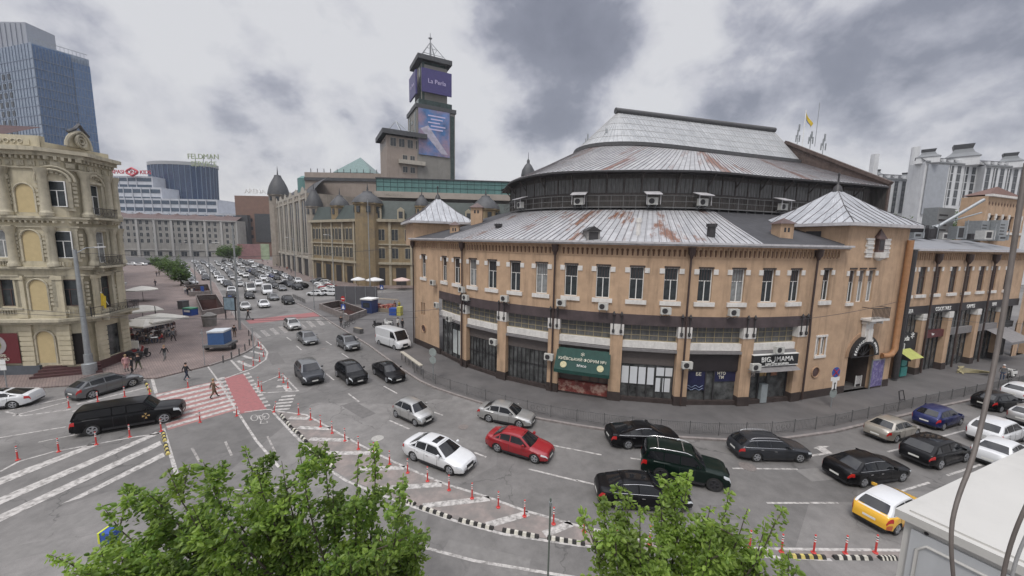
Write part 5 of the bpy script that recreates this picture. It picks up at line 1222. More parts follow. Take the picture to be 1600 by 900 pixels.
for i in range(5):
    t0, t1 = bd[i] + (.45 if i else .05), bd[i + 1] - (.45 if i < 4 else 0)
    b_ = MB().use(SHOPG); pbox(b_, WP, t0, t1, 4.9, 7.0, -.6, -.4); pbox(b_, WP, t0, t1, .12, 4.1, -.7, -.5); b_.build('shop_window', None, wing)
    b_ = MB().use([BLACK, FASC, CANO, CANO, BLACK][i]); pbox(b_, WP, t0, t1, 4.1 if i else 3.0, 4.9, -.6, -.05); b_.build('shop_fascia', None, wing)
    b_ = MB()
    for k in range(6): c = lerp(t0, t1, k / 5); pbox(b_, WP, c - .06, c + .06, .12, 4.1 if i else 3.0, -.5, -.42); pbox(b_, WP, c - .04, c + .04, 4.9, 7.0, -.4, -.34)
    b_.build('window_bars', DARK, wing)
for s_, px in (('SEA', 1421), ('COCKTAILS', 1472), ('GAMES', 1515), ('BAR', 1552)): text(s_, .62, WHITE, wing, WP.mtx(WP.find(px, 7.4), .10, 7.42), 'lettering')
text('vmoda', .8, WHITE, wing, WP.mtx(WP.find(1412, 4.3), .0, 4.4), 'lettering'); text('✱' if False else '*', 1.6, WHITE, wing, WP.mtx(WP.find(1425, 4.2), .0, 4.35), 'emblem')
text('bar', .4, WHITE, wing, WP.mtx(WP.find(1458, 4.4), -.02, 4.5), 'lettering')
b_ = MB(); qx = WP.find(1410, 3.4); 
for z_ in (3.2, 3.8): pbox(b_, WP, qx - .4, qx + .4, z_, z_ + .07, -.04, .02)
for x_ in (-.4, .33): pbox(b_, WP, qx + x_, qx + x_ + .07, 3.2, 3.87, -.04, .02)
b_.build('square_emblem', WHITE, wing)
tq = WP.find(1397, 2.5); AG = mat('lime_awning', (.40, .42, .12), .7); 
b_ = MB().use(AG); b_.grid(lambda u, v: WP(lerp(.1, 2.6, u), lerp(.1, 1.3, v), lerp(3.3, 2.6, v)), 2, 2); b_.use(BLACK); b_.grid(lambda u, v: WP(.1, lerp(.1, 1.3, u) , lerp(lerp(3.3, 2.6, u), 2.4, v)), 2, 2); b_.build('small_awning', None, wing, fixn=False)
TEAL = mat('teal_poster', (.06, .30, .27), .5, .3, 3); b_ = MB(); pbox(b_, WP, 1.0, 2.2, .3, 1.3, -.4, .3); pbox(b_, WP, 1.2, 2.2, 1.4, 2.5, -.4, .2); b_.build('window_poster', TEAL, wing)
qa = WP.find(1553, 4); b_ = MB().use(CANO); b_.grid(lambda u, v: WP(lerp(qa - 2.2, qa + 3.2, u), lerp(0, 2.2, v), lerp(4.2, 3.1, v)), 4, 2); b_.grid(lambda u, v: WP(lerp(qa - 2.2, qa + 3.2, u), 2.2, lerp(3.1, 2.8, v)), 4, 1); b_.build('grey_awning', None, wing, fixn=False)
for px in (1460, 1508, 1550):
    tt = WP.find(px, 13); dp = MB(); dp.tube([WP(tt, .3, 13.2), WP(tt, .28, 8), WP(tt, .34, .3)], .09, 8); x, y, _ = WP(tt, .34, 0); dp.lathe([(.12, 12.5), (.32, 13.0), (.32, 13.5), (.36, 13.6)], (x, y, 0), 8); dp.build('downpipe', mat('brown_pipe', (.05, .032, .028)), wing, smooth=50)
gp = MB(); gp.use(DARK); gp.tube([tuple(W0 + wd * -.6 + Vector((.3, -.4))) + (z,) for z in (.3, 14)], .28, 8); gp.build('black_duct', None, wing, smooth=50)  # dark-coloured tube gives the shade of the narrow recess beside the pavilion
rq = MB(); n3 = Vector((-wd.y, wd.x)); rq.use(RMT); 
def wq(t, s, z): p = W0 + wd * t + n3 * s; return (p.x, p.y, z)
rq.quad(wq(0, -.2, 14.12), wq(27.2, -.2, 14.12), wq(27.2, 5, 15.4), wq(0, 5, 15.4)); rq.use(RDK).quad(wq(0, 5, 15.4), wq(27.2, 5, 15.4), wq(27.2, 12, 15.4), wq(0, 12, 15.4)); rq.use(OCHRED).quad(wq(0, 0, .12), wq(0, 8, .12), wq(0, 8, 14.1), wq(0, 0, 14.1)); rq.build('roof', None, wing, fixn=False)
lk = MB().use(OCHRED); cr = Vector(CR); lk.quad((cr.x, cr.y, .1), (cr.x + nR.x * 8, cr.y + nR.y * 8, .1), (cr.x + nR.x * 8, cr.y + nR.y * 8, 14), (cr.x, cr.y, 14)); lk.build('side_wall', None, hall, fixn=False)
# rooftop plant behind the wing
for i, (px, py0, py1, d, w_, m_, lab) in enumerate([(1532, 372, 345, 52, 2.2, STEEL, 'grey rooftop ventilation cabinet left of the second one on the wing roof'), (1560, 372, 344, 52, 2.2, STEEL, 'pale rooftop ventilation cabinet right of the other on the wing roof'), (1468, 362, 325, 56, 4.5, STEEL, 'boxy grey rooftop machine house behind the wing cornice'), (1440, 366, 352, 50, 1.5, DARK, 'small dark fan box at the left end of the wing roof')]):
    x, y = atd(px, d); z0 = 15.4; z1 = ZAT(x, y, py1); c_ = thing('rooftop_unit', lab, 'rooftop unit', (x, y, z0), R(20))
    b_ = MB(); b_.box(-w_ / 2, w_ / 2, 0, 1.6, 0, z1 - z0); b_.build('casing', m_, c_); b_ = MB()
    for k in range(5): b_.box(-w_ * .4, w_ * .1, -.03, .02, (z1 - z0) * (.15 + .15 * k), (z1 - z0) * (.2 + .15 * k))
    b_.build('louvre', DARK, c_)
x, y = atd(1455, 50); x2, y2 = atd(1522, 50)
b_ = MB(); b_.tube([(x, y, ZAT(x, y, 356)), (x2, y2, ZAT(x2, y2, 312))], .2, 8); tag(b_.build('roof_duct', STEEL, smooth=50), 'long slanting grey duct rising across the wing roof', 'duct')
b_ = MB(); b_.tube([(x, y + .5, ZAT(x, y, 354)), (x2, y2, ZAT(x2, y2, 332))], .1, 6); tag(b_.build('roof_pipe', STEEL, smooth=50), 'thin grey pipe below the long slanting duct on the wing roof', 'pipe')
# end pavilion of the wing at the picture edge
EPc = [tuple(W1), tuple(W1 + wd * 9), tuple(W1 + wd * 9 + n3 * 8), tuple(W1 + n3 * 8)]
endp = thing('corner_pavilion', 'ochre end pavilion with arched doorway and diamond frieze at the right picture edge', 'building', (W1.x, W1.y, .12), world=True)
EP2 = Path([tuple(W1 - wd * .0 + n3 * -.3), tuple(W1 + wd * 9 + n3 * -.3)]); zt = 14.1
o2 = [(1.4, 3.6, .12, 5.2, True), (1.9, 3.0, 9.3, 11.6)]
wallgrid(EP2, 0, 9, .12, zt, o2, OCHRE, endp, 'wall', .5, 2)
window(endp, EP2, 2.45, 9.3, 11.6, 1.1, out=-.3, style='X')
b_ = MB(); band(EP2, -.0, 9, zt, zt + .25, .35, b_, 3, -.3); b_.build('cornice', STONE, endp)
u0 = Vector(atd(1528, 52)); UPp = Path([tuple(u0), tuple(u0 + wd * 12)]); zt = ZAT(u0.x, u0.y, 306); o3 = [(1.3 + k * 2.0, 2.6 + k * 2.0, zt - 4.6, zt - 2.5) for k in range(5)]
ups = thing('roof_storey', 'ochre upper storey with diamond frieze and dark windows behind the wing roof', 'building', (u0.x, u0.y, 14), world=True)
wallgrid(UPp, 0, 12, 14, zt, o3, OCHRE, ups, 'wall', .3, 3)
for k in range(5): window(ups, UPp, 1.95 + k * 2, zt - 4.6, zt - 2.5, 1.3, out=-.25, style='M', frame=BROWN)
for k in range(6): b_ = MB(); pbox(b_, UPp, .75 + k * 2, 1.2 + k * 2, zt - 2.9, zt - 2.3, -.02, .1); pbox(b_, UPp, .8 + k * 2, 1.15 + k * 2, zt - 4.5, zt - 2.9, -.02, .06); b_.build('window_column', STONE, ups)
b_ = MB(); band(UPp, 0, 12, zt - .05, zt + .25, .4, b_, 4, -.3); b_.build('cornice', STONE, ups); b_ = MB(); band(UPp, 0, 12, zt - 5.1, zt - 4.75, .15, b_, 4, -.05); b_.build('sill_band', STONE, ups)
b_ = MB(); q0, q1 = u0, u0 + n3 * 2.5; b_.quad((q0.x, q0.y, 14), (q1.x, q1.y, 14), (q1.x, q1.y, zt), (q0.x, q0.y, zt)); b_.build('side_wall', OCHRE, ups)
EP2 = UPp; EPc = [tuple(u0), tuple(u0 + wd * 12), tuple(u0 + wd * 12 + n3 * 2.5), tuple(u0 + n3 * 2.5)]; endq = endp; endp = ups
b_ = MB()
for q in range(13): c = .6 + q * .9; b_.add([EP2(c + dx, .01, zt - .95 + dz_) for dx, dz_ in ((-.27, 0), (0, -.36), (.27, 0), (0, .36))], [(0, 1, 2, 3)])
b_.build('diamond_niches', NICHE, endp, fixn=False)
b_ = MB(); c0 = Vector(EPc[0]).lerp(Vector(EPc[2]), .5)
for i in range(4): a_, c_ = Vector(EPc[i]), Vector(EPc[(i + 1) % 4]); b_.add([(a_.x, a_.y, zt + .2), (c_.x, c_.y, zt + .2), (c0.x, c0.y, zt + 1.8)], [(0, 1, 2)])
b_.build('roof', mat('brown_tin_roof', (.13, .07, .055), .75, .2, 2), endp, fixn=False)
EP3 = Path([tuple(W1 + n3 * -.3), tuple(W1 + wd * 9 + n3 * -.3)]); b_ = MB(); pbox(b_, EP3, 1.2, 3.8, .15, 5.2, -2.1, -2.0); b_.build('doorway', mat('dark_passage', (.02, .018, .017)), endq)
for k in range(7): x, y = atd(1432 + k * 22, 46 + (k * 7) % 5); z0 = 15.4; h_ = (.7, 1.3, .9, 1.6, .8, 1.1, .6)[k]; b_ = MB().use([STEEL, DARK, PARC][k % 3]); b_.box(x - .7, x + .6, y, y + 1, z0, z0 + h_); b_.use(DARK).box(x - .5, x + .1, y - .03, y + .01, z0 + .2, z0 + h_ - .2); b_.use(STEEL).tube([(x + .3, y - .1, z0), (x + .35, y - .1, z0 + h_ + .8)], .05, 5); tag(b_.build('rooftop_cooler', None), f'small rooftop cooler unit on the wing roof, {ordn(k + 1)} from the left', 'rooftop unit', 'small coolers on the wing roof')
# ---- air conditioners
AC = {}
def ac_unit(path, t, out, z, label, s=1.0, hood=False, hooded_grp='air conditioners on the curved facade'):
    q = path(t, out, z); o = thing('air_conditioner', label, 'air conditioner', q, path.ang(t), hooded_grp)
    if not AC:
        b_ = MB(); b_.box(-.42, .42, -.32, 0, 0, .58); AC['casing'] = (b_.build('x', mat('ac_casing', (.52, .52, .49), .5, .1, 4, grime=.5)).data)
        b_ = MB(); b_.lathe([(.21, -.345), (.23, -.33), (.23, -.32)], (-.1, 0, .29), 16, 'y'); AC['fan_grille'] = b_.build('x', DARK).data
        b_ = MB(); 
        for x_ in (-.3, .3): b_.box(x_ - .03, x_ + .03, -.38, .25, -.05, 0); b_.bar((x_, .2, -.3), (x_, -.3, -.03), .04)
        AC['bracket'] = b_.build('x', STEEL).data
        b_ = MB(); b_.add([(-.65, .3, 1.15), (.65, .3, 1.15), (.65, -.75, .82), (-.65, -.75, .82), (-.65, .3, 1.1), (.65, .3, 1.1), (.65, -.75, .77), (-.65, -.75, .77)], [(0, 1, 2, 3), (7, 6, 5, 4), (0, 3, 7, 4), (1, 5, 6, 2), (2, 6, 7, 3)])
        for x_ in (-.55, .55): b_.bar((x_, -.5, 0), (x_, -.5, .85), .04)
        AC['rain_hood'] = b_.build('x', mat('pale_zinc', (.5, .49, .5))).data
        for o_ in [o_ for o_ in COL.objects if o_.name.startswith('x') and o_.type == 'MESH' and len(o_.name) < 7]: bpy.data.objects.remove(o_)
    for nm in ('casing', 'fan_grille', 'bracket') + (('rain_hood',) if hood else ()): link(AC[nm], nm, o)
    o.scale = (s, s, s); return o
upx = [(682, 9.0), (727, 8.9), (733, 8.1), (793, 8.6), (880, 8.75), (943, 8.7), (1038, 8.6), (1141, 8.6)]
upd = ['under the leftmost corner bay window', 'beside the leftmost downpipe, upper of two', 'beside the leftmost downpipe, lower of two', 'under the fourth window, left half of the facade', 'just right of the downpipe by the butcher bay', 'under the window above the butcher awning', 'under the window left of the middle right downpipe', 'under the window above the navy shop']
for (px, z), d in zip(upx, upd): ac_unit(FP, FP.find(px, z), .35, z - .35, 'white wall air conditioner ' + d)
lo = [(tP[2] - .6, 3.75, 'on the pilaster between the two barred shop windows'), (tP[3] - .2, 3.3, 'on the pilaster left of the green awning'), (tP[5] + .15, 3.7, 'on the pilaster right of the white boards'), (tP[6] + .4, 3.55, 'on the pilaster left of the burger shop sign'), (tP[0] + .6, 6.1, 'above the leftmost shop at the rounded corner'), (tP[6] + 2.5, 5.0, 'above the burger shop sign'), (tP[0] + 3.6, 5.0, 'over the leftmost shop window')]
for t_, z, d in lo: ac_unit(FP, t_, .5, z, 'white air conditioner ' + d)
for px, d in ((826, 'leftmost'), (907, 'second from the left'), (1015, 'middle'), (1086, 'fourth from the left'), (1207, 'rightmost')):
    t_ = KP.find(px, 18.5); o = ac_unit(KP, t_, 1.05, 18.3, f'hooded air conditioner on the clerestory walkway, {d} of five', 1.3, True, 'hooded air conditioners on the walkway')
# ------------------------------------------------------------------ ornate yellow corner building on the left
CREAMW = mat('yellow_stucco', (.50, .45, .33), .85, .12, 1.4, col2=(.42, .375, .26), c2pos=(.5, .75), c2scale=.8, grime=.5, bump=.3, bscale=12)
TRIMW = mat('grey_cream_moulding', (.46, .42, .32), .85, .14, 2.5, grime=.75)
NICHEY = mat('ochre_niche_panel', (.50, .40, .22), .85, .08, 2)
LP = Path([(-63, 33.2), (-43.4, 35.9), (-42.5, 37.1), (-43.6, 41.4)])
lbld = thing('corner_apartment_house', 'ornate yellow stucco corner house with moulded windows and iron balconies', 'house', (-47, 36, .12), world=True)
La = LP.L[1]; Lb = LP.L[2]; ZT = 21.6
def tpx(px, z): return LP.find(px, z)
c1 = tpx(90, 17.5); c2 = tpx(140, 17); c1b = tpx(97, 13); c1c = tpx(104, 8); n1 = tpx(43, 17)
c2 = Lb + 1.75
c1 = c1b = c1c = tpx(96, 13); n1 = tpx(50, 13); c0 = tpx(2, 13)
ops = []; W_ = []
for (a, b_) in ((16.5, 18.9), (11.6, 14.2), (6.9, 9.5)):
    ops.append((c1 - .75, c1 + .75, a, b_)); W_.append((c1, a, b_, 1.5)); ops.append((c0 - .75, c0 + .75, a, b_)); W_.append((c0, a, b_, 1.5)); ops.append((c0 - 6.2 - .75, c0 - 6.2 + .75, a, b_)); W_.append((c0 - 6.2, a, b_, 1.5))
for (a, b_) in ((15.9, 18.9), (11.0, 14.2), (6.2, 9.6)): ops.append((c2 - .7, c2 + .7, a, b_)); W_.append((c2, a, b_, 1.4))
dc = tpx(118, 2.6); ops.append((dc - .55, dc + .55, .9, 4.1)); ops.append((c2 - .6, c2 + 1.4, 1.0, 4.4))
wallgrid(LP, 0, LP.len, .12, ZT, ops, CREAMW, lbld, 'wall', .3, 3)
for i, (c, a, b_, w_) in enumerate(W_):
    dkw = a < 8; window(lbld, LP, c, a, b_, w_, out=-.2, style='T', frame=WHITE if not dkw else BROWN, glass=GLASS if dkw or i % 3 == 0 else GLASSL)
b_ = MB(); pbox(b_, LP, dc - .55, dc + .55, .9, 4.1, -.29, -.25); b_.build('door', mat('dark_door', (.02, .015, .014), .6), lbld)
b_ = MB(); pbox(b_, LP, c2 - .6, c2 + 1.4, 1.0, 4.4, -.29, -.25); b_.build('shop_window', SHOPG, lbld)
mo = MB()
def cornice(z, h, out, m=None): band(LP, 0, LP.len, z, z + h * .5, out * .55, m or mo, 2); band(LP, 0, LP.len, z + h * .5, z + h, out, m or mo, 2)
for z_, h_, o_ in ((21.1, .7, .9), (15.15, .4, .5), (10.4, .35, .4), (5.15, .55, .75)): mo = MB(); cornice(z_, h_, o_, mo); mo.build('cornice', TRIMW, lbld)
for z_, h_, o_ in ((19.95, .15, .16), (14.5, .12, .14), (9.8, .1, .12)): mo = MB(); band(LP, 0, LP.len, z_, z_ + h_, o_, mo, 2); mo.build('string_course', TRIMW, lbld)
mo = MB()
for k in range(int(LP.len / .45)):   # dentils and frieze medallions
    c = .2 + k * .45; pbox(mo, LP, c - .1, c + .1, 20.8, 21.1, 0, .35); pbox(mo, LP, c - .08, c + .08, 14.95, 15.15, 0, .3)
    if k % 2 == 0: mo.use(TRIMW); pbox(mo, LP, c - .28, c + .28, 20.2, 20.65, 0, .09); pbox(mo, LP, c - .12, c + .12, 20.3, 20.55, .08, .15)
mo.build('frieze_ornament', None, lbld)
def column(t, z0, z1, r=.36):
    b_ = MB(); x, y, _ = LP(t, .18, 0); b_.lathe([(r * 1.35, z0), (r * 1.35, z0 + .3), (r * 1.1, z0 + .4), (r, z0 + .6), (r * .92, z1 - .7), (r * 1.05, z1 - .6), (r * 1.4, z1 - .15), (r * 1.5, z1)], (x, y, 0), 14); b_.build('column', TRIMW, lbld, smooth=40)
pc = [tpx(18, 16), tpx(121, 17) - .35, La + .5, Lb + .55, Lb + 3.4, LP.len - .4]; pc0 = tpx(22, 13)
for c in (pc0, La - .75, Lb + .5, Lb + 3.15, Lb + 4.1, tpx(-30, 13)): column(c, 15.6, 20.0); column(c, 10.8, 14.6, .33)
for c in (pc0, La - .75, Lb + .5, Lb + 3.5, tpx(-30, 13)):
    b_ = MB(); pbox(b_, LP, c - .42, c + .42, 5.75, 9.9, 0, .16); pbox(b_, LP, c - .5, c + .5, 9.5, 9.9, 0, .24); pbox(b_, LP, c - .5, c + .5, .9, 5.1, 0, .14)
    for k in range(8): pbox(b_, LP, c - .56, c + .56, 1.0 + k * .5, 1.4 + k * .5, 0, .2)
    b_.build('pilaster', CREAMW, lbld)
def surround(c, z0, z1, w_, arch=False):
    b_ = MB(); h = w_ / 2
    for sg in (-1, 1): pbox(b_, LP, c + sg * (h + .18) - .16, c + sg * (h + .18) + .16, z0 - .1, z1 + .05, 0, .16)
    pbox(b_, LP, c - h - .45, c + h + .45, z0 - .35, z0 - .12, 0, .26); pbox(b_, LP, c - h - .4, c + h + .4, z1 + .05, z1 + .3, 0, .2)
    if arch:
        for rr_, o_ in ((h + .30, .3), (h + .62, .2)):
            pts = [LP(c + rr_ * math.cos(a), o_ * .6, z1 + .0 + rr_ * .95 * math.sin(a)) for a in [math.pi * k / 12 for k in range(13)]]; b_.tube(pts, .12, 6)
        for k in range(5): a = math.pi * (.18 + .16 * k); pbox(b_, LP, c + .62 * math.cos(a) - .09, c + .62 * math.cos(a) + .09, z1 + .32 + .35 * math.sin(a), z1 + .5 + .35 * math.sin(a), 0, .12)
    else:
        pbox(b_, LP, c - h - .5, c + h + .5, z1 + .32, z1 + .46, 0, .3)
        for k in range(7): q = c - h * .9 + k * h * .3; pbox(b_, LP, q - .06, q + .06, z0 - .75, z0 - .38, 0, .1)
    for k in range(6):
        for sg in (-1, 1): pbox(b_, LP, c + sg * (h + .55) - .14, c + sg * (h + .55) + .14, z0 + .1 + k * .4, z0 + .35 + k * .4, 0, .10)
    b_.build('window_surround', TRIMW, lbld)
for (c, a, b_, w_) in W_: surround(c, a, b_, w_, a > 15)
for c in (n1, tpx(-22, 13) if False else c0 - 3.1):
    for a, h in ((15.9, 2.6), (11.3, 2.9), (6.5, 3.0), (1.2, 3.2)):
        b_ = MB(); pts = [(c - .75, a), (c + .75, a)] + [(c + .75 * math.cos(q), a + h - .75 + .75 * math.sin(q)) for q in [math.pi * k / 10 for k in range(11)]]
        b_.use(NICHEY).add([LP(t_, .006, z_) for t_, z_ in pts], [list(range(len(pts)))]); b_.use(TRIMW).tube([LP(c + .84 * math.cos(q), .06, a + h - .75 + .84 * math.sin(q)) for q in [math.pi * k / 10 for k in range(11)]], .09, 6)
        for sg in (-1, 1): pbox(b_, LP, c + sg * .84 - .08, c + sg * .84 + .08, a, a + h - .75, 0, .1)
        b_.build('blind_niche', None, lbld, fixn=False)
def balcony(c, z, w_, d=.95, body=False):
    b_ = MB(); b_.T = lambda x, y, zz_: LP(c + x, y, z + zz_); b_.box(-w_ / 2, w_ / 2, 0, d, -.2, 0)
    for sg in (-1, 1): b_.box(sg * w_ * .35 - .1, sg * w_ * .35 + .1, 0, d * .7, -.6, -.2)
    o = b_.build('balcony', TRIMW, lbld); b_ = MB(); b_.T = lambda x, y, zz_: LP(c + x, y, z + zz_)
    n = int(w_ / .14)
    for k in range(n + 1): x = -w_ / 2 + w_ * k / n; b_.box(x - .012, x + .012, d - .06, d - .03, 0, .95)
    for k in range(int(w_ / .45)): x = -w_ / 2 + .3 + k * .45; b_.tube([(x + .13 * math.cos(a), d - .02, .45 + .2 * math.sin(a)) for a in [math.pi * q / 5 for q in range(11)]], .015, 4)
    for y in [d * k / 6 for k in range(6)]:
        for sg in (-1, 1): b_.box(sg * w_ / 2 - .012, sg * w_ / 2 + .012, y, y + .02, 0, .95)
    b_.box(-w_ / 2, w_ / 2, d - .07, d - .02, .92, .97)
    for sg in (-1, 1): b_.box(sg * w_ / 2 - .02, sg * w_ / 2 + .02, 0, d, .92, .97)
    r_ = b_.build('railing', DARK, None); r_.parent = o; r_.matrix_parent_inverse = Matrix()
balcony(c2, 15.6, 2.6); balcony(c2, 10.75, 2.6); balcony(c2 + .2, 5.75, 4.4, 1.3)
# parapet, roundel gable, roof
pp = MB(); pbox(pp, LP, 0, pc0 - 1.2, 21.8, 22.6, -.3, .1); pbox(pp, LP, pc0 - .3, La - .6, 21.8, 22.9, -.3, .15); pbox(pp, LP, tpx(40, 22), tpx(50, 22), 22.0, 22.5, .15, .2)
pp.build('parapet', CREAMW, lbld)
gp = MB(); cg = Lb + .5
gp.use(CREAMW); pbox(gp, LP, La - .5, LP.len - .5, 21.8, 22.4, -.4, .15)
rp2 = []
for k in range(13): a = math.pi * k / 12; rp2.append((cg + .2 + 1.15 * math.cos(a), 22.3 + 1.5 * math.sin(a)))
gp.add([LP(t_, .1, z_) for t_, z_ in rp2] + [LP(t_, -.4, z_) for t_, z_ in rp2], [tuple(range(13)), tuple(range(25, 12, -1))] + [(k, k + 1, k + 14, k + 13) for k in range(12)])
gp.use(TRIMW).tube([LP(t_, .1, z_) for t_, z_ in rp2], .16, 6); gp.tube([LP(cg + .2 + .55 * math.cos(a), .14, 22.95 + .55 * math.sin(a)) for a in [math.pi * k / 8 for k in range(17)]], .13, 6); gp.tube([LP(cg + .2 + .3 * math.cos(a), .14, 22.95 + .26 * math.sin(a)) for a in [math.pi * k / 6 for k in range(13)]], .1, 6)
gp.use(mat('dark_lead', (.07, .07, .07))); gp.tube([LP(cg + .2 + dx, .1, z_) for dx, z_ in ((-1.0, 23.6), (-.5, 24.0), (0, 24.5), (.5, 24.0), (1.0, 23.6))], .15, 6); gp.build('gable', None, lbld, fixn=False)
b_ = MB(); 
for k, s_ in enumerate('o8oo8'): c = La - 4.3 + k * .55; b_.tube([LP(c + .2 * math.cos(a), .2, 22.35 + .18 * math.sin(a)) for a in [math.pi * q / 4 for q in range(9)]], .05, 4)
b_.build('parapet_rings', TRIMW, lbld)
rf = MB(); P0 = [LP(t_, -.3, 21.9) for t_ in (0, La - .6, Lb, LP.len)]; back = [(-63, 46, 23.6), (-52, 46, 23.6), (-51, 46, 23.6), (-51, 46.5, 23.6)]
rf.use(mat('maroon_roof', (.055, .026, .026), .8, .3, 1.5)); rf.quad(*[P0[0], P0[1], back[1], back[0]]); rf.quad(P0[1], P0[2], back[2], back[1]); rf.quad(P0[2], P0[3], back[3], back[2]); rf.quad((-63, 33.4, 22.6), (-48, 35.6, 22.8), (-50, 41, 25.1), (-63, 39, 25.0)); rf.build('roof', None, lbld, fixn=False)
bw_ = MB(); bw_.quad(LP(LP.len, 0, .1), (-57, 50, .1), (-57, 50, 21.6), LP(LP.len, 0, 21.6)); bw_.build('side_wall', CREAMW, lbld, fixn=False)
# plinth, steps, poster
pl_ = MB(); pbox(pl_, LP, 0, tpx(66, 1), .12, 1.0, 0, .25); pl_.build('plinth', mat('blue_grey_plinth', (.085, .095, .11), .7, .15, 2), lbld)
pl_ = MB(); pbox(pl_, LP, c2 - 1.8, LP.len, .12, 1.0, 0, .3); pl_.build('plinth', mat('brown_granite', (.075, .035, .035), .5, .25, 4), lbld)
sp_ = MB()
for k in range(4): pbox(sp_, LP, dc - 2.6 - (.35 * (3 - k)) * 0, dc + 1.5, .12 + k * .2, .32 + k * .2, 0, 1.7 - k * .4)
sp_.build('entrance_steps', mat('brown_granite', (.075, .035, .035)), lbld)
po = thing('wall_poster', 'dark red poster with a round plate picture on the yellow house', 'poster', LP(tpx(0, 2.6), .28, 1.3), LP.ang(5)); 
b_ = MB().use(mat('poster_red', (.12, .015, .02), .5, .1, 3)); b_.box(-3, 1.9, 0, .03, 0, 3.0); b_.build('board', None, po)
b_ = MB().use(mat('plate_grey', (.32, .30, .30), .5)); b_.lathe([(1.0, -.03), (1.0, 0)], (-.1, 0, 1.85), 24, 'y'); b_.use(mat('salad_green', (.12, .17, .06), .7, .6, 4, col2=(.35, .28, .12), c2pos=(.45, .55), c2scale=4)).lathe([(.6, -.05), (.6, -.02)], (-.1, 0, 1.85), 18, 'y'); b_.build('plate_picture', None, po, fixn=False)
text('-20%\nМЕНЮ', .38, CREAM, po, Matrix.Translation((.4, -.04, .6)) @ Matrix.Rotation(R(90), 4, 'X'))
fy = thing('flag', 'small yellow flag hanging on the balcony of the yellow house', 'flag', LP(c2 - .6, .5, 6.6)); b_ = MB(); b_.tube([(0, 0, 0), (.3, -.9, 1.5)], .03, 5); b_.build('pole', WHITE, fy); b_ = MB(); b_.grid(lambda u, v: (.3 - .1 * u + .55 * v, -.9 + .1 * math.sin(v * 6), 1.4 - 1.3 * u - .3 * v), 4, 4); b_.build('cloth', mat('flag_yellow', (.5, .36, .03)), fy, fixn=False)
# ------------------------------------------------------------------ generic facade block for mid and far buildings
_fw_cache = {}
def fwindow(w_, h, fr, gl_, arch=False):
    key = (w_, h, fr.name, gl_.name, arch)
    if key not in _fw_cache:
        b_ = MB().use(fr); b_.box(-w_ / 2 - .12, w_ / 2 + .12, -.08, .05, -.12, 0); b_.box(-w_ / 2 - .12, -w_ / 2, -.06, .05, 0, h); b_.box(w_ / 2, w_ / 2 + .12, -.06, .05, 0, h); b_.box(-w_ / 2 - .12, w_ / 2 + .12, -.07, .05, h, h + .14)
        if arch: b_.add([(-w_ / 2 - .1, -.06, h + .14), (w_ / 2 + .1, -.06, h + .14), (0, -.06, h + .5)], [(0, 1, 2)])
        b_.use(gl_).quad((-w_ / 2, -.015, 0), (w_ / 2, -.015, 0), (w_ / 2, -.015, h), (-w_ / 2, -.015, h))
        if w_ > .9: b_.use(fr).box(-.04, .04, -.03, .0, 0, h)
        o = b_.build('window', None, None, fixn=False); _fw_cache[key] = o.data; bpy.data.objects.remove(o)
    return _fw_cache[key]
def block(parent, poly, z0, z1, m, nm='wall', roof=None):
    b_ = MB().use(m); n = len(poly)
    for i in range(n): a, c = poly[i], poly[(i + 1) % n]; b_.quad((*a, z0), (*c, z0), (*c, z1), (*a, z1))
    b_.use(roof or m).prism(poly, None, z1); return b_.build(nm, None, parent)
def frow(parent, path, t0, t1, n, z, w_, h, fr, gl_, arch=False, nm='window', cnt=[0]):
    for i in range(n): t = lerp(t0, t1, (i + .5) / n); q = path(t, .0, z); link(fwindow(w_, h, fr, gl_, arch), nm, parent, q, path.ang(t))
GREYG = glassmat('dark_far_glass', (.045, .05, .055), .15)
# ornate row on the right of the avenue ----------------------------------------------------
ST_A = mat('grey_beige_stone', (.29, .255, .215), .85, .18, .6, grime=.5); ST_AL = mat('light_beige_stone', (.40, .37, .32), .85, .12, .8, grime=.4); ST_B = mat('olive_ochre_stucco', (.25, .19, .11), .85, .15, .7, col2=(.17, .135, .10), c2pos=(.5, .7), c2scale=.3, grime=.5); ST_BT = mat('beige_moulding', (.36, .32, .24), .85, .12, 1, grime=.5); SLATE = mat('slate_grey', (.06, .062, .066), .6, .2, 1); TEALR = mat('teal_copper', (.095, .20, .19), .5, .15, .8, stretch=(1, 1, .2))
def tower(parent, x, y, r, z0, z1, zd, m, rm, spike=3, n=8, nm='corner_turret', wins=True):
    b_ = MB().use(m); b_.lathe([(r, z0), (r, z1 - .6), (r * 1.12, z1 - .4), (r * 1.12, z1)], (x, y, 0), n); b_.use(rm).lathe([(r * 1.12, z1), (r * 1.05, z1 + (zd - z1) * .2), (r * .9, z1 + (zd - z1) * .45), (r * .66, z1 + (zd - z1) * .7), (r * .42, z1 + (zd - z1) * .9), (r * .34, zd), (r * .32, zd + .3), (r * .08, zd + .5), (.05, zd + .5 + spike)], (x, y, 0), 14)
    b_.use(GREYG)
    if wins:
        for k in range(n): a = 2 * math.pi * (k + .5) / n; q = Vector((x + math.cos(a) * r * .935, y + math.sin(a) * r * .935, 0)); b_.bar((q.x, q.y, z1 - 2.8), (q.x, q.y, z1 - 1.0), r * .3, r * .12, up=(math.cos(a), math.sin(a), 0))
    return b_.build(nm, None, parent, smooth=40)
def pz(x, y, py): return ZAT(x, y, py)
A0_ = SC(32.5, 212); A1_ = SC(32.0, 146)
bA = thing('ornate_store_building', 'grey beige arcaded building with tall window bays and a dark domed corner', 'building', (*A0_, .1), world=True)
PA = Path([A0_, A1_]); zA = pz(*SC(32.2, 180), 312)
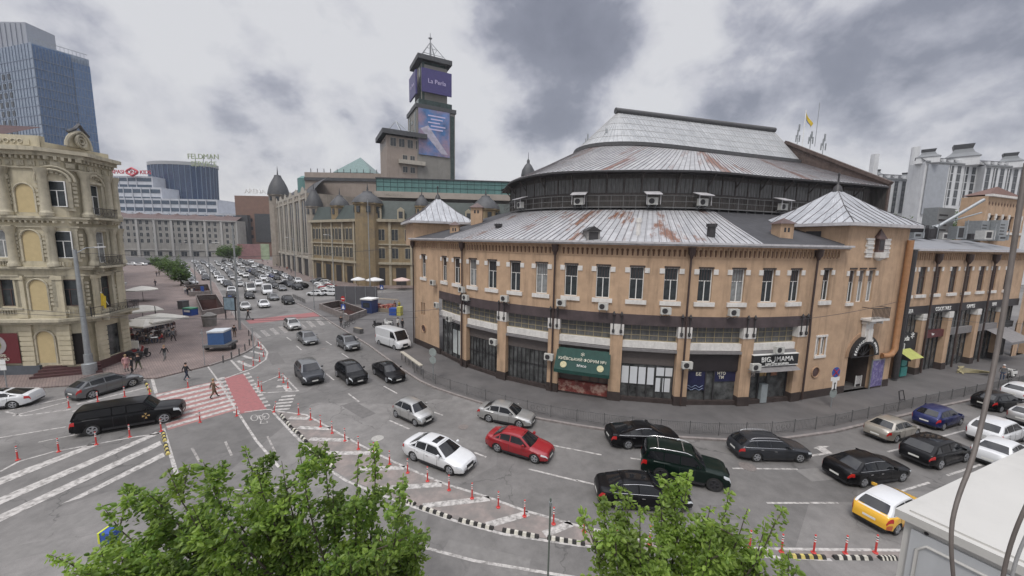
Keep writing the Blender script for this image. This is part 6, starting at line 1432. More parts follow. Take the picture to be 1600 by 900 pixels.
block(bA, [A0_, A1_, SC(55, 146), SC(60, 212)], 0, zA, ST_A, roof=SLATE)
LA = PA.len; nb = 6
for i in range(nb):
    t = lerp(0, LA, (i + .5) / nb); w_ = LA / nb
    b_ = MB(); 
    for sg in (-1, 1): pbox(b_, PA, t + sg * w_ * .42 - .7, t + sg * w_ * .42 + .7, 0, zA + .8, 0, .35)
    pbox(b_, PA, t - .35, t + .35, 7.6, zA, 0, .2); b_.build('pier', ST_AL, bA)
    b_ = MB(); 
    for sg in (-1, 1): pbox(b_, PA, t + sg * w_ * .18 - w_ * .12, t + sg * w_ * .18 + w_ * .13, 8.5, zA - 2.5, .0, .06)
    b_.build('tall_window', GREYG, bA); b_ = MB(); pbox(b_, PA, t - w_ * .3, t + w_ * .3, 0, 6.2, 0, .06); b_.build('arcade_opening', mat('dark_arcade', (.03, .028, .028), .6), bA)
    b_ = MB(); pbox(b_, PA, t - w_ * .4, t + w_ * .4, 6.4, 7.2, 0, .5); pbox(b_, PA, t - w_ * .34, t + w_ * .34, zA - 1.9, zA - 1.4, 0, .45)
    b_.add([PA(t - w_ * .36, .3, zA), PA(t + w_ * .36, .3, zA), PA(t + w_ * .2, .3, zA + 1.9), PA(t, .3, zA + 2.6), PA(t - w_ * .2, .3, zA + 1.9)], [(0, 1, 2, 3, 4)]); b_.build('gable', ST_AL, bA, fixn=False)
    frow(bA, PA, t - w_ * .32, t + w_ * .32, 3, 8.0, .9, 2.2, ST_AL, GREYG)
x, y = SC(34, 211); tower(bA, x, y, 4.2, 0, pz(x, y, 305), pz(x, y, 275), ST_A, SLATE, 4)
x, y = A1_; tower(bA, x + 1.5, y + 1.5, 2.6, 0, pz(x, y, 322), pz(x, y, 297), ST_A, SLATE, 2)
b_ = MB().use(SLATE); 
b_.grid(lambda u, v: (*SC(lerp(34, 41, v), lerp(206, 150, u)), zA + 7.0 * math.sin(v * 1.4)), 6, 6); b_.build('mansard_roof', None, bA, fixn=False)
x, y = SC(40, 182); b_ = MB().use(TEALR); b_.lathe([(3.5, pz(x, y, 292) - 4), (3.5, pz(x, y, 280)), (2, pz(x, y, 276))], (x, y, 0), 12); b_.build('roof_drum', None, bA)
# modern mall volume above
x0, y0 = SC(46, 200); mall = thing('shopping_mall', 'tan stepped mall block with glass pyramid above the ornate row', 'building', (x0, y0, 0), world=True)
TAN = mat('tan_cladding', (.30, .25, .215), .8, .1, .5, grime=.25); TANL = mat('beige_cladding', (.35, .31, .27), .8, .1, .5)
def wbox(parent, px0, px1, d0, d1, py_top, py_bot, m, nm, roof=None, ref=None):
    a = atd(px0, d0); b__ = atd(px1, d0); c = atd(px1, d0); dd = d1 - d0
    zt_ = ZAT(*b__, py_top) if ref is None else ref; zb = ZAT(*b__, py_bot); L_ = [a, b__, (b__[0] + dd * .1, b__[1] + dd), (a[0] + dd * .1, a[1] + dd)]
    return block(parent, L_, max(0, zb), zt_, m, nm, roof), L_, zt_
_, Lm, zt_ = wbox(mall, 482, 640, 150, 175, 272, 400, TAN, 'wall', SLATE)
b_ = MB().use(SLATE); p_ = Path([Lm[0], Lm[1]]); band(p_, 0, p_.len, zt_ - 3.2, zt_ - 2.0, .5, b_, 4); 
for k in range(14): b_.build('roof_rail', None, mall) if k == 0 else None; b_ = MB().use(SLATE); pbox(b_, p_, 2 + k * 2.6, 2.2 + k * 2.6, zt_, zt_ + 1.6, -1, -.8); b_.build('rail_post', None, mall)
x, y = atd(568, 160); b_ = MB().use(mat('pyramid_glass', (.10, .17, .16), .3, .3, 2)); zt2 = zt_ + .5; s_ = 8; zap = ZAT(x, y, 246)
b_.add([(x - s_, y - s_, zt2), (x + s_, y - s_, zt2), (x + s_, y + s_, zt2), (x - s_, y + s_, zt2), (x, y, zap)], [(0, 1, 4), (1, 2, 4), (2, 3, 4), (3, 0, 4)]); b_.build('glass_pyramid', None, mall)
# roof block and tower
twr = thing('mall_tower', 'tall grey tower with screens and mast above the shopping mall', 'tower', (*atd(675, 150), 0), world=True)
CONC = mat('tower_cladding', (.23, .22, .20), .7, .12, .4, grime=.2); TGL = glassmat('tower_green_glass', (.035, .055, .05), .12)
x, y = atd(675, 150); zb0 = 20; z_ = lambda py: ZAT(x, y, py); s_ = 8.9
th = R(28); ux, uy = Vector((math.cos(th), math.sin(th))), Vector((-math.sin(th), math.cos(th)))
def tp(a, b_): v = Vector((x, y)) + ux * a + uy * b_; return (v.x, v.y)
def tpoly(s1, s2=None): s2 = s2 or s1; return [tp(-s1, -s2), tp(s1, -s2), tp(s1, s2), tp(-s1, s2)]
tw = MB(); block(twr, tpoly(7.2, 7.2), zb0, z_(182), CONC, 'shaft'); block(twr, tpoly(7.6, 7.6), z_(182), z_(176), SLATE, 'shaft_cornice'); block(twr, tpoly(4.9), z_(176), z_(112), CONC, 'upper_shaft'); block(twr, tpoly(6.4), z_(107), z_(100), SLATE, 'top_slab'); block(twr, tpoly(4.4), z_(112), z_(107), TGL, 'top_glazing')
fc = Path([tp(-7.2, -7.2), tp(7.2, -7.2)]); fl_ = Path([tp(-7.2, 7.2), tp(-7.2, -7.2)]); fcu = Path([tp(-6.0, -6.0), tp(6.0, -6.0)]); flu = Path([tp(-6.0, 6.0), tp(-6.0, -6.0)])
b_ = MB(); pbox(b_, fl_, 11.4, 13.2, zb0, z_(186), 0, .15); pbox(b_, fc, 12.6, 14.0, zb0, z_(186), 0, .15); pbox(b_, fl_, 3, 4.4, zb0, z_(186), 0, .15); b_.build('glass_strip', TGL, twr)
b_ = MB()
for py in (200, 214, 228, 242, 256): pbox(b_, fl_, 6, 8.6, z_(py), z_(py) + 1.2, 0, .1)
b_.build('window', TGL, twr)
SCR = mat('screen_violet', (.055, .045, .16), .4, .12, 1); sc_ = MB(); pbox(sc_, fcu, .8, 12, z_(156), z_(121), .3, .9); sc_.build('advert_screen', SCR, twr); sc_ = MB(); pbox(sc_, flu, .5, 10.6, z_(158), z_(122), .3, .9); sc_.build('advert_screen', SCR, twr)
mm_ = fcu.mtx(6.4, .95, z_(139)); text('La Perla', 2.1, mat('screen_text', (.55, .5, .7), .5), twr, mm_); mm_ = flu.mtx(5.6, .95, z_(140)); text('La Perla', 1.7, mat('screen_text', (.55, .5, .7)), twr, mm_)
ART = mat('banner_blue', (.06, .16, .36), .5, .5, .25, col2=(.30, .22, .30), c2pos=(.42, .6), c2scale=.12); b_ = MB(); pbox(b_, fc, .5, 12.2, z_(250), z_(180), .15, .35); b_.build('advert_banner', ART, twr)
b_ = MB().use(mat('banner_pale', (.42, .40, .48), .6, .3, .5)); b_.add([fc(lerp(1.2, 9, u), .37, lerp(z_(212), z_(246), u)) for u in (0, .4, 1)] + [fc(lerp(4, 11.5, u), .37, lerp(z_(206), z_(246), u)) for u in (1, .4, 0)], [(0, 1, 4, 5), (1, 2, 3, 4)]); b_.build('banner_figure', None, twr, fixn=False)
b_ = MB().use(mat('screen_text', (.55, .5, .7)))
for k in range(5): pbox(b_, fc, 4 + (k % 2), 10.5 - (k % 3), z_(192 + k * 5), z_(192 + k * 5) + .45, .36, .4)
b_.build('banner_lettering', None, twr)
block(twr, tpoly(6.3), z_(176), z_(167), TGL, 'green_glass_storey'); b_ = MB(); pbox(b_, Path([tp(-4.9, 4.9), tp(-4.9, -4.9)]), 7.6, 9.4, z_(165), z_(112), 0, .2); pbox(b_, Path([tp(-4.9, -4.9), tp(4.9, -4.9)]), 0.3, 1.1, z_(165), z_(112), 0, .2); b_.build('glass_strip', TGL, twr)
ms = MB(); zt3 = z_(100); ms.tube([(x, y, zt3), (x, y, z_(52))], [.5, .12], 8); ms.lathe([(.2, z_(62)), (.8, z_(60)), (.2, z_(58))], (x, y, 0), 8)
for a, b__ in ((-5, -5), (5, -5), (5, 5), (-5, 5), (-5, 0), (0, -5)): q = tp(a, b__); ms.tube([(q[0], q[1], zt3), (x, y, z_(66))], .14, 4)
for py, s_ in ((92, 3.6), (80, 2.0)):
    L_ = [tp(*v) for v in ((-s_, -s_), (s_, -s_), (s_, s_), (-s_, s_), (-s_, -s_))]; ms.tube([(*q, z_(py)) for q in L_], .1, 4)
ms.build('mast', mat('pale_steel', (.30, .31, .32), .5, .1, 3), twr)
ann = thing('roof_penthouse', 'tan penthouse block with flat dark roof and wire pyramid left of the tower', 'building', (*atd(625, 145), 0), world=True)
xq, yq = atd(625, 145); zz2 = lambda py: ZAT(xq, yq, py); 
def ap(a, b__): v = Vector((xq, yq)) + ux * a + uy * b__; return (v.x, v.y)
block(ann, [ap(-5.5, -8), ap(8, -8), ap(8, 6), ap(-5.5, 6)], 20, zz2(222), TAN); block(ann, [ap(-7, -9.5), ap(8.6, -9.5), ap(8.6, 7), ap(-7, 7)], zz2(221), zz2(214), SLATE, 'roof_slab')
pa2 = Path([ap(-5.5, -8), ap(8, -8)]); pa3 = Path([ap(-5.5, 6), ap(-5.5, -8)])
for pth, n in ((pa2, 4), (pa3, 3)): frow(ann, pth, .8, pth.len - .8, n, zz2(237), 1.9, 2.8, ST_AL, GREYG); 
frow(ann, pa2, 5, 13, 3, zz2(258), 1.6, 2.2, ST_AL, GREYG); frow(ann, pa2, 5, 13, 3, zz2(274), 1.6, 2.0, ST_AL, GREYG); b_ = MB(); pbox(b_, pa2, 4, 13.4, zz2(262), zz2(256), 0, 1.4); b_.build('balcony', ST_AL, ann)
b_ = MB(); zr = zz2(214); top = (*ap(-1, -2), zz2(192))
for a, b__ in ((-5, -6), (0, -6), (4, -6), (4, 3), (-5, 3), (-5, -2)): b_.tube([(*ap(a, b__), zr), top], .12, 4)
b_.build('wire_pyramid', STEEL, ann)
# ochre ornate corner building
B0 = SC(32.0, 143); B1 = (-41.6, 111.3); B2 = (-8, 114.5); B2b = (14, 116)
bB = thing('ornate_corner_house', 'olive ochre ornate corner house with domed turrets and teal glazed roof', 'building', (*B1, .1), world=True)
PB = Path([B0, (-45, 111.8), (-42, 111.0), B2b]); zB = pz(-41, 111, 343)
block(bB, [B0, (-45, 111.8), (-42, 111.0), B2b, (16, 140), (-70, 150)], 0, zB, ST_B, roof=SLATE)
b_ = MB(); band(PB, 0, PB.len, zB - .6, zB + .2, .9, b_, 6); band(PB, 0, PB.len, 6.4, 7.1, .6, b_, 6); band(PB, 0, PB.len, 12.2, 12.6, .4, b_, 6); b_.build('cornice', ST_BT, bB)
n1_ = 14
frow(bB, PB, 1, PB.L[1] - 1, n1_, 8.2, 1.5, 2.9, ST_BT, GREYG, True); frow(bB, PB, 1, PB.L[1] - 1, n1_, 13.6, 1.5, 3.4, ST_BT, GREYG, True)
frow(bB, PB, PB.L[2] + 1, PB.len - 1, 14, 8.2, 1.8, 3.0, ST_BT, GREYG, True); frow(bB, PB, PB.L[2] + 1, PB.len - 1, 14, 13.6, 1.8, 3.2, ST_BT, GREYG)
for i in range(15):
    t = lerp(1, PB.len - 1, i / 14); b_ = MB(); pbox(b_, PB, t - .35, t + .35, 0, zB, 0, .35); b_.build('pilaster', ST_BT, bB)
for i in range(14):
    t = lerp(1, PB.len - 1, (i + .5) / 14); b_ = MB(); pbox(b_, PB, t - 1.5, t + 1.5, .2, 5.4, .01, .08); b_.build('arcade_opening', mat('dark_arcade', (.03, .028, .028)), bB)
for i in range(9):
    t = lerp(PB.L[2] + 2, PB.len - 1, i / 8); b_ = MB().use(ST_BT); pbox(b_, PB, t - 1.0, t + 1.0, zB + .2, zB + 2.9, -.8, .1); b_.add([PB(t - 1.15, .12, zB + 2.9), PB(t + 1.15, .12, zB + 2.9), PB(t, .12, zB + 3.8), PB(t - 1.15, -.8, zB + 2.9), PB(t + 1.15, -.8, zB + 2.9), PB(t, -.8, zB + 3.8)], [(0, 1, 2), (0, 2, 5, 3), (1, 4, 5, 2)]); b_.use(GREYG); pbox(b_, PB, t - .6, t + .6, zB + .5, zB + 2.5, .1, .14); b_.build('dormer', None, bB)
b_ = MB().use(mat('mansard_green', (.05, .065, .06), .6, .2, 1)); PBr = Path([(-42, 111.0), B2b]); b_.grid(lambda u, v: PBr(u * PBr.len, -.6 - 2.2 * v, zB + .2 + 5.6 * v), 10, 2); b_.grid(lambda u, v: Path([B0, (-45, 111.8)])(u * 30, -.6 - 2.2 * v, zB + .2 + 4.6 * v), 6, 2); b_.build('mansard_roof', None, bB, fixn=False)
zt4 = pz(-20, 118, 303); zt5 = pz(-20, 118, 279)
b_ = MB().use(TANL); PT = Path([(-42, 114.0), (20, 119)]); pbox(b_, PT, 0, PT.len, zt4 - 1.8, zt4, -12, 0); b_.build('attic_band', None, bB)
b_ = MB().use(TEALR); pbox(b_, PT, .5, PT.len, zt4, zt5 - .8, -10, -.8); b_.use(mat('teal_dark_bar', (.03, .07, .07), .5))
for k in range(30): pbox(b_, PT, .5 + k * 2.1, .62 + k * 2.1, zt4, zt5 - .8, -.8, -.7)
for f in (.3, .6): pbox(b_, PT, .5, PT.len, lerp(zt4, zt5, f), lerp(zt4, zt5, f) + .12, -.8, -.72)
b_.use(SLATE); pbox(b_, PT, .3, PT.len + .2, zt5 - .8, zt5 - .5, -10, -.5); b_.build('glazed_attic', None, bB)
text('MAVANA', 1.3, ST_AL, bB, PT.mtx(6, .1, zt4 - .9), 'lettering')
for px_, d_, pyw, pyd, r_ in ((577, 112.5, 318, 301, 4.0), (534, 124, 322, 307, 2.8), (660, 113.5, 322, 307, 2.0), (758, 115, 327, 308, 3.9)):
    x, y = atd(px_, d_); tower(bB, x, y, r_, 0 if px_ < 620 else zB - 1, pz(x, y, pyw), pz(x, y, pyd), ST_B, SLATE, 2.2)
x, y = atd(822, 130); b_ = MB().use(SLATE); zc_ = lambda p: ZAT(x, y, p); b_.lathe([(2.2, zc_(310)), (2.2, zc_(276)), (2.4, zc_(275)), (2.1, zc_(266)), (1.1, zc_(258)), (.5, zc_(255)), (.5, zc_(251)), (.1, zc_(248)), (.06, zc_(238))], (x, y, 0), 12); cu = tag(b_.build('cupola', None, None, smooth=40), 'small dark ribbed cupola with spike left of the hall roof', 'cupola')
# ------------------------------------------------------------------ far end of the avenue
x0, y0 = atd(190, 232); x1, y1 = atd(374, 250)
fr_ = thing('long_apartment_row', 'long pale five storey building closing the far end of the avenue', 'building', (x0, y0, 0), world=True)
PF = Path([(x0 - 18, y0 - 4), (x1, y1)]); zF = pz(x0 + 40, y0 + 8, 343)
PALE = mat('pale_grey_stucco', (.34, .325, .30), .85, .15, .3, grime=.5); PALEW = mat('pale_window_trim', (.45, .44, .42), .8)
block(fr_, [(x0 - 18, y0 - 4), (x1, y1), (x1, y1 + 20), (x0 - 18, y0 + 16)], 0, zF, PALE)
L_ = PF.len; hz = zF / 6.2
for r_ in range(5): frow(fr_, PF, 1, L_ - 1, 24 if r_ else 12, 1.0 + hz * (r_ + 1) if r_ else .2, 1.5 if r_ else 3.2, hz * .62 if r_ else hz * .8, PALEW, GREYG)
for k in range(10): b_ = MB(); t = L_ * k / 9; pbox(b_, PF, max(0, t - .6), min(L_, t + .6), 0, zF, 0, .6); b_.build('pilaster', PALEW, fr_)
b_ = MB(); band(PF, 0, L_, zF - .6, zF, .8, b_, 20); band(PF, 0, L_, hz * 1.05, hz * 1.15, .5, b_, 20); b_.build('cornice', PALEW, fr_)
b_ = MB().use(mat('brown_grey_roof', (.11, .075, .07), .8, .2, .5)); b_.grid(lambda u, v: PF(L_ * u, .5 - 9 * v, zF + 3.0 * v + (1.2 * math.sin(u * 26) ** 8 if v > .5 else 0)), 40, 2); b_.build('roof', None, fr_, fixn=False)
# stepped white complex behind
WHT = mat('white_blue_cladding', (.46, .48, .52), .5, .12, .3); BLG = glassmat('blue_grey_far_glass', (.05, .075, .11), .15)
ofc = thing('white_office_complex', 'stepped white office complex with red rooftop letters behind the pale row', 'building', (*atd(250, 290), 0), world=True)
def ppath(px0, px1, d): return Path([atd(px0, d), atd(px1, d)])
for (pa, pb_, py1, py2, d) in ((130, 390, 332, 404, 290), (150, 346, 310, 340, 295), (150, 262, 292, 312, 300), (172, 250, 275, 292, 304)):
    P_ = ppath(pa, pb_, d); a, b__ = P_.p; xx = (a[0] + b__[0]) / 2; zt6 = ZAT(xx, d, py1); zb6 = 0 if py2 > 350 else ZAT(xx, d, py2) - 2; block(ofc, [tuple(a), tuple(b__), (b__[0], d + 30), (a[0], d + 30)], zb6, zt6, WHT)
    b_ = MB(); n = max(1, int((zt6 - max(zb6, 20)) / 4.2))
    for k in range(n): zq = max(zb6, 20) + (zt6 - max(zb6, 20)) * (k + .25) / n; pbox(b_, P_, 1, P_.len - 1, zq, zq + (zt6 - max(zb6, 20)) / n * .5, 0, .2)
    b_.build('window_band', BLG, ofc)
    b_ = MB(); 
    for k in range(int(P_.len / 7)): pbox(b_, P_, k * 7, k * 7 + .5, max(zb6, 15), zt6, .2, .5)
    b_.build('mullion', WHT, ofc)
REDL = mat('red_letters', (.45, .03, .05), .5); P_ = ppath(168, 250, 303); text('PAPASHON   KIDS', 4.3, REDL, ofc, P_.mtx(P_.len * .60, .5, ZAT(*atd(205, 303), 269)), 'rooftop_lettering', ext=.2, width=.98)
x, y = atd(222, 303); b_ = MB(); b_.tube([(x + 4.5 * math.cos(a) ** 3 * (1), y - 1, ZAT(x, y, 269) + 3.0 * math.sin(a)) for a in [math.pi * k / 8 for k in range(17)]], .8, 6); b_.build('rooftop_emblem', REDL, ofc)
rt = thing('round_glass_tower', 'dark blue oval glass tower with rooftop letters behind the white complex', 'building', (*atd(297, 310), 0), world=True)
x, y = atd(299, 330); zz3 = lambda p: ZAT(x, y, p); rx = 27.5
b_ = MB().use(glassmat('dark_blue_tower_glass', (.03, .05, .10), .1)); m_ = MB().use(mat('tower_mullion', (.10, .14, .20), .4))
nn = 40
def rt_(k, s=1.0): a = 2 * math.pi * k / nn; return (x + rx * s * math.cos(a), y + rx * .55 * s * math.sin(a))
b_.add([(*rt_(k, .92), 0) for k in range(nn)] + [(*rt_(k, 1.0), zz3(262)) for k in range(nn)], [(k, (k + 1) % nn, nn + (k + 1) % nn, nn + k) for k in range(nn)] + [tuple(range(nn, 2 * nn))])
b_.build('glass_wall', None, rt, smooth=30)
for k in range(nn):
    if math.sin(2 * math.pi * k / nn) < .3: m_.bar((*rt_(k, .924), 0), (*rt_(k, 1.004), zz3(262)), .5, .5)
m_.build('mullions', None, rt)
b_ = MB().use(mat('pale_steel', (.3, .31, .32))); b_.add([(*rt_(k, 1.02), zz3(262)) for k in range(nn)] + [(*rt_(k, 1.02), zz3(257)) for k in range(nn)], [(k, (k + 1) % nn, nn + (k + 1) % nn, nn + k) for k in range(nn)] + [tuple(range(nn, 2 * nn))]); b_.build('crown_ring', None, rt, smooth=30)
GRL = mat('green_white_letters', (.28, .33, .20), .5); P_ = ppath(310, 352, 300); text('FELDMAN\nSERVICE', 5.6, GRL, rt, P_.mtx(P_.len * .5, .5, ZAT(*atd(330, 300), 251)), 'rooftop_lettering', ext=.2)
for px_ in (318, 330, 342): b_ = MB(); q = atd(px_, 300.8); b_.tube([(q[0], q[1], ZAT(*q, 262)), (q[0], q[1], ZAT(*q, 243))], .3, 4); b_.build('sign_support', STEEL, rt)
# tall blue glass tower top left
gt = thing('glass_skyscraper', 'tall blue glass skyscraper behind the yellow corner house', 'building', (*atd(60, 150), 0), world=True)
SKY_A = glassmat('skyscraper_grey_panel', (.24, .29, .36), .25, var=.2); SKY_B = glassmat('skyscraper_blue_glass', (.10, .17, .30), .08, var=.3)
x1_, y1_ = atd(174, 172); c_ = atd(92, 158); l_ = atd(-40, 175)
zt7 = ZAT(*c_, 66); PS1 = Path([l_, c_]); PS2 = Path([c_, (x1_, y1_)])
block(gt, [l_, c_, (x1_, y1_), (l_[0] + 10, y1_ + 20)], 0, zt7, SKY_A)
b_ = MB(); pbox(b_, PS2, .3, PS2.len * .66, 0, zt7 - .5, 0, .2); pbox(b_, PS2, PS2.len * .68, PS2.len, 0, zt7 - 3, 0, .4); b_.build('glass_curtain', SKY_B, gt)
b_ = MB(); nfl = int(zt7 / 3.6)
for k in range(nfl): pbox(b_, PS2, 0, PS2.len, k * 3.6, k * 3.6 + .25, .2, .45); pbox(b_, PS1, 0, PS1.len, k * 3.6, k * 3.6 + .35, 0, .12)
for k in range(18): pbox(b_, PS2, k * PS2.len / 18, k * PS2.len / 18 + .12, 0, zt7 - 1, .2, .5)
for k in range(30): pbox(b_, PS1, PS1.len * k / 30, PS1.len * k / 30 + .25, 0, zt7, 0, .2)
b_.build('facade_mullions', mat('skyscraper_mullion', (.17, .21, .28), .4), gt)
b_ = MB()
for k in range(8, nfl - 2):
    for q in (.60, .66, .72): pbox(b_, PS1, PS1.len * q, PS1.len * q + 1.6, k * 3.6 + .8, k * 3.6 + 2.9, .02, .2)
b_.build('dark_windows', GREYG, gt)
b_ = MB().use(SKY_A); zz4 = ZAT(*atd(60, 165), 36); a_, c4 = atd(20, 165), atd(88, 165); b_.use(mat('skyscraper_crown', (.30, .32, .36), .5)); pbox(b_, Path([a_, c4]), 0, (Vector(c4) - Vector(a_)).length, zt7 - 1, zz4 + .5, -10, 0)
for k in range(9): L5 = (Vector(c4) - Vector(a_)).length; pbox(b_, Path([a_, c4]), L5 * k / 9, L5 * k / 9 + .3, zt7, zz4, 0, .3)
b_.build('crown', None, gt)
b_ = MB(); q = atd(3, 160); b_.tube([(*q, zt7), (*q, zt7 + 22)], [.8, .2], 6); b_.build('mast', STEEL, gt)
for k in range(12): pass
b_ = MB(); P6 = Path([c_, (x1_, y1_)])
for k in range(14): pbox(b_, P6, P6.len * k / 14, P6.len * k / 14 + .12, zt7, zt7 + 2.0, -1, -.9)
pbox(b_, P6, 0, P6.len, zt7 + 1.9, zt7 + 2.1, -1, -.9); b_.build('roof_railing', STEEL, gt)
# brown block and hoardings
bk_ = thing('brown_office_block', 'brown office block with dark screen beyond the ornate row', 'building', (*atd(400, 262), 0), world=True)
BRN = mat('brown_cladding', (.20, .12, .09), .8, .12, .4); P_ = ppath(373, 432, 262); zt8 = ZAT(*atd(400, 262), 306); a, b__ = P_.p; block(bk_, [tuple(a), tuple(b__), (b__[0] + 4, 290), (a[0], 290)], 0, zt8, BRN)
b_ = MB(); pbox(b_, P_, P_.len * .5, P_.len * .95, ZAT(*atd(405, 262), 378), ZAT(*atd(405, 262), 334), 0, .5); b_.build('screen', SLATE, bk_)
for r_ in range(3): frow(bk_, P_, 2, P_.len * .45, 3, ZAT(*atd(385, 262), 372 - r_ * 13), 2.4, 2.2, BRN, GREYG)
P7_ = ppath(373, 408, 258); b_ = MB(); pbox(b_, P7_, 0, P7_.len * .5, 0, ZAT(*atd(385, 258), 336), -3, 0); b_.build('side_wing', SLATE, bk_)
text('ARENA', 4.5, WHITE, bk_, ppath(390, 425, 262).mtx(7, .3, zt8 + 3), 'rooftop_lettering', ext=.2)
for (pa, pb_, cc, lab) in ((372, 408, (.26, .14, .14), 'pink advertising hoarding fence at the foot of the brown block'), (408, 421, (.30, .36, .24), 'pale green hoarding panel between pink hoarding and ornate row')):
    P_ = ppath(pa, pb_, 228); b_ = MB().use(mat('hoarding_%d' % pa, cc, .7, .2, .4)); pbox(b_, P_, 0, P_.len, 0, ZAT(*atd(pa, 228), 381), -.2, 0); h = thing('hoarding', lab, 'hoarding', (*P_.p[0], 0), world=True); b_.build('panel', None, h)
    b_ = MB(); 
    for k in range(4): pbox(b_, P_, P_.len * k / 3.2, P_.len * k / 3.2 + .2, 0, ZAT(*atd(pa, 228), 381), -.5, -.25)
    b_.build('post', STEEL, h)
# left side facades of the avenue seen edge-on
for i, (s0, s1, c_, h, m_) in enumerate([(66, 96, -9.5, 17, ST_A), (98, 140, -15.5, 19, PALE), (142, 185, -24, 20, CREAMW), (187, 232, -36, 19, ST_A)]):
    o = thing('avenue_house', ['grey stone house directly behind the yellow corner house', 'pale house second along the left pavement of the avenue', 'yellow house third along the left pavement of the avenue', 'grey house at the far end of the left pavement'][i], 'house', (*SC(c_, s0), 0), world=True)
    P_ = Path([SC(c_ - 14, s0 - 0), SC(c_, s0), SC(c_, s1)]); block(o, [SC(c_, s0), SC(c_, s1), SC(c_ - 16, s1), SC(c_ - 16, s0)], 0, h, m_, roof=SLATE)
    PR = Path([SC(c_, s1), SC(c_, s0)]); PR2 = Path([SC(c_, s0), SC(c_, s1)])
    b_ = MB(); band(PR2, 0, PR2.len, h - .6, h, .7, b_, 8); band(PR2, 0, PR2.len, 5, 5.4, .5, b_, 8); b_.build('cornice', PALEW, o)
    for r_ in range(3): frow(o, PR2, 1, PR2.len - 1, 6, 6.4 + r_ * 4.1, 1.4, 2.4, PALEW, GREYG)
    frow(o, PR2, 1, PR2.len - 1, 5, .5, 3.4, 3.6, PALEW, GREYG, nm='shop_window')
# ------------------------------------------------------------------ pale apartment houses on the hill behind right
HW = mat('hill_house_stucco', (.60, .61, .62), .85, .1, .3, grime=.25); HWD = mat('hill_house_shade_trim', (.20, .21, .22), .85, .1, .4)  # plain stucco, and a darker grey for cornices, window frames and turret roofs
def hill(px0, px1, d, pyt, pyb, lab, rows_, cols, m=HW, domes=(), blank=None):
    a, b__ = atd(px0, d), atd(px1, d + 6); P_ = Path([a, b__]); zt9 = ZAT(*a, pyt); o = thing('hill_apartment_block', lab, 'apartment block', (*a, 0), world=True)
    block(o, [a, b__, (b__[0], d + 16), (a[0] + 2, d + 8)], 0, zt9, m, roof=SLATE); b_ = MB(); band(P_, 0, P_.len, zt9 - .4, zt9 + .2, .6, b_, 6); b_.build('cornice', HWD, o)
    zl = ZAT(*a, pyb); 
    for r_ in range(rows_):
        z = lerp(zl, zt9 - 3.6, r_ / max(1, rows_ - 1))
        for k in range(cols):
            if blank and blank[0] <= k < blank[1]: continue
            q = P_(P_.len * (k + .5) / cols, 0, z); link(fwindow(1.8, 2.6, HWD, GREYG), 'window', o, q, P_.ang(1))
    for (f, r_, h) in domes: 
        x, y, _ = P_(P_.len * f, -r_ * .6, 0); r_ *= .8; b_ = MB().use(m); b_.lathe([(r_ * 1.75, zt9 - .5), (r_ * 1.7, zt9 + h * .4)], (x, y, 0), 4); b_.use(HWD).lathe([(r_ * 1.85, zt9 + h * .4), (r_ * 1.2, zt9 + h * .62), (r_ * .9, zt9 + h * .85)], (x, y, 0), 4); b_.use(SLATE).lathe([(r_ * .95, zt9 + h * .85), (r_ * 1.1, zt9 + h * 1.08)], (x, y, 0), 4); b_.use(GREYG); [b_.box(x + q - .25, x + q + .25, y - r_ * 1.3, y - r_ * 1.2, zt9 + .1, zt9 + h * .3) for q in (-.8, 0, .8)]; b_.build('roof_turret', None, o)
    b_ = MB().use(SLATE); b_.grid(lambda u, v: P_(P_.len * u, -.3 - 2 * v, zt9 + .2 + 2.2 * v), 2, 1); b_.build('mansard', None, o, fixn=False)
    for k in range(cols): t_ = P_.len * (k + .5) / cols; b_ = MB(); pbox(b_, P_, t_ - .7, t_ + .7, zt9 + .2, zt9 + 1.5, -1.2, -.2); b_.build('dormer', m, o)
    for k in range(1 if blank else 0, cols // 2): t_ = P_.len * (k + .5) / (cols // 2); b_ = MB(); pbox(b_, P_, t_ + 1.2, t_ + 1.5, ZAT(*a, pyb + 20), zt9, 0, .2); b_.build('pilaster', m, o)
    return o, P_, zt9
hill(1318, 1425, 168, 276, 330, 'hazy pale apartment block left of the scaffold wrapped one', 6, 9, domes=((.35, 2.4, 3.4), (.8, 2.6, 3.0)))
o, P_, z9 = hill(1424, 1516, 150, 252, 318, 'big pale apartment block wrapped in netting with dark roof turret', 5, 8, blank=(0, 3), domes=((.12, 3.3, 4.6), (.72, 4.6, 7.5)))
b_ = MB(); pbox(b_, P_, 1, P_.len * .36, ZAT(*P_.p[0], 335), z9 - 1, .3, .5); b_.build('scaffold_netting', mat('grey_netting', (.34, .36, .39), .9, .1, .6), o)
hill(1516, 1640, 152, 258, 315, 'pale ornate apartment block at the right edge with mansard turrets', 5, 12, domes=((.35, 3.2, 5.2), (.62, 2.4, 3)))
b_ = MB(); q = atd(1406, 165); b_.lathe([(1.4, ZAT(*q, 280)), (1.4, ZAT(*q, 230))], (*q, 0), 10); tag(b_.build('chimney_stack', HW), 'pale cylindrical stack rising above the hazy apartment block', 'chimney')
b_ = MB(); q = atd(1346, 168); b_.box(q[0] - 1, q[0] + 1, q[1] - 1, q[1] + 1, ZAT(*q, 280), ZAT(*q, 241)); tag(b_.build('chimney_stack', HW), 'square pale stack on the leftmost hazy apartment block', 'chimney')
# ------------------------------------------------------------------ street furniture
PZ = .12
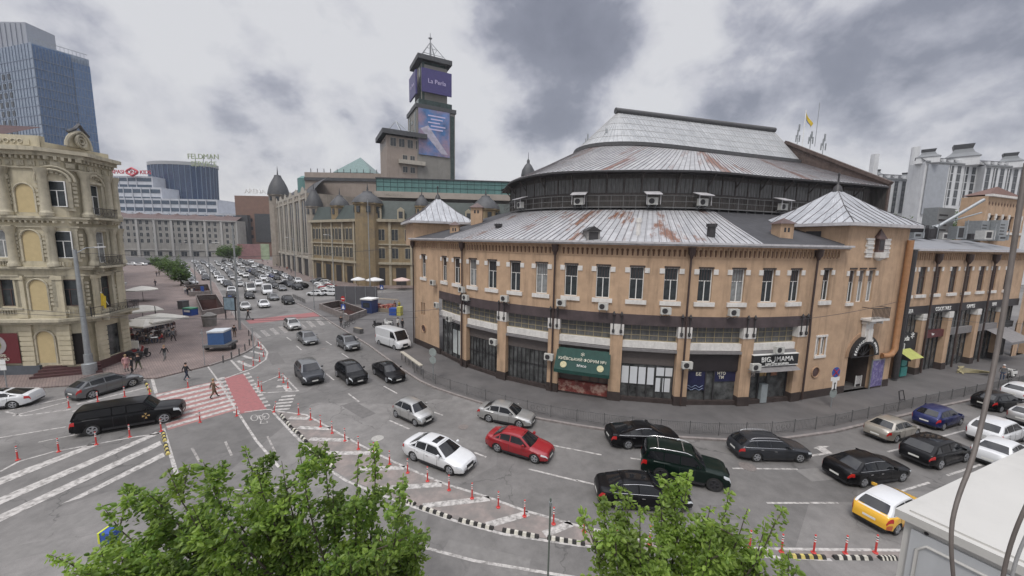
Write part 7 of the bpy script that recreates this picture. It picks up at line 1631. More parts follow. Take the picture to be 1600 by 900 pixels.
# railing along the market pavement
def fence_line(pts, label, inset, t_from, t_to, dens=.13):
    P_ = Path([tuple(p) for p in pts]); o = thing('railing', label, 'railing', (*P_(t_from, inset, 0)[:2], PZ), world=True)
    n = int((t_to - t_from) / 2.1)
    for i in range(n):
        a = t_from + i * 2.1; b_ = MB(); b_.tube([P_(a, inset, z) for z in (PZ, PZ + 1.05)], .035, 6); b_.build('post', DARK2, o)
        b_ = MB()
        for z in (PZ + .18, PZ + .92): b_.bar(P_(a, inset, z), P_(a + 2.1, inset, z), .03, .03)
        k = dens
        while k < 2.1: b_.bar(P_(a + k, inset, PZ + .18), P_(a + k, inset, PZ + .92), .014, .014); k += dens
        if i % 3 == 1:
            for q in (.5, 1.0, 1.5): b_.tube([P_(a + q + .17 * math.cos(w), inset, PZ + .55 + .17 * math.sin(w)) for w in [math.pi * z / 5 for z in range(11)]], .012, 4)
        b_.build('panel', DARK2, o)
DARK2 = mat('grey_iron', (.11, .11, .11), .5, .2, 4)
KP2 = Path(kerb_market); tf = 0
fence_line(kerb_market, 'grey iron picket railing along the kerb in front of the market', -.5, KP2.find(640, 0), KP2.len - 24)
fence_line([SC(16.9, 97), SC(17.3, 86)], 'short grey railing beside the right pavement at the avenue corner', -.4, 0, 10.5)
for i, (px, py, w_) in enumerate([(1410, 628, 1.0), (1578, 595, 1.1)]):
    g = G(px, py, PZ); o = thing('folding_frame', ['dark leaning metal frame on the pavement behind the blue hatchback', 'tilted dark board on the pavement beside the scooter rider'][i], 'frame', (*g, PZ), R(25)); b_ = MB()
    for a, c in (((-.5, 0, 0), (-.4, .2, 1)), ((.5, 0, 0), (.4, .2, 1)), ((-.4, .2, 1), (.4, .2, 1)), ((-.48, .03, .2), (.48, .03, .2))): b_.bar(a, c, .06)
    b_.build('bars', DARK, o)
# flexible posts
POST = {}
def flexpost(px, py, label, group, tilt_=0.0):
    if not POST:
        b_ = MB().use(RED); b_.lathe([(.10, 0), (.10, .03), (.05, .05), (.038, .10), (.035, .80)], n=10); b_.use(WHITE).lathe([(.039, .50), (.039, .55)], n=10); b_.use(WHITE).lathe([(.039, .60), (.039, .65)], n=10); b_.use(WHITE).lathe([(.039, .70), (.039, .75)], n=10); b_.use(BLACK).lathe([(.0385, .65), (.0385, .70)], n=10)
        POST['m'] = b_.build('flexible_post', None, None, smooth=40); o = POST['m']
    else: o = POST['m'].copy(); COL.objects.link(o)
    g = G(px, py); o.location = (*g, .005); o.rotation_euler = (0, tilt_, 0); o.scale = (1.1, 1.1, 1.15); tag(o, label, 'post', group)
L1_ = [(466.8, 648), (485.6, 656), (501, 667), (519, 677), (539, 689), (560, 702), (584, 712), (608.8, 726), (637, 739), (668, 752), (701.5, 766), (737.6, 779), (778.5, 793), (819.5, 807), (864.8, 819), (912.5, 831), (963, 841), (1015, 850)]
for i, p in enumerate(L1_): flexpost(*p, f'red and white flexible post, {ordn(i + 1)} from the left along the curved hatched island', 'flexible posts along the curved island')
for i, p in enumerate([(1171, 857), (1220.7, 863), (1271, 864), (1320.6, 865), (1367.5, 864)]): flexpost(*p, f'flexible post, {ordn(i + 1)} from the left between right tree and white cabinet', 'flexible posts by the white cabinet')
for i, p in enumerate([(28, 719), (92, 706), (150.7, 695), (203, 683), (252, 674), (312.7, 660), (370, 650)]): flexpost(*p, f'red and white flexible post, {ordn(i + 1)} from the left below the hearse', 'flexible posts below the hearse')
for i, p in enumerate([(108, 637), (153, 628), (195, 620), (234, 616), (294, 606)]): flexpost(*p, f'red and white flexible post, {ordn(i + 1)} from the left between grey crossover and hearse', 'flexible posts above the hearse')
for i, p in enumerate([(380.5, 578), (396, 571), (406, 564.6), (412, 557), (408, 546), (404, 541)]): flexpost(*p, f'red flexible post, {ordn(i + 1)} from the front around the plaza corner island', 'flexible posts at the plaza corner')
for i, p in enumerate([(404, 604), (409, 611), (436.7, 590), (442.8, 598), (450, 606), (428, 644)]): flexpost(*p, ['red flexible post at the left tip of the painted triangle', 'red flexible post at the lower left of the painted triangle', 'red flexible post at the top tip of the painted triangle', 'red flexible post, upper one on the right side of the painted triangle', 'red flexible post, lower one on the right side of the painted triangle', 'leaning red flexible post at the sharp tip of the hatched island'][i], 'flexible posts of the painted triangle', .22 if i == 5 else 0)
# bollards on the plaza corner kerb
for i, (px, py) in enumerate([(352, 568), (365, 562), (377, 556), (386, 549), (393, 541), (396, 533), (392, 526)]):
    b_ = MB(); b_.lathe([(.07, 0), (.07, .75), (.09, .78), (.06, .86), (.01, .9)], n=8); o = b_.build('bollard', DARK2, None, smooth=40); o.location = (*G(px - 3, py - 1, PZ), PZ); tag(o, f'low grey bollard, {ordn(i + 1)} from the front along the plaza corner kerb', 'bollard', 'bollards on the plaza corner')
# kerb bump modules
BMB = mat('rubber_black', (.025, .024, .023), .8, .2, 5); BMW = mat('bump_white', (.50, .48, .42), .6, .2, 5); BMY = mat('bump_yellow', (.46, .38, .12), .6, .2, 5)
def bump(a, b_, label, n=7, alt=BMW):
    A = Vector((*G(*a), 0)); B = Vector((*G(*b_), 0)); L_ = (B - A).length; d = (B - A).normalized(); o = thing('lane_separator', label, 'kerb separator', tuple(A), math.atan2(d.y, d.x), 'rubber lane separators')
    for k in range(n):
        m_ = MB(); x0, x1 = L_ * k / n, L_ * (k + 1) / n; m_.add([(x0, -.11, .004), (x1, -.11, .004), (x1, .11, .004), (x0, .11, .004), (x0 + .01, -.05, .14), (x1 - .01, -.05, .14), (x1 - .01, .05, .14), (x0 + .01, .05, .14)], [(4, 5, 6, 7), (0, 1, 5, 4), (1, 2, 6, 5), (2, 3, 7, 6), (3, 0, 4, 7)]); m_.build('segment', alt if k % 2 else BMB, o)
bl_ = [((627, 781), (649, 789)), ((656, 793), (705, 810)), ((717, 813), (771, 827)), ((785, 829), (842, 840)), ((855, 841), (914, 851)), ((1230, 870), (1289, 872)), ((1302, 872), (1361, 873)), ((1373, 873), (1400, 873)), ((930, 853), (990, 860))]
for i, (a, b_) in enumerate(bl_): bump(a, b_, 'black and white separator on the inner line, ' + ['just right of the left tree top', 'second right of the left tree', 'third right of the left tree', 'left of the thin grey pole', 'right of the thin grey pole', 'below the posts right of the right tree', 'second right of the right tree', 'at the foot of the white cabinet', 'behind the right tree'][i], 9, BMW if i != 5 else BMY)
ch = [(438, 647), (447, 658), (456, 669), (468, 679), (480, 692), (492, 705), (507, 719), (524, 733)]
for i in range(7): bump((ch[i][0] + 1, ch[i][1] + 1), (ch[i + 1][0] - 1, ch[i + 1][1] - 1), f'black and white rubber separator, {ordn(i + 1)} from the tip of the hatched island', 5)
bump((255, 676), (258, 690), 'black and yellow rubber separator below the hearse front, upper one', 6, BMY); bump((258.5, 694), (263, 711), 'black and yellow rubber separator right below the hearse front, lower one', 6, BMY); bump((228, 598), (235, 613), 'black and yellow rubber separator right of the grey crossover', 6, BMY)
# poles and lamps
def pole(px, py, topy, label, r=.09, z0=PZ, lamp=None, base=None, m=STEEL, name='street_lamp', cat='street lamp', extra=None):
    x, y = G(px, py, z0); zt_ = ZAT(x, y, topy); o = thing(name, label, cat, (x, y, z0)); h = zt_ - z0
    b_ = MB(); b_.tube([(0, 0, 0), (0, 0, h)], [r * 1.3, r * .7], 8); b_.build('pole', m, o, smooth=50)
    if base: b_ = MB(); b_.lathe([(base, 0), (base, 1.0), (base * .6, 1.1), (r * 1.6, 2.0)], n=10); b_.build('base', m, o, smooth=50)
    if lamp:
        for a in lamp:
            dx, dy = math.cos(a) * 1.6, math.sin(a) * 1.6; b_ = MB(); b_.tube([(0, 0, h - .4), (dx * .5, dy * .5, h + .15), (dx, dy, h + .2)], .045, 6); b_.build('arm', m, o)
            b_ = MB(); b_.bar((dx * .9, dy * .9, h + .2), (dx * 1.4, dy * 1.4, h + .24), .28, .12); b_.build('lamp_head', WHITE, o)
    return o, h
pole(141, 583, 390, 'tall grey lamp post with wide base at the corner of the yellow house', .20, lamp=(R(75),), base=.55)
pole(375, 515, 352, 'tall grey pole between the trailer and the avenue carrying an info board', .14, name='tram_pole', cat='pole')
pole(331, 466, 380, 'grey lamp post at the near left underpass wall', .10, lamp=(R(20),)); pole(306, 446, 382, 'grey lamp post at the far left underpass wall', .10, lamp=(R(20),)); pole(284, 430, 378, 'grey lamp post among the street trees', .10, lamp=(R(20),))
pole(579, 470, 312, 'tall thin grey pole in front of the ochre ornate house', .11, name='tram_pole', cat='pole'); pole(491, 483, 430, 'thin signal pole beside the short railing', .07, name='signal_pole', cat='pole'); pole(462, 440, 372, 'grey lamp post before the grey beige arcade', .1, lamp=(R(200),)); pole(522, 446, 368, 'grey lamp post left of the ochre ornate house', .1, lamp=(R(200),))
pole(363, 392, 365, 'far lamp post right of the avenue end', .12, lamp=(R(180),))
pole(397, 560, 512, 'short dark post at the plaza corner near the scooter rider', .06, name='signal_pole', cat='pole')
o, h = pole(246, 520, 478, 'dark lamp post between the cafe parasols', .06, m=DARK)
# front pole in the foreground
x, y = 1.55, 12.4; o = thing('thin_pole', 'thin grey green pole rising in the foreground between the two trees', 'pole', (x, y, 0)); zt_ = ZAT(x, y, 778); b_ = MB(); b_.tube([(0, 0, 0), (0, 0, zt_)], .035, 8); b_.use if False else None; b_.build('shaft', mat('green_grey_pole', (.12, .14, .12), .5, .15, 3), o, smooth=50); b_ = MB(); b_.box(-.05, .05, -.05, .05, zt_ - .3, zt_ - .15); b_.build('clamp', STEEL, o)
# signs
BLUE = mat('sign_blue', (.03, .08, .32), .4, .1, 3); SRED = mat('sign_red', (.42, .02, .02), .4, .1, 3)
def sign(px, py, label, plates, rz=0, h=3.0, r=.04):
    x, y = G(px, py, PZ); o = thing('traffic_sign', label, 'traffic sign', (x, y, PZ), rz); b_ = MB(); b_.tube([(0, 0, 0), (0, 0, h)], r, 6); b_.build('pole', STEEL, o)
    for kind, z, s, m_ in plates:
        b_ = MB().use(m_)
        if kind == 'o': b_.lathe([(s, -.07), (s, -.05)], (0, 0, z), 18, 'y')
        elif kind == 'bar': b_.lathe([(s, -.07), (s, -.05)], (0, 0, z), 18, 'y'); b_.use(WHITE).box(-s * .7, s * .7, -.085, -.07, z - s * .15, z + s * .15)
        elif kind == 'ped': b_.box(-s, s, -.07, -.05, z - s, z + s); b_.use(WHITE).add([(-s * .75, -.08, z - s * .7), (s * .75, -.08, z - s * .7), (0, -.08, z + s * .8)], [(0, 1, 2)])
        elif kind == 'box': b_.box(-s, s, -.07, -.05, z - s, z + s)
        elif kind == 'wide': b_.box(-s, s, -.07, -.05, z - s * .35, z + s * .35)
        elif kind == 'tall': b_.box(-s * .55, s * .55, -.07, -.05, z - s, z + s); b_.use(BLACK).box(-.05, .05, -.09, -.07, z - s * .6, z + s * .6); b_.add([(-.14, -.09, z + s * .45), (.14, -.09, z + s * .45), (0, -.09, z + s * .8)], [(0, 1, 2)]); b_.add([(-.14, -.09, z - s * .45), (.14, -.09, z - s * .45), (0, -.09, z - s * .8)], [(0, 2, 1)])
        elif kind == 'noP': b_.lathe([(s, -.07), (s, -.05)], (0, 0, z), 18, 'y'); b_.use(SRED).bar((-s * .65, -.085, z + s * .65), (s * .65, -.085, z - s * .65), .07, .02, up=(0, 1, 0)); b_.bar((-s * .65, -.085, z - s * .65), (s * .65, -.085, z + s * .65), .07, .02, up=(0, 1, 0))
        b_.build('sign_plate', None, o, fixn=False)
sign(1298, 636, 'pole with round blue no stopping sign and white arrow plate before the market arch', [('noP', 3.2, .46, BLUE), ('wide', 2.6, .5, WHITE), ('tall', 1.95, .48, WHITE), ('o', 1.3, .42, mat('sign_grey', (.25, .28, .27), .5))], R(15), 3.5)
sign(677, 594, 'pole with two grey round sign backs beside the pavement barrier at the market corner', [('o', 2.9, .42, mat('sign_grey', (.25, .28, .27))), ('o', 2.1, .38, mat('sign_grey', (.25, .28, .27)))], R(-20), 3.2)
sign(538, 512, 'sign post with round no entry sign and blue crossing sign by the right underpass', [('bar', 4.6, .42, SRED), ('ped', 3.3, .42, BLUE)], R(-20), 5.0)
sign(320, 571, 'slim plaza sign post with narrow grey plate', [('wide', 3.6, .14, STEEL)], 0, 4.0, .03)
sign(362, 492, 'blue crossing sign on a pole right of the left underpass', [('ped', 3.0, .5, BLUE), ('tall', 4.2, .01, DARK)], R(-25), 3.6)
sign(597, 466, 'blue information sign beside the grey hoarding wall', [('ped', 2.6, .5, BLUE)], R(-20), 3.2)
sign(12, 612, 'sign post with small white plates at the left picture edge', [('box', 2.7, .22, WHITE), ('box', 2.2, .22, WHITE)], R(10), 3.0)
sign(318, 468, 'blue underpass sign above the left underpass wall', [('box', 2.4, .55, BLUE)], R(-20), 2.9)
# underpasses
WALLC = mat('underpass_wall', (.21, .185, .175), .8, .2, 1.5, grime=.5); INR = mat('underpass_red_brown', (.105, .05, .045), .8, .25, 1)
def underpass(poly, label, stair=True):
    c = Vector((sum(p[0] for p in poly) / 4, sum(p[1] for p in poly) / 4)); o = thing('underpass_entrance', label, 'underpass', (c.x, c.y, PZ), world=True)
    inn = [c + (Vector(p) - c) * 1.0 for p in poly]; out = [c + (Vector(p) - c) * (1 + .45 / (Vector(p) - c).length * 1.2) for p in poly]; b_ = MB(); 
    b_.prism([tuple(p) for p in out], PZ, PZ + 1.05, ([tuple(p) for p in inn],)); b_.build('parapet', WALLC, o)
    b_ = MB().use(INR); 
    for i in range(4): a, c2_ = inn[i], inn[(i + 1) % 4]; b_.quad((a.x, a.y, -3.5), (c2_.x, c2_.y, -3.5), (c2_.x, c2_.y, PZ + 1.0), (a.x, a.y, PZ + 1.0))
    b_.build('shaft_wall', None, o, fixn=False); b_ = MB().use(WALLC)
    n = 14
    for k in range(n):
        t0, t1 = k / n, (k + 1) / n; a0, a1 = inn[0].lerp(inn[3], t0), inn[0].lerp(inn[3], t1); c0_, c1_ = inn[1].lerp(inn[2], t0), inn[1].lerp(inn[2], t1); z = -3.4 * (k + 1) / n
        b_.quad((a0.x, a0.y, z), (c0_.x, c0_.y, z), (c1_.x, c1_.y, z), (a1.x, a1.y, z)); b_.quad((a0.x, a0.y, z), (c0_.x, c0_.y, z), (c0_.x, c0_.y, z + .25), (a0.x, a0.y, z + .25))
    b_.build('stairs', None, o, fixn=False)
underpass([pit1[3], pit1[2], pit1[1], pit1[0]], 'near left underpass stairwell with red brown inner walls beside the avenue'); underpass([pit2[3], pit2[2], pit2[1], pit2[0]], 'far left underpass stairwell behind the near one'); underpass(pit3, 'right underpass stairwell with dark parapet near the sign post')
# hoarding, kiosk, stall by the right underpass
g = G(532, 474, PZ); h = thing('hoarding', 'dark grey hoarding wall behind the right underpass', 'hoarding', (*g, PZ), world=True); P_ = Path([G(524, 475, PZ), G(590, 476, PZ)]); zt_ = ZAT(*P_.p[0], 447); b_ = MB(); pbox(b_, P_, 0, P_.len, PZ, zt_, -.1, 0); b_.build('panel', mat('grey_hoarding', (.10, .10, .11), .6, .1, .5), h); b_ = MB()
for k in range(5): pbox(b_, P_, P_.len * k / 4.2, P_.len * k / 4.2 + .1, PZ, zt_ + .1, .0, .06)
b_.build('post', STEEL, h)
def boxthing(name, label, cat, px, py, rz, parts, z0=PZ, group=None):
    o = thing(name, label, cat, (*G(px, py, z0), z0), rz, group)
    for nm, m_, bx in parts:
        b_ = MB()
        for q in bx: b_.box(*q)
        b_.build(nm, m_, o)
    return o
WOODC = mat('aged_wood', (.24, .20, .15), .8, .2, 4)
boxthing('kiosk', 'small blue kiosk with white roof beside the grey hoarding', 'kiosk', 578, 488, R(-15), [('booth', mat('kiosk_navy', (.03, .05, .14), .5), [(-1.1, 1.1, -1, 1, 0, 2.5)]), ('roof', WHITE, [(-1.25, 1.25, -1.15, 1.15, 2.5, 2.75)]), ('window', GREYG, [(-.7, .7, -1.03, -.99, 1.1, 2.0)])])
boxthing('market_stall', 'low market stall heaped with goods under the hoarding', 'stall', 600, 486, R(-12), [('counter', WOODC, [(-2.4, 2.4, -1, 1, .0, .75)]), ('goods', MEAT, [(-2.2, -1.2, -.9, .9, .75, 1.3), (-.9, .2, -.9, .9, .75, 1.15), (.5, 2.1, -.9, .9, .75, 1.4)]), ('awning', WOODC, [(-2.5, 2.5, .4, 1.2, 2.2, 2.3)])])
boxthing('goods_crate', 'blue covered crate stack near the market corner pavement', 'crate', 616, 492, R(-10), [('crate', BLUE, [(-.7, .7, -.6, .6, 0, 1.3)]), ('cover', mat('yellow_cloth', (.45, .42, .10), .8), [(.75, 1.5, -.5, .5, 0, 1.6)])])
boxthing('concrete_block', 'dark concrete planter box beside the bicycles', 'planter', 560, 520, R(-38), [('tub', DARK2, [(-.9, .9, -.3, .3, 0, .7)]), ('soil', WOODC, [(-.85, .85, -.25, .25, .7, .74)])])
g0, g1 = Vector((*G(628, 562, PZ), PZ)), Vector((*G(658, 585, PZ), PZ)); b_ = MB(); o = thing('pavement_barrier', 'pale wooden topped barrier bench on the pavement in front of the van', 'barrier', tuple(g0)); d = g1 - g0; b_ = MB(); b_.bar((0, 0, .95), tuple(d + Vector((0, 0, .95))), .4, .1); b_.build('top_board', mat('pale_board', (.40, .37, .31), .7, .1, 4), o)
for k in range(6): b_ = MB(); p = d * (k / 5); b_.bar((p.x, p.y, 0), (p.x, p.y, .92), .08, .08); b_.build('leg', DARK2, o)
boxthing('info_board', 'glass info board with pale map poster beside the tall pole', 'info board', 361, 500, R(-10), [('frame', DARK, [(-1.15, 1.15, -.1, .1, 1.6, 3.9), (-1.05, -.9, -.05, .05, 0, 1.6), (.9, 1.05, -.05, .05, 0, 1.6)]), ('poster', mat('map_poster', (.22, .30, .36), .4, .4, 1.5), [(-1.0, 1.0, -.13, -.1, 1.75, 3.75)])])
tr = boxthing('cargo_trailer', 'blue boxed trailer with white lid parked on the plaza', 'trailer', 345, 546, R(12), [('box', mat('trailer_blue', (.04, .10, .24), .5, .1, 2), [(-.85, .85, -.9, .9, .85, 2.3)]), ('lid', mat('pale_lid', (.50, .53, .55), .5), [(-.9, .9, -.95, .95, 2.3, 2.5)]), ('deck', DARK2, [(-1.35, 1.35, -1.1, 1.2, .55, .85)])])
for sx in (-1.45, 1.45): b_ = MB(); b_.T = lambda x, y, z: (sx + y, x, z + .36); b_.lathe([(.36, -.12), (.36, .12)], n=14, axis='y'); b_.build('wheel', TYRE, tr)
bk1 = MB(); bk1.lathe([(.85, 0), (.95, 1.5), (1.0, 1.55), (1.0, 1.7), (.8, 1.75), (.3, 2.1), (.05, 2.15)], n=16); o = bk1.build('round_planter', mat('fluted_concrete', (.20, .19, .175), .8, .2, 3, grime=.4), None, smooth=40); o.location = (*G(328, 509, PZ), PZ); tag(o, 'round fluted concrete drum with lid on the plaza', 'drum')
boxthing('waste_container', 'blue and green waste container by the underpass wall', 'container', 298, 492, R(-10), [('tub', BLUE, [(-.9, .9, -.6, .6, 0, 1.1)]), ('lid', mat('green_lid', (.05, .22, .12), .5), [(-.95, .95, -.65, .65, 1.1, 1.3)]), ('side_panel', WHITE, [(-.6, .6, -.63, -.6, .6, .95)])])
boxthing('waste_container', 'dark waste container left of the blue and green one', 'container', 287, 482, R(-10), [('tub', DARK2, [(-.6, .6, -.6, .6, 0, 1.4)]), ('lid', DARK, [(-.65, .65, -.65, .65, 1.4, 1.5)])])
boxthing('a_board', 'white sandwich board standing under the market arch', 'sandwich board', 1338, 603, R(15), [('panel', mat('chalk_print', (.45, .44, .44), .6, .6, 8), [(-.4, .4, -.12, -.08, .25, 1.1)]), ('leg', WHITE, [(-.42, -.36, -.14, -.08, 0, 1.15), (.36, .42, -.14, -.08, 0, 1.15)])])
boxthing('poster_stand', 'violet poster panel at the right side of the market arch', 'poster', 1366, 606, R(20), [('panel', mat('violet_poster', (.12, .10, .25), .5, .5, 2.5, col2=(.28, .25, .40), c2pos=(.5, .6), c2scale=3), [(-.95, .95, -.06, 0, .2, 2.9)]), ('frame', STEEL, [(-1.0, -.95, -.08, .02, 0, 3.0), (.95, 1.0, -.08, .02, 0, 3.0), (-1, 1, -.08, .02, 2.9, 3.0)])])
PLK = mat('yellow_plank', (.33, .29, .17), .8, .15, 5)
for i, (px, py, a, n) in enumerate([(1502, 580, 30, 3), (1520, 584, -25, 5)]):
    o = thing('plank_pile', ['few loose yellow planks leaning by the bar front', 'heap of yellow wooden planks on the pavement before the bars'][i], 'planks', (*G(px, py, PZ), PZ), R(a)); 
    for k in range(n): b_ = MB(); b_.bar((-1.5 + k * .2, k * .25 - .4, .05 + .09 * k), (1.6 - k * .1, -k * .2 + .5, .2 + .08 * k), .14, .05); b_.build('plank', PLK, o)
# cafe on the left plaza
PARA = mat('parasol_cloth', (.55, .53, .48), .8, .08, 3)
def parasol(px, py, r, h, label, sq=False, m=PARA):
    o = thing('cafe_parasol', label, 'parasol', (*G(px, py, PZ), PZ), rnd.random(), 'cafe parasols'); b_ = MB(); b_.tube([(0, 0, 0), (0, 0, h)], .04, 6); b_.build('pole', DARK, o)
    n = 4 if sq else 8; b_ = MB(); b_.lathe([(r, h - .75), (r * 1.0, h - .55), (r * .5, h - .12), (.08, h + .15)], n=n); b_.build('canopy', m, o, smooth=20); return o
parasol(225, 512, 2.9, 3.3, 'large cream cafe parasol farther back by the yellow house', True); parasol(252, 527, 3.1, 3.2, 'largest cream cafe parasol nearest the plaza', True); parasol(232, 532, 2.6, 2.9, 'cream cafe parasol behind the large nearest one', True); parasol(224, 470, 2.6, 3.0, 'distant white cafe parasol up the left pavement'); parasol(586, 452, 2.4, 3.2, 'white parasol with dark gap before the ornate corner arch', m=mat('parasol_white', (.6, .6, .6), .8)); parasol(628, 452, 2.4, 3.2, 'pale pink parasol at the market corner before the ornate house', m=mat('parasol_pink', (.55, .42, .38), .8)); parasol(560, 450, 2.0, 3, 'small white parasol left of the ornate corner arch', m=mat('parasol_white', (.6, .6, .6)))
cr_ = rnd; TABLE = {}
def cafe_table(i, x, y, dark):
    o = thing('cafe_table', 'TBL', 'cafe table', (x, y, PZ), cr_.random() * 3, 'cafe tables on the plaza'); b_ = MB(); b_.lathe([(.38, .72), (.38, .75)], n=10); b_.build('table_top', DARK if dark else WHITE, o); b_ = MB(); b_.lathe([(.22, 0), (.05, .04), (.04, .72)], n=8); b_.build('base', DARK, o); return o
def cafe_chair(x, y, rz, lab):
    o = thing('cafe_chair', lab, 'cafe chair', (x, y, PZ), rz, 'cafe chairs on the plaza')
    if not TABLE:
        b_ = MB(); b_.box(-.22, .22, -.22, .22, .42, .47); TABLE['seat'] = b_.build('x', BROWN).data; b_ = MB(); b_.box(-.22, .22, .2, .24, .47, .9); TABLE['backrest'] = b_.build('x', BROWN).data; b_ = MB(); b_.box(-.02, .02, -.02, .02, 0, .42); TABLE['leg'] = b_.build('x', DARK).data
        for q in [q for q in COL.objects if q.name.startswith('x') and len(q.name) < 7]: bpy.data.objects.remove(q)
    link(TABLE['seat'], 'seat', o); link(TABLE['backrest'], 'backrest', o)
    for sx in (-.19, .19):
        for sy in (-.19, .19): link(TABLE['leg'], 'leg', o, (sx, sy, 0))
# people ---------------------------------------------------------------------------------
SKIN = mat('skin', (.45, .27, .19), .6, .05, 3)
CL = {n: mat('cloth_' + n, c, .85, .15, 6) for n, c in dict(black=(.015, .015, .018), navy=(.02, .025, .05), jeans=(.05, .07, .12), beige=(.32, .26, .19), brown=(.13, .085, .055), white=(.55, .54, .52), grey=(.13, .13, .13), yellow=(.45, .40, .06), red=(.30, .03, .03), olive=(.07, .075, .045), pink=(.45, .25, .25)).items()}
HAIR = {n: mat('hair_' + n, c, .7) for n, c in dict(dark=(.02, .014, .01), brown=(.07, .04, .02), fair=(.28, .20, .10), cap=(.55, .55, .55))  .items()}
_pc = {}
def body_mesh(pose, coat):
    key = (pose, coat)
    if key in _pc: return _pc[key]
    H = dict(pel=(0, 0, .93), chest=(0, .0, 1.28), neck=(0, .0, 1.47), head=(0, -.02, 1.60), top=(0, -.01, 1.72))
    V = {}; E_ = []; Rd = {}
    def v(n, p, r): V[n] = p; Rd[n] = r
    v('pel', (0, 0, .95), .135); v('waist', (0, 0, 1.1), .125); v('chest', (0, 0, 1.32), .155); v('neck', (0, 0, 1.47), .055); v('chin', (0, -.015, 1.54), .075); v('head', (0, -.015, 1.64), .095); v('top', (0, -.01, 1.72), .05)
    E_ += [('pel', 'waist'), ('waist', 'chest'), ('chest', 'neck'), ('neck', 'chin'), ('chin', 'head'), ('head', 'top')]
    st = {'stand': 0, 'walk': .30, 'walk2': .22, 'sit': 0, 'ride': 0, 'bend': 0}[pose]
    for s, sg in (('l', 1), ('r', -1)):
        if pose == 'sit': kn, an, ft, hp = (sg * .11, -.45, .52), (sg * .11, -.48, .10), (sg * .12, -.62, .05), (sg * .10, 0, .50)
        elif pose == 'ride': kn, an, ft, hp = (sg * .10, -.10 * sg, .50), (sg * .10, -.02 - .2 * sg, .22), (sg * .11, -.14 - .2 * sg, .17), (sg * .1, 0, 1.0)
        else: kn, an, ft, hp = (sg * .10, -st * sg * .45 - .03, .50), (sg * .10, -st * sg * 1.0 + (.05 if sg < 0 else 0), .10 + (.06 if sg < 0 and st else 0)), (sg * .12, -st * sg - .15, .045 + (.02 if sg < 0 and st else 0)), (sg * .10, 0, .86)
        v('hip' + s, hp, .10 if not coat else .15); v('kn' + s, kn, .068 if not coat else .085); v('an' + s, an, .045); v('ft' + s, ft, .04); v('sh' + s, (sg * .19, 0, 1.40), .062); 
        if pose in ('ride',): el, wr, hd = (sg * .26, -.12, 1.16), (sg * .22, -.38, 1.10), (sg * .21, -.45, 1.10)
        elif pose == 'sit': el, wr, hd = (sg * .27, -.05, 1.13), (sg * .16, -.28, 1.08), (sg * .13, -.36, 1.08)
        else: el, wr, hd = (sg * .25, st * sg * .3 + .03, 1.14), (sg * .26, st * sg * .7 - .05, .90), (sg * .26, st * sg * .8 - .08, .81)
        v('el' + s, el, .048); v('wr' + s, wr, .036); v('hd' + s, hd, .03)
        E_ += [('pel', 'hip' + s), ('hip' + s, 'kn' + s), ('kn' + s, 'an' + s), ('an' + s, 'ft' + s), ('chest', 'sh' + s), ('sh' + s, 'el' + s), ('el' + s, 'wr' + s), ('wr' + s, 'hd' + s)]
    if pose == 'sit':
        for n in list(V):
            if n[:2] not in ('hi', 'kn', 'an', 'ft'): x, y, z = V[n]; V[n] = (x, y, z - .42)
    if pose == 'bend':
        for n in list(V):
            if n[:2] not in ('hi', 'kn', 'an', 'ft', 'pe'): x, y, z = V[n]; dz_ = z - .95; V[n] = (x, y - dz_ * .55, .95 + dz_ * .82)
    names = list(V); me = bpy.data.meshes.new('b'); me.from_pydata([V[n] for n in names], [(names.index(a), names.index(b_)) for a, b_ in E_], []); o = bpy.data.objects.new('b', me); COL.objects.link(o)
    md = o.modifiers.new('s', 'SKIN'); o.modifiers.new('u', 'SUBSURF').levels = 1
    for i, n in enumerate(names): sv = me.skin_vertices[0].data[i]; sv.radius = (Rd[n] * (1.15 if n in ('chest', 'pel', 'waist') else 1), Rd[n] * (.78 if n in ('chest', 'waist', 'pel') else 1)); sv.use_root = n == 'pel'
    dg = bpy.context.evaluated_depsgraph_get(); ev = o.evaluated_get(dg); m2 = bpy.data.meshes.new_from_object(ev); bpy.data.objects.remove(o); m2.name = 'person'
    off = -.42 if pose == 'sit' else 0
    hip = .93 + off if not coat else .62
    mi = []
    for p in m2.polygons:
        c = p.center; near = min(names, key=lambda n: (Vector(V[n]) - c).length)
        if near in ('head', 'chin', 'top'): k = 0
        elif near[:2] == 'hd': k = 0
        elif near[:2] in ('ft',): k = 3
        elif near[:2] in ('hi', 'kn', 'an'): k = 2 if not (coat and near[:2] in ('hi', 'kn')) else 1
        elif near == 'neck': k = 0
        elif near == 'pel': k = 1
        else: k = 1
        mi.append(k)
    for k in range(4): m2.materials.append(SKIN)
    m2.polygons.foreach_set('material_index', mi); m2.polygons.foreach_set('use_smooth', [True] * len(mi))
    hc = Vector(V['head']) if pose != 'x' else None
    _pc[key] = (m2, hc); return _pc[key]
def person(px, py, heading, label, top='black', legs='jeans', hair='dark', pose='walk', coat=False, z0=PZ, bag=None, group=None, xy=None, scale=1.0):
    m2, hc = body_mesh(pose, coat); me = m2.copy()
    for i_, q in enumerate((SKIN, CL[top], CL[legs], CL['black'])): me.materials[i_] = q
    o = bpy.data.objects.new('person', me); COL.objects.link(o); x, y = xy or G(px, py, z0); o.location = (x, y, z0); o.rotation_euler.z = heading; o.scale = (scale,) * 3
    tag(o, label, 'person', group); b_ = MB(); b_.lathe([(.085, -.02), (.112, .03), (.10, .09), (.06, .125), (.01, .135)], (hc.x, hc.y + .018, hc.z), 10); b_.build('hair' if hair != 'cap' else 'cap', HAIR[hair], o, smooth=60)
    return o
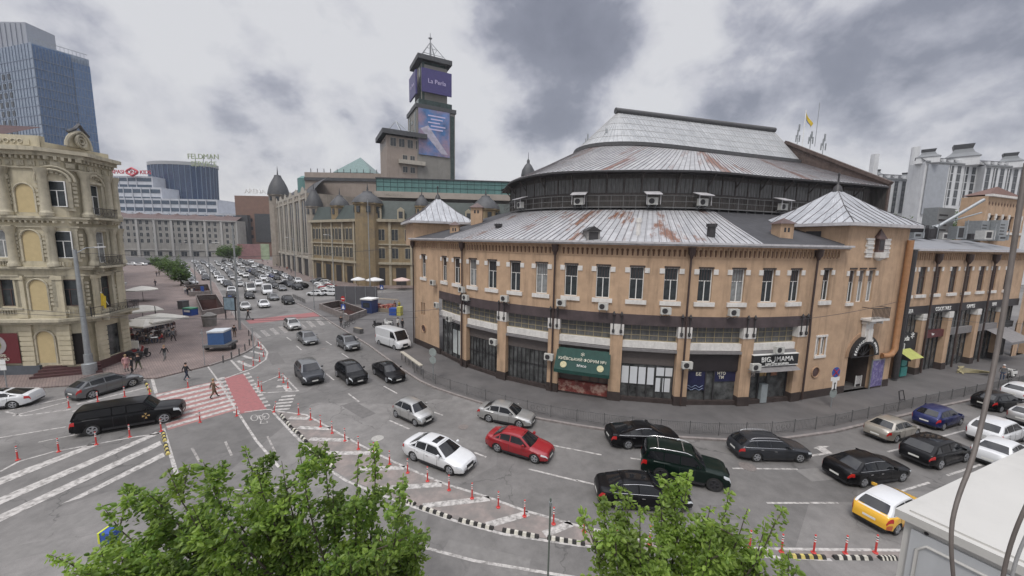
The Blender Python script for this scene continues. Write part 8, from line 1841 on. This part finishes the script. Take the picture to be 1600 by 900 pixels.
def fdir(px0, py0, px1, py1): a, b_ = Vector(G(px0, py0)), Vector(G(px1, py1)); d = b_ - a; return math.atan2(d.y, d.x) + math.pi / 2   # figure faces -Y
person(292, 594, R(170), 'person in black jacket and dark trousers walking towards the red crosswalk', 'black', 'navy'); person(335, 622, R(150), 'person in long brown coat crossing on the red stripes', 'brown', 'black', 'fair', 'walk', True, 0)
person(258, 563, R(10), 'person in black top walking on the plaza behind the one in the black jacket', 'black', 'grey', 'fair'); person(271, 533, R(80), 'person in dark clothes striding across the plaza near the cafe', 'grey', 'black', 'dark', 'walk2')
person(198, 580, R(60), 'person in pale pink coat standing by the porch of the yellow house', 'pink', 'grey', 'fair', 'stand', True); person(207, 583, R(-60), 'person in black in the middle of the group by the porch', 'black', 'black', 'dark', 'stand'); person(217, 578, R(-110), 'person in dark green trousers stepping away from the porch group', 'black', 'olive', 'brown', 'walk')
person(367, 527, R(200), 'person in dark jacket beside the tall pole next to the trailer', 'black', 'brown', 'brown', 'stand'); person(243, 447, R(10), 'distant person on the left pavement nearer the street trees', 'navy', 'black', 'dark', 'walk'); person(245, 432, R(0), 'distant person on the left pavement just behind another', 'black', 'navy', 'dark', 'walk2'); person(249, 431, R(0), 'distant person walking right of another by the trees', 'grey', 'black', 'dark', 'walk')
person(617, 484, R(0), 'person in navy standing by the blue crate stack', 'navy', 'black', 'dark', 'stand'); person(624, 484, R(40), 'person in yellow top beside the blue crate stack', 'yellow', 'jeans', 'fair', 'walk2'); person(622, 513, R(-20), 'person in white top behind the parked white van', 'white', 'black', 'dark', 'stand'); person(629, 515, R(160), 'person in black leaning at the market corner behind the van', 'black', 'black', 'brown', 'stand'); person(533, 510, R(20), 'person in black standing with bicycles at the right underpass', 'black', 'black', 'dark', 'stand')
person(1565, 594, R(-60), 'person in blue and white jacket with white cap outside the awning bar', 'grey', 'jeans', 'cap', 'stand', z0=PZ)
for i in range(9): person(0, 0, R(cr_.uniform(0, 360)), f'small distant passer by under the arcade, {ordn(i + 1)} from the left', cr_.choice(['black', 'grey', 'white', 'red', 'navy']), cr_.choice(['black', 'jeans']), 'dark', 'walk', xy=SC(29.3 + cr_.random() * 1.5, 250 - i * 12), z0=PZ)
for i in range(5): person(0, 0, R(cr_.uniform(0, 360)), f'person sitting or waiting at the kerb near the street trees, {ordn(i + 1)} from the left', cr_.choice(['black', 'white', 'navy']), 'jeans', 'dark', 'stand', xy=G(290 + i * 3.5, 459 + (i % 2) * 2, PZ))
# kick scooter rider
o = person(388, 499, R(100), 'person in black riding a kick scooter over the red strip of the avenue', 'black', 'black', 'dark', 'ride', z0=.02)
def bike(px, py, rz, label, kind='bicycle', z0=PZ, m=DARK):
    o = thing(kind.replace(' ', '_'), label, kind, (*G(px, py, z0), z0), rz)
    if kind == 'kick scooter':
        b_ = MB(); b_.box(-.45, .35, -.08, .08, .1, .14); b_.tube([(.4, 0, .12), (.5, 0, 1.1)], .03, 6); b_.bar((.5, -.25, 1.1), (.5, .25, 1.1), .04); b_.build('frame', m, o); xs_, r_ = (-.5, .48), .1
    elif kind == 'motor scooter':
        b_ = MB(); b_.box(-.7, .1, -.17, .17, .45, .78); b_.box(-.1, .45, -.2, .2, .25, .36); b_.add([(.35, -.25, .3), (.35, .25, .3), (.55, .18, 1.0), (.55, -.18, 1.0), (.5, -.25, .3), (.5, .25, .3), (.68, .15, 1.0), (.68, -.15, 1.0)], [(0, 1, 2, 3), (4, 5, 6, 7), (0, 4, 7, 3), (1, 5, 6, 2), (3, 2, 6, 7)]); b_.bar((.55, -.33, 1.05), (.55, .33, 1.05), .05); b_.build('frame', m, o); xs_, r_ = (-.6, .68), .25
        b_ = MB(); b_.box(-.75, .0, -.14, .14, .78, .86); b_.build('saddle', BLACK, o)
    else:
        b_ = MB(); P = dict(bb=(-.05, 0, .3), st=(-.2, 0, .85), hd=(.35, 0, .8), rw=(-.5, 0, .34), fw=(.52, 0, .34)); 
        for a, c in (('bb', 'st'), ('st', 'hd'), ('bb', 'hd'), ('bb', 'rw'), ('st', 'rw'), ('hd', 'fw')): b_.bar(P[a], P[c], .035)
        b_.bar((.33, -.28, .98), (.33, .28, .98), .03); b_.bar(P['hd'], (.33, 0, .98), .03); b_.box(-.32, -.1, -.06, .06, .88, .93); b_.build('frame', m, o); xs_, r_ = (-.5, .52), .33
    for x_ in xs_:
        b_ = MB(); b_.tube([(x_ + r_ * math.cos(a), 0, r_ + .02 + r_ * math.sin(a)) for a in [2 * math.pi * k / 16 for k in range(17)]], .03 if kind == 'bicycle' else .06, 5, cap=False); b_.build('wheel', TYRE, o)
    return o
bike(390, 500, R(190), 'kick scooter under the rider in black on the avenue', 'kick scooter', .01)
bike(548, 507, R(60), 'bicycle leaning next to the person at the right underpass'); bike(541, 512, R(75), 'second bicycle beside the sign post at the right underpass')
bike(590, 512, R(160), 'dark motor scooter parked behind the white van', 'motor scooter'); bike(607, 508, R(170), 'white covered motor scooter next to the dark one', 'motor scooter', m=WHITE); bike(1580, 590, R(200), 'white and black motor scooter at the right end of the pavement', 'motor scooter', m=WHITE)
for i, (px, py) in enumerate([(206, 560), (213, 556), (221, 560)]): bike(px, py, R(30 + i * 25), f'dark motor scooter, {ordn(i + 1)} from the left beside the cafe by the yellow house', 'motor scooter', m=[DARK, mat('scooter_red', (.25, .03, .03)), DARK][i])
# cafe seats with guests
k = 0
for i in range(16):
    px = 203 + (i % 6) * 12 + cr_.uniform(-3, 3); py = 512 + (i // 6) * 11 + cr_.uniform(-2, 2) + (i % 6) * .4; x, y = G(px, py, PZ); t_ = cafe_table(i, x, y, i % 3); row = ['back', 'middle', 'front'][i // 6]; t_['label'] = f'small cafe table in the {row} row of the terrace, {ordn(i % 6 + 1)} from the left'
    for q in range(2):
        a = cr_.uniform(-.9, .9) + q * math.pi; cxy = (x + .75 * math.cos(a), y + .75 * math.sin(a)); cafe_chair(*cxy, a - math.pi / 2, f'cafe chair on the {"left" if math.cos(a) < 0 else "right"} of the {ordn(i % 6 + 1)} table in the {row} terrace row')
        if cr_.random() < .6:
            k += 1; person(0, 0, a - math.pi / 2, f'cafe guest in {["black", "grey", "white", "navy", "red"][k % 5]} seated at the {ordn(i % 6 + 1)} table of the {row} row', ['black', 'grey', 'white', 'navy', 'red'][k % 5], 'jeans', 'dark', 'sit', xy=cxy, group='cafe guests')
boxthing('menu_board', 'white menu board standing at the edge of the cafe terrace', 'menu board', 211, 549, R(10), [('panel', WHITE, [(-.45, .45, -.03, .03, .3, 1.3)]), ('leg', DARK, [(-.4, -.35, -.02, .02, 0, .3), (.35, .4, -.02, .02, 0, .3)])])
# overhead wires
def wire(a, da, b_, db, label, sag=.8, r=.022):
    A = Vector((0, 0, CH)) + ray(*a) * (da / (ray(*a).dot(_fw))); B = Vector((0, 0, CH)) + ray(*b_) * (db / (ray(*b_).dot(_fw))); pts = [A.lerp(B, k / 16) - Vector((0, 0, sag * 4 * (k / 16) * (1 - k / 16))) for k in range(17)]; m_ = MB(); m_.tube(pts, r, 4); tag(m_.build('overhead_wire', DARK), label, 'wire')
wire((-40, 478), 34, (652, 496), 49, 'overhead wire from the yellow house to the left corner of the market'); wire((-40, 486), 34, (720, 480), 41, 'second overhead wire just below the one to the market corner', 1.0); wire((120, 395), 36, (640, 385), 50, 'overhead wire from the tall lamp post across the avenue', .8, .02)
wire((1300, 480), 34, (1620, 506), 50, 'wire crossing the market wing front near the bar signs', .4); wire((1240, 500), 31.5, (1400, 472), 36, 'thin cable along the pavilion front above the arch', .2)
wire((220, 575), 45, (402, 560), 42, 'low chain of cable along the plaza edge', .2, .02)
# ------------------------------------------------------------------ trees
def leafmat(name, col, col2):
    M = bpy.data.materials.new(name); M.use_nodes = True; t = M.node_tree; b = t.nodes['Principled BSDF']; N = t.nodes.new; L = t.links.new
    g_ = N('ShaderNodeNewGeometry'); rp_ = N('ShaderNodeValToRGB'); L(g_.outputs['Random Per Island'], rp_.inputs[0]); e_ = rp_.color_ramp.elements; e_[0].color = (*col, 1); e_[1].color = (*col2, 1)
    tcn = N('ShaderNodeTexCoord'); n = N('ShaderNodeTexNoise'); n.inputs['Scale'].default_value = .9; L(tcn.outputs['Object'], n.inputs[0]); mr = N('ShaderNodeMapRange'); mr.inputs[1].default_value = .35; mr.inputs[2].default_value = .65; mr.inputs[3].default_value = .7; mr.inputs[4].default_value = 1.35; L(n.outputs[0], mr.inputs[0])
    mx = N('ShaderNodeMix'); mx.data_type = 'RGBA'; mx.blend_type = 'MULTIPLY'; mx.inputs[0].default_value = 1; L(rp_.outputs[0], mx.inputs[6]); L(mr.outputs[0], mx.inputs[7]); L(mx.outputs[2], b.inputs['Base Color']); b.inputs['Roughness'].default_value = .5
    tr_ = N('ShaderNodeBsdfTranslucent'); hs = N('ShaderNodeMix'); hs.data_type = 'RGBA'; hs.blend_type = 'MULTIPLY'; hs.inputs[0].default_value = 1; L(mx.outputs[2], hs.inputs[6]); hs.inputs[7].default_value = (1.5, 1.5, .7, 1); L(hs.outputs[2], tr_.inputs[0])
    ms_ = N('ShaderNodeMixShader'); ms_.inputs[0].default_value = .45; L(b.outputs[0], ms_.inputs[1]); L(tr_.outputs[0], ms_.inputs[2]); L(ms_.outputs[0], t.nodes['Material Output'].inputs[0]); return M
LEAF = leafmat('elm_leaf', (.07, .135, .02), (.20, .29, .055)); LEAF2 = leafmat('elm_leaf_yellow_green', (.12, .20, .03), (.25, .35, .075)); LEAFD = leafmat('far_leaf', (.05, .10, .025), (.09, .15, .04)); BARK = mat('bark', (.085, .07, .055), .9, .3, 8, bump=.4)
def add_leaf(b_, p, d, s, rg):
    n = Vector((rg.uniform(-1, 1), rg.uniform(-1, 1), rg.uniform(.2, 1.4))).normalized(); d = (d - n * d.dot(n)); d = d.normalized() if d.length > .01 else Vector((1, 0, 0)); r = d.cross(n) * s * .30; e = d * s; up_ = n * s * .07
    b_.add([p, p + e * .35 + r - up_, p + e * .75 + r * .7 - up_, p + e, p + e * .75 - r * .7 - up_, p + e * .35 - r - up_, p + e * .5 + up_], [(0, 1, 6), (1, 2, 6), (2, 3, 6), (3, 4, 6), (4, 5, 6), (5, 0, 6)])
def tree(label, x, y, trunk_h, tips, leaf_s, nl, seed, m=LEAF, spread=.5, z0=0.0, inner_=0, core=None, group='street trees in the foreground'):
    rg = random.Random(seed); o = thing('leafy_tree', label, 'tree', (x, y, z0), group=group, world=True); tb = MB(); lv = MB().use(m); base = Vector((x, y, z0)); fork = Vector((x, y, z0 + trunk_h)); tb.tube([base, base.lerp(fork, .5) + Vector((.06, .04, 0)), fork], [.2, .16, .13], 10)
    for tx, ty, tz, dens in tips:
        tip = Vector((tx, ty, tz)); mid = Vector((lerp(fork.x, tx, .85), lerp(fork.y, ty, .85), lerp(fork.z, tz, .38))) + Vector((rg.uniform(-.2, .2), rg.uniform(-.2, .2), 0)); pts = []
        for k in range(9): t = k / 8; pts.append(fork.lerp(mid, t).lerp(mid.lerp(tip, t), t))
        tb.tube(pts, [lerp(.055, .006, k / 8) for k in range(9)], 6); lv.use(m if rg.random() < .6 else LEAF2 if m is LEAF else m)
        subs = [(pts, .25, 1.0)]
        for q in range(6):
            k0 = rg.randint(3, 7); p0 = pts[k0]; dd = (Vector((rg.uniform(-.8, .8), rg.uniform(-.8, .8), rg.uniform(.1, 1.3)))).normalized() * rg.uniform(.5, 1.1) * spread * 1.8; sp_ = [p0, p0 + dd * .5 + Vector((0, 0, .08)), p0 + dd]; tb.tube(sp_, [.02, .013, .006], 5); subs.append((sp_, 0, .6))
        for pl2, t0, wgt in subs:
            for _ in range(int(nl * dens * wgt / 3.4)):
                t = t0 + (1 - t0) * rg.random(); f = t * (len(pl2) - 1); i = min(int(f), len(pl2) - 2); p = pl2[i].lerp(pl2[i + 1], f - i); rr_ = (.05 + .22 * rg.random()) * spread * (1.55 - 1.25 * t); off = Vector((rg.gauss(0, 1), rg.gauss(0, 1), rg.gauss(0, .8))); off = off.normalized() * rr_ * 1.6
                add_leaf(lv, p + off, off + Vector((0, 0, -.25 * rr_)) + Vector((rg.uniform(-.1, .1), rg.uniform(-.1, .1), 0)), leaf_s * rg.uniform(.6, 1.2), rg)
    tb.build('trunk', BARK, o, smooth=60); lv.build('crown', None, o, fixn=False); return o
def tip3(px, py, d):
    v = ray(px, py); v = v / v.dot(_fw); p = Vector((0, 0, CH)) + v * d; return (p.x, p.y, p.z)
def gen_tips(outline, dmin, dmax, fill, seed, x0, x1):
    rg = random.Random(seed); T = []
    for px, py, w_ in outline: d = rg.uniform(dmin, dmax); T.append((*tip3(px, py, d), w_))
    for _ in range(fill):
        px = rg.uniform(x0, x1); top = min((abs(px - a) * .9 + b_ for a, b_, c in outline)); py = rg.uniform(top + 60, 1000); T.append((*tip3(px, py, rg.uniform(dmin, dmax)), .9))
    return T
o1 = [(112, 880, .7), (140, 865, .8), (160, 790, 1), (195, 755, 1), (212, 762, .8), (262, 732, 1.1), (318, 722, 1.1), (382, 700, 1.2), (398, 722, .7), (468, 702, .9), (508, 688, .9), (560, 712, 1.0), (588, 706, .9), (440, 720, .6), (350, 760, .8), (625, 770, .8), (668, 828, .7), (640, 800, .7), (240, 770, .9), (420, 770, .9), (520, 750, .9), (300, 790, .9)]
o2 = [(925, 815, .6), (940, 775, .8), (982, 765, .9), (1062, 742, 1.2), (1076, 745, 1.1), (1140, 762, .9), (1168, 795, .8), (1212, 812, .6), (1190, 870, .8), (1035, 770, .9), (1110, 790, 1), (1000, 800, .9), (1245, 890, .6), (960, 830, .8)]
tree('large green street tree with spiky shoots in the left foreground', -4.6, 10.2, 2.6, gen_tips(o1, 8.6, 11.0, 60, 3, 80, 655), .155, 560, 11, LEAF, .60)
tree('smaller green street tree in front of the black saloon in the right foreground', 4.2, 9.4, 2.9, gen_tips(o2, 8.2, 9.8, 30, 5, 935, 1240), .15, 520, 12, LEAF2, .54)
# far street trees, bush, greenery
for i, (px, py, h_, r_) in enumerate([(252, 424, 5.2, 2.6), (262, 431, 5.6, 3.0), (274, 437, 6.0, 3.2), (283, 446, 4.6, 2.2), (357, 410, 8, 4), (366, 408, 8, 4), (350, 408, 7, 3.5)]):
    x, y = G(px, py, PZ); rg = random.Random(i); T = [(x + r_ * .8 * rg.gauss(0, .5), y + r_ * .8 * rg.gauss(0, .5), h_ * rg.uniform(.45, 1.0), 1) for _ in range(14)]
    tree(['low street tree farthest along the left pavement', 'second street tree along the left pavement', 'third street tree along the left pavement', 'nearest small street tree by the left underpass', 'left tree of three before the pale row at the avenue end', 'middle tree of three before the pale row', 'right tree of three before the pale row'][[0, 1, 2, 3, 1, 2, 0][i] if i < 4 else {4: 5, 5: 6, 6: 4}[i]], x, y, h_ * .3, T, .5 if i < 4 else .8, 80, 50 + i, LEAFD, r_ * .55, PZ, group='street trees along the avenue')
for i, (px, d, py, r_, lab) in enumerate([(1500, 95, 318, 3.4, 'green tree rising behind the wing roof machinery'), (1484, 100, 326, 2.8, 'smaller green tree left of the other behind the wing roof'), (1395, 110, 330, 3.0, 'greenish tree behind the dark end of the hall clerestory')]):
    x, y = atd(px, d); zt_ = ZAT(x, y, py); rg = random.Random(90 + i); T = [(x + r_ * rg.gauss(0, .55), y + r_ * rg.gauss(0, .5), zt_ * rg.uniform(.72, 1.0), 1) for _ in range(16)]; tree(lab, x, y, zt_ * .55, T, .5, 90, 70 + i, LEAFD, r_ * .5, 0, group='trees behind the market')
# ------------------------------------------------------------------ things close to the camera
CAB = mat('white_enamel', (.47, .46, .435), .45, .06, 2, grime=.18); zc = 12.3
A_ = Vector(G(1408, 796, zc)); B_ = Vector(G(1600, 705, zc)); e1 = (B_ - A_).normalized(); C_ = Vector(G(1600, 874, zc)); e2 = (C_ - A_).normalized(); 
e2 = (e2 - e1 * (e2.dot(e1) * .55)).normalized()
cab = thing('white_cabinet', 'white metal outdoor cabinet with ribbed side panel in the right foreground corner', 'cabinet', (A_.x, A_.y, zc - 1.0), world=True)
def cq(a, b_, z): p = A_ + e1 * a + e2 * b_; return (p.x, p.y, zc + z)
LL, WW = 3.2, 1.9
b_ = MB(); b_.T = lambda a, b__, z: cq(a, b__, z); b_.box(.02, LL, .02, WW, -1.4, -.06); b_.build('casing', CAB, cab)
b_ = MB(); b_.T = lambda a, b__, z: cq(a, b__, z); b_.box(-.02, LL, -.02, WW + .02, -.055, 0); b_.box(.03, LL, .03, WW - .03, 0, .012); b_.build('lid', CAB, cab)
pn_ = mat('enamel_side', (.40, .41, .42), .45, .08, 2, grime=.25)
b_ = MB(); b_.T = lambda a, b__, z: cq(a, b__, z); b_.box(.0, .018, .06, WW - .06, -1.3, -.10); b_.build('side_panel', pn_, cab)
b_ = MB(); b_.T = lambda a, b__, z: cq(a, b__, z)
for pts in ([(.10, -1.2), (.10, -.22), (.14, -.17), (WW * .6, -.17), (WW - .2, -.17)],): b_.tube([(-.004, y, z) for y, z in pts], .010, 6)
for y0 in (.30, .52, .74, .96): b_.tube([(-.004, y0, -1.2), (-.004, y0, -.44), (-.004, y0 + .03, -.40), (-.004, y0 + .07, -.40), (-.004, y0 + .10, -.44), (-.004, y0 + .10, -1.2)], .008, 6)
b_.build('embossed_ribs', CAB, cab, smooth=60)
for y0 in (.13, .9): b_ = MB(); b_.T = lambda a, b__, z: cq(a, b__, z); b_.lathe([(.012, -.004), (.012, .0)], (0, 0, 0), 8); b_.v = [cq(-.008 + 0 * i, y0 + .012 * math.cos(i), -.08 + .012 * math.sin(i)) for i in range(len(b_.v))]; b_.build('screw', DARK, cab)
b_ = MB(); b_.T = lambda a, b__, z: cq(a, b__, z); b_.box(.3, LL, .3, WW - .3, -4.5, -1.4); b_.build('support', DARK2, cab)
def nearcable(pts, r, label, m):
    P = [Vector((0, 0, CH)) + ray(px, py) / ray(px, py).dot(_fw) * d for px, py, d in pts]
    Q = P
    for _ in range(2): Q = [Q[0]] + [p for a, b__ in zip(Q, Q[1:]) for p in (a.lerp(b__, .25), a.lerp(b__, .75))] + [Q[-1]]
    rr_ = r if not isinstance(r, tuple) else [lerp(r[0], r[1], k / (len(Q) - 1)) for k in range(len(Q))]
    b_ = MB(); b_.tube(Q, rr_, 10); tag(b_.build('hanging_cable', m, smooth=60), label, 'cable')
nearcable([(1605, 255, 1.7), (1592, 330, 1.68), (1570, 480, 1.65), (1548, 600, 1.6), (1520, 720, 1.5), (1495, 780, 1.45), (1484, 835, 1.42), (1492, 930, 1.4)], (.0105, .0055), 'thick grey brown cable hanging down in front of the white cabinet', mat('cable_grey', (.115, .098, .088), .6, .25, 9))
nearcable([(1640, 720, 1.2), (1600, 795, 1.2), (1575, 860, 1.2), (1562, 930, 1.2)], .0055, 'pair of cables at the lower right corner, left one', mat('cable_grey', (.1, .1, .1))); nearcable([(1650, 745, 1.2), (1606, 830, 1.2), (1585, 880, 1.2), (1576, 930, 1.2)], .0045, 'pair of cables at the lower right corner, right one', mat('cable_pale', (.25, .25, .25), .6))
# objects half hidden under the left tree
o = thing('delivery_rider', 'blue and yellow delivery box of a rider half hidden by the left tree', 'rider bag', (*G(178, 872, 0), 0)); b_ = MB(); b_.box(-.24, .24, -.22, .22, .9, 1.35); b_.build('bag', BLUE, o); b_ = MB(); b_.box(-.32, -.24, -.24, .24, .88, 1.37); b_.build('bag_trim', mat('hi_vis', (.55, .60, .05), .6), o); b_ = MB(); b_.box(-.15, .15, -.15, .15, 0, .9); b_.build('stand', DARK, o)
person(592, 902, R(90), 'person in red clothes half hidden behind the left tree', 'red', 'red', 'fair', 'walk', True, 0)
# haze
xs_ = 520
hz_ = MB(); hz_.box(-560, 420, -60, 420, -5, 118); ho = hz_.build('haze'); ho['kind'] = 'stuff'
M = bpy.data.materials.new('haze_air'); M.use_nodes = True; t = M.node_tree; t.nodes.clear(); out_ = t.nodes.new('ShaderNodeOutputMaterial'); pv = t.nodes.new('ShaderNodeVolumePrincipled'); pv.inputs['Color'].default_value = (.86, .89, .95, 1); pv.inputs['Density'].default_value = .00022; pv.inputs['Anisotropy'].default_value = .2; t.links.new(pv.outputs[0], out_.inputs['Volume']); ho.data.materials.clear(); ho.data.materials.append(M)
scene.cycles.volume_bounces = 0
bpy.context.view_layer.update()
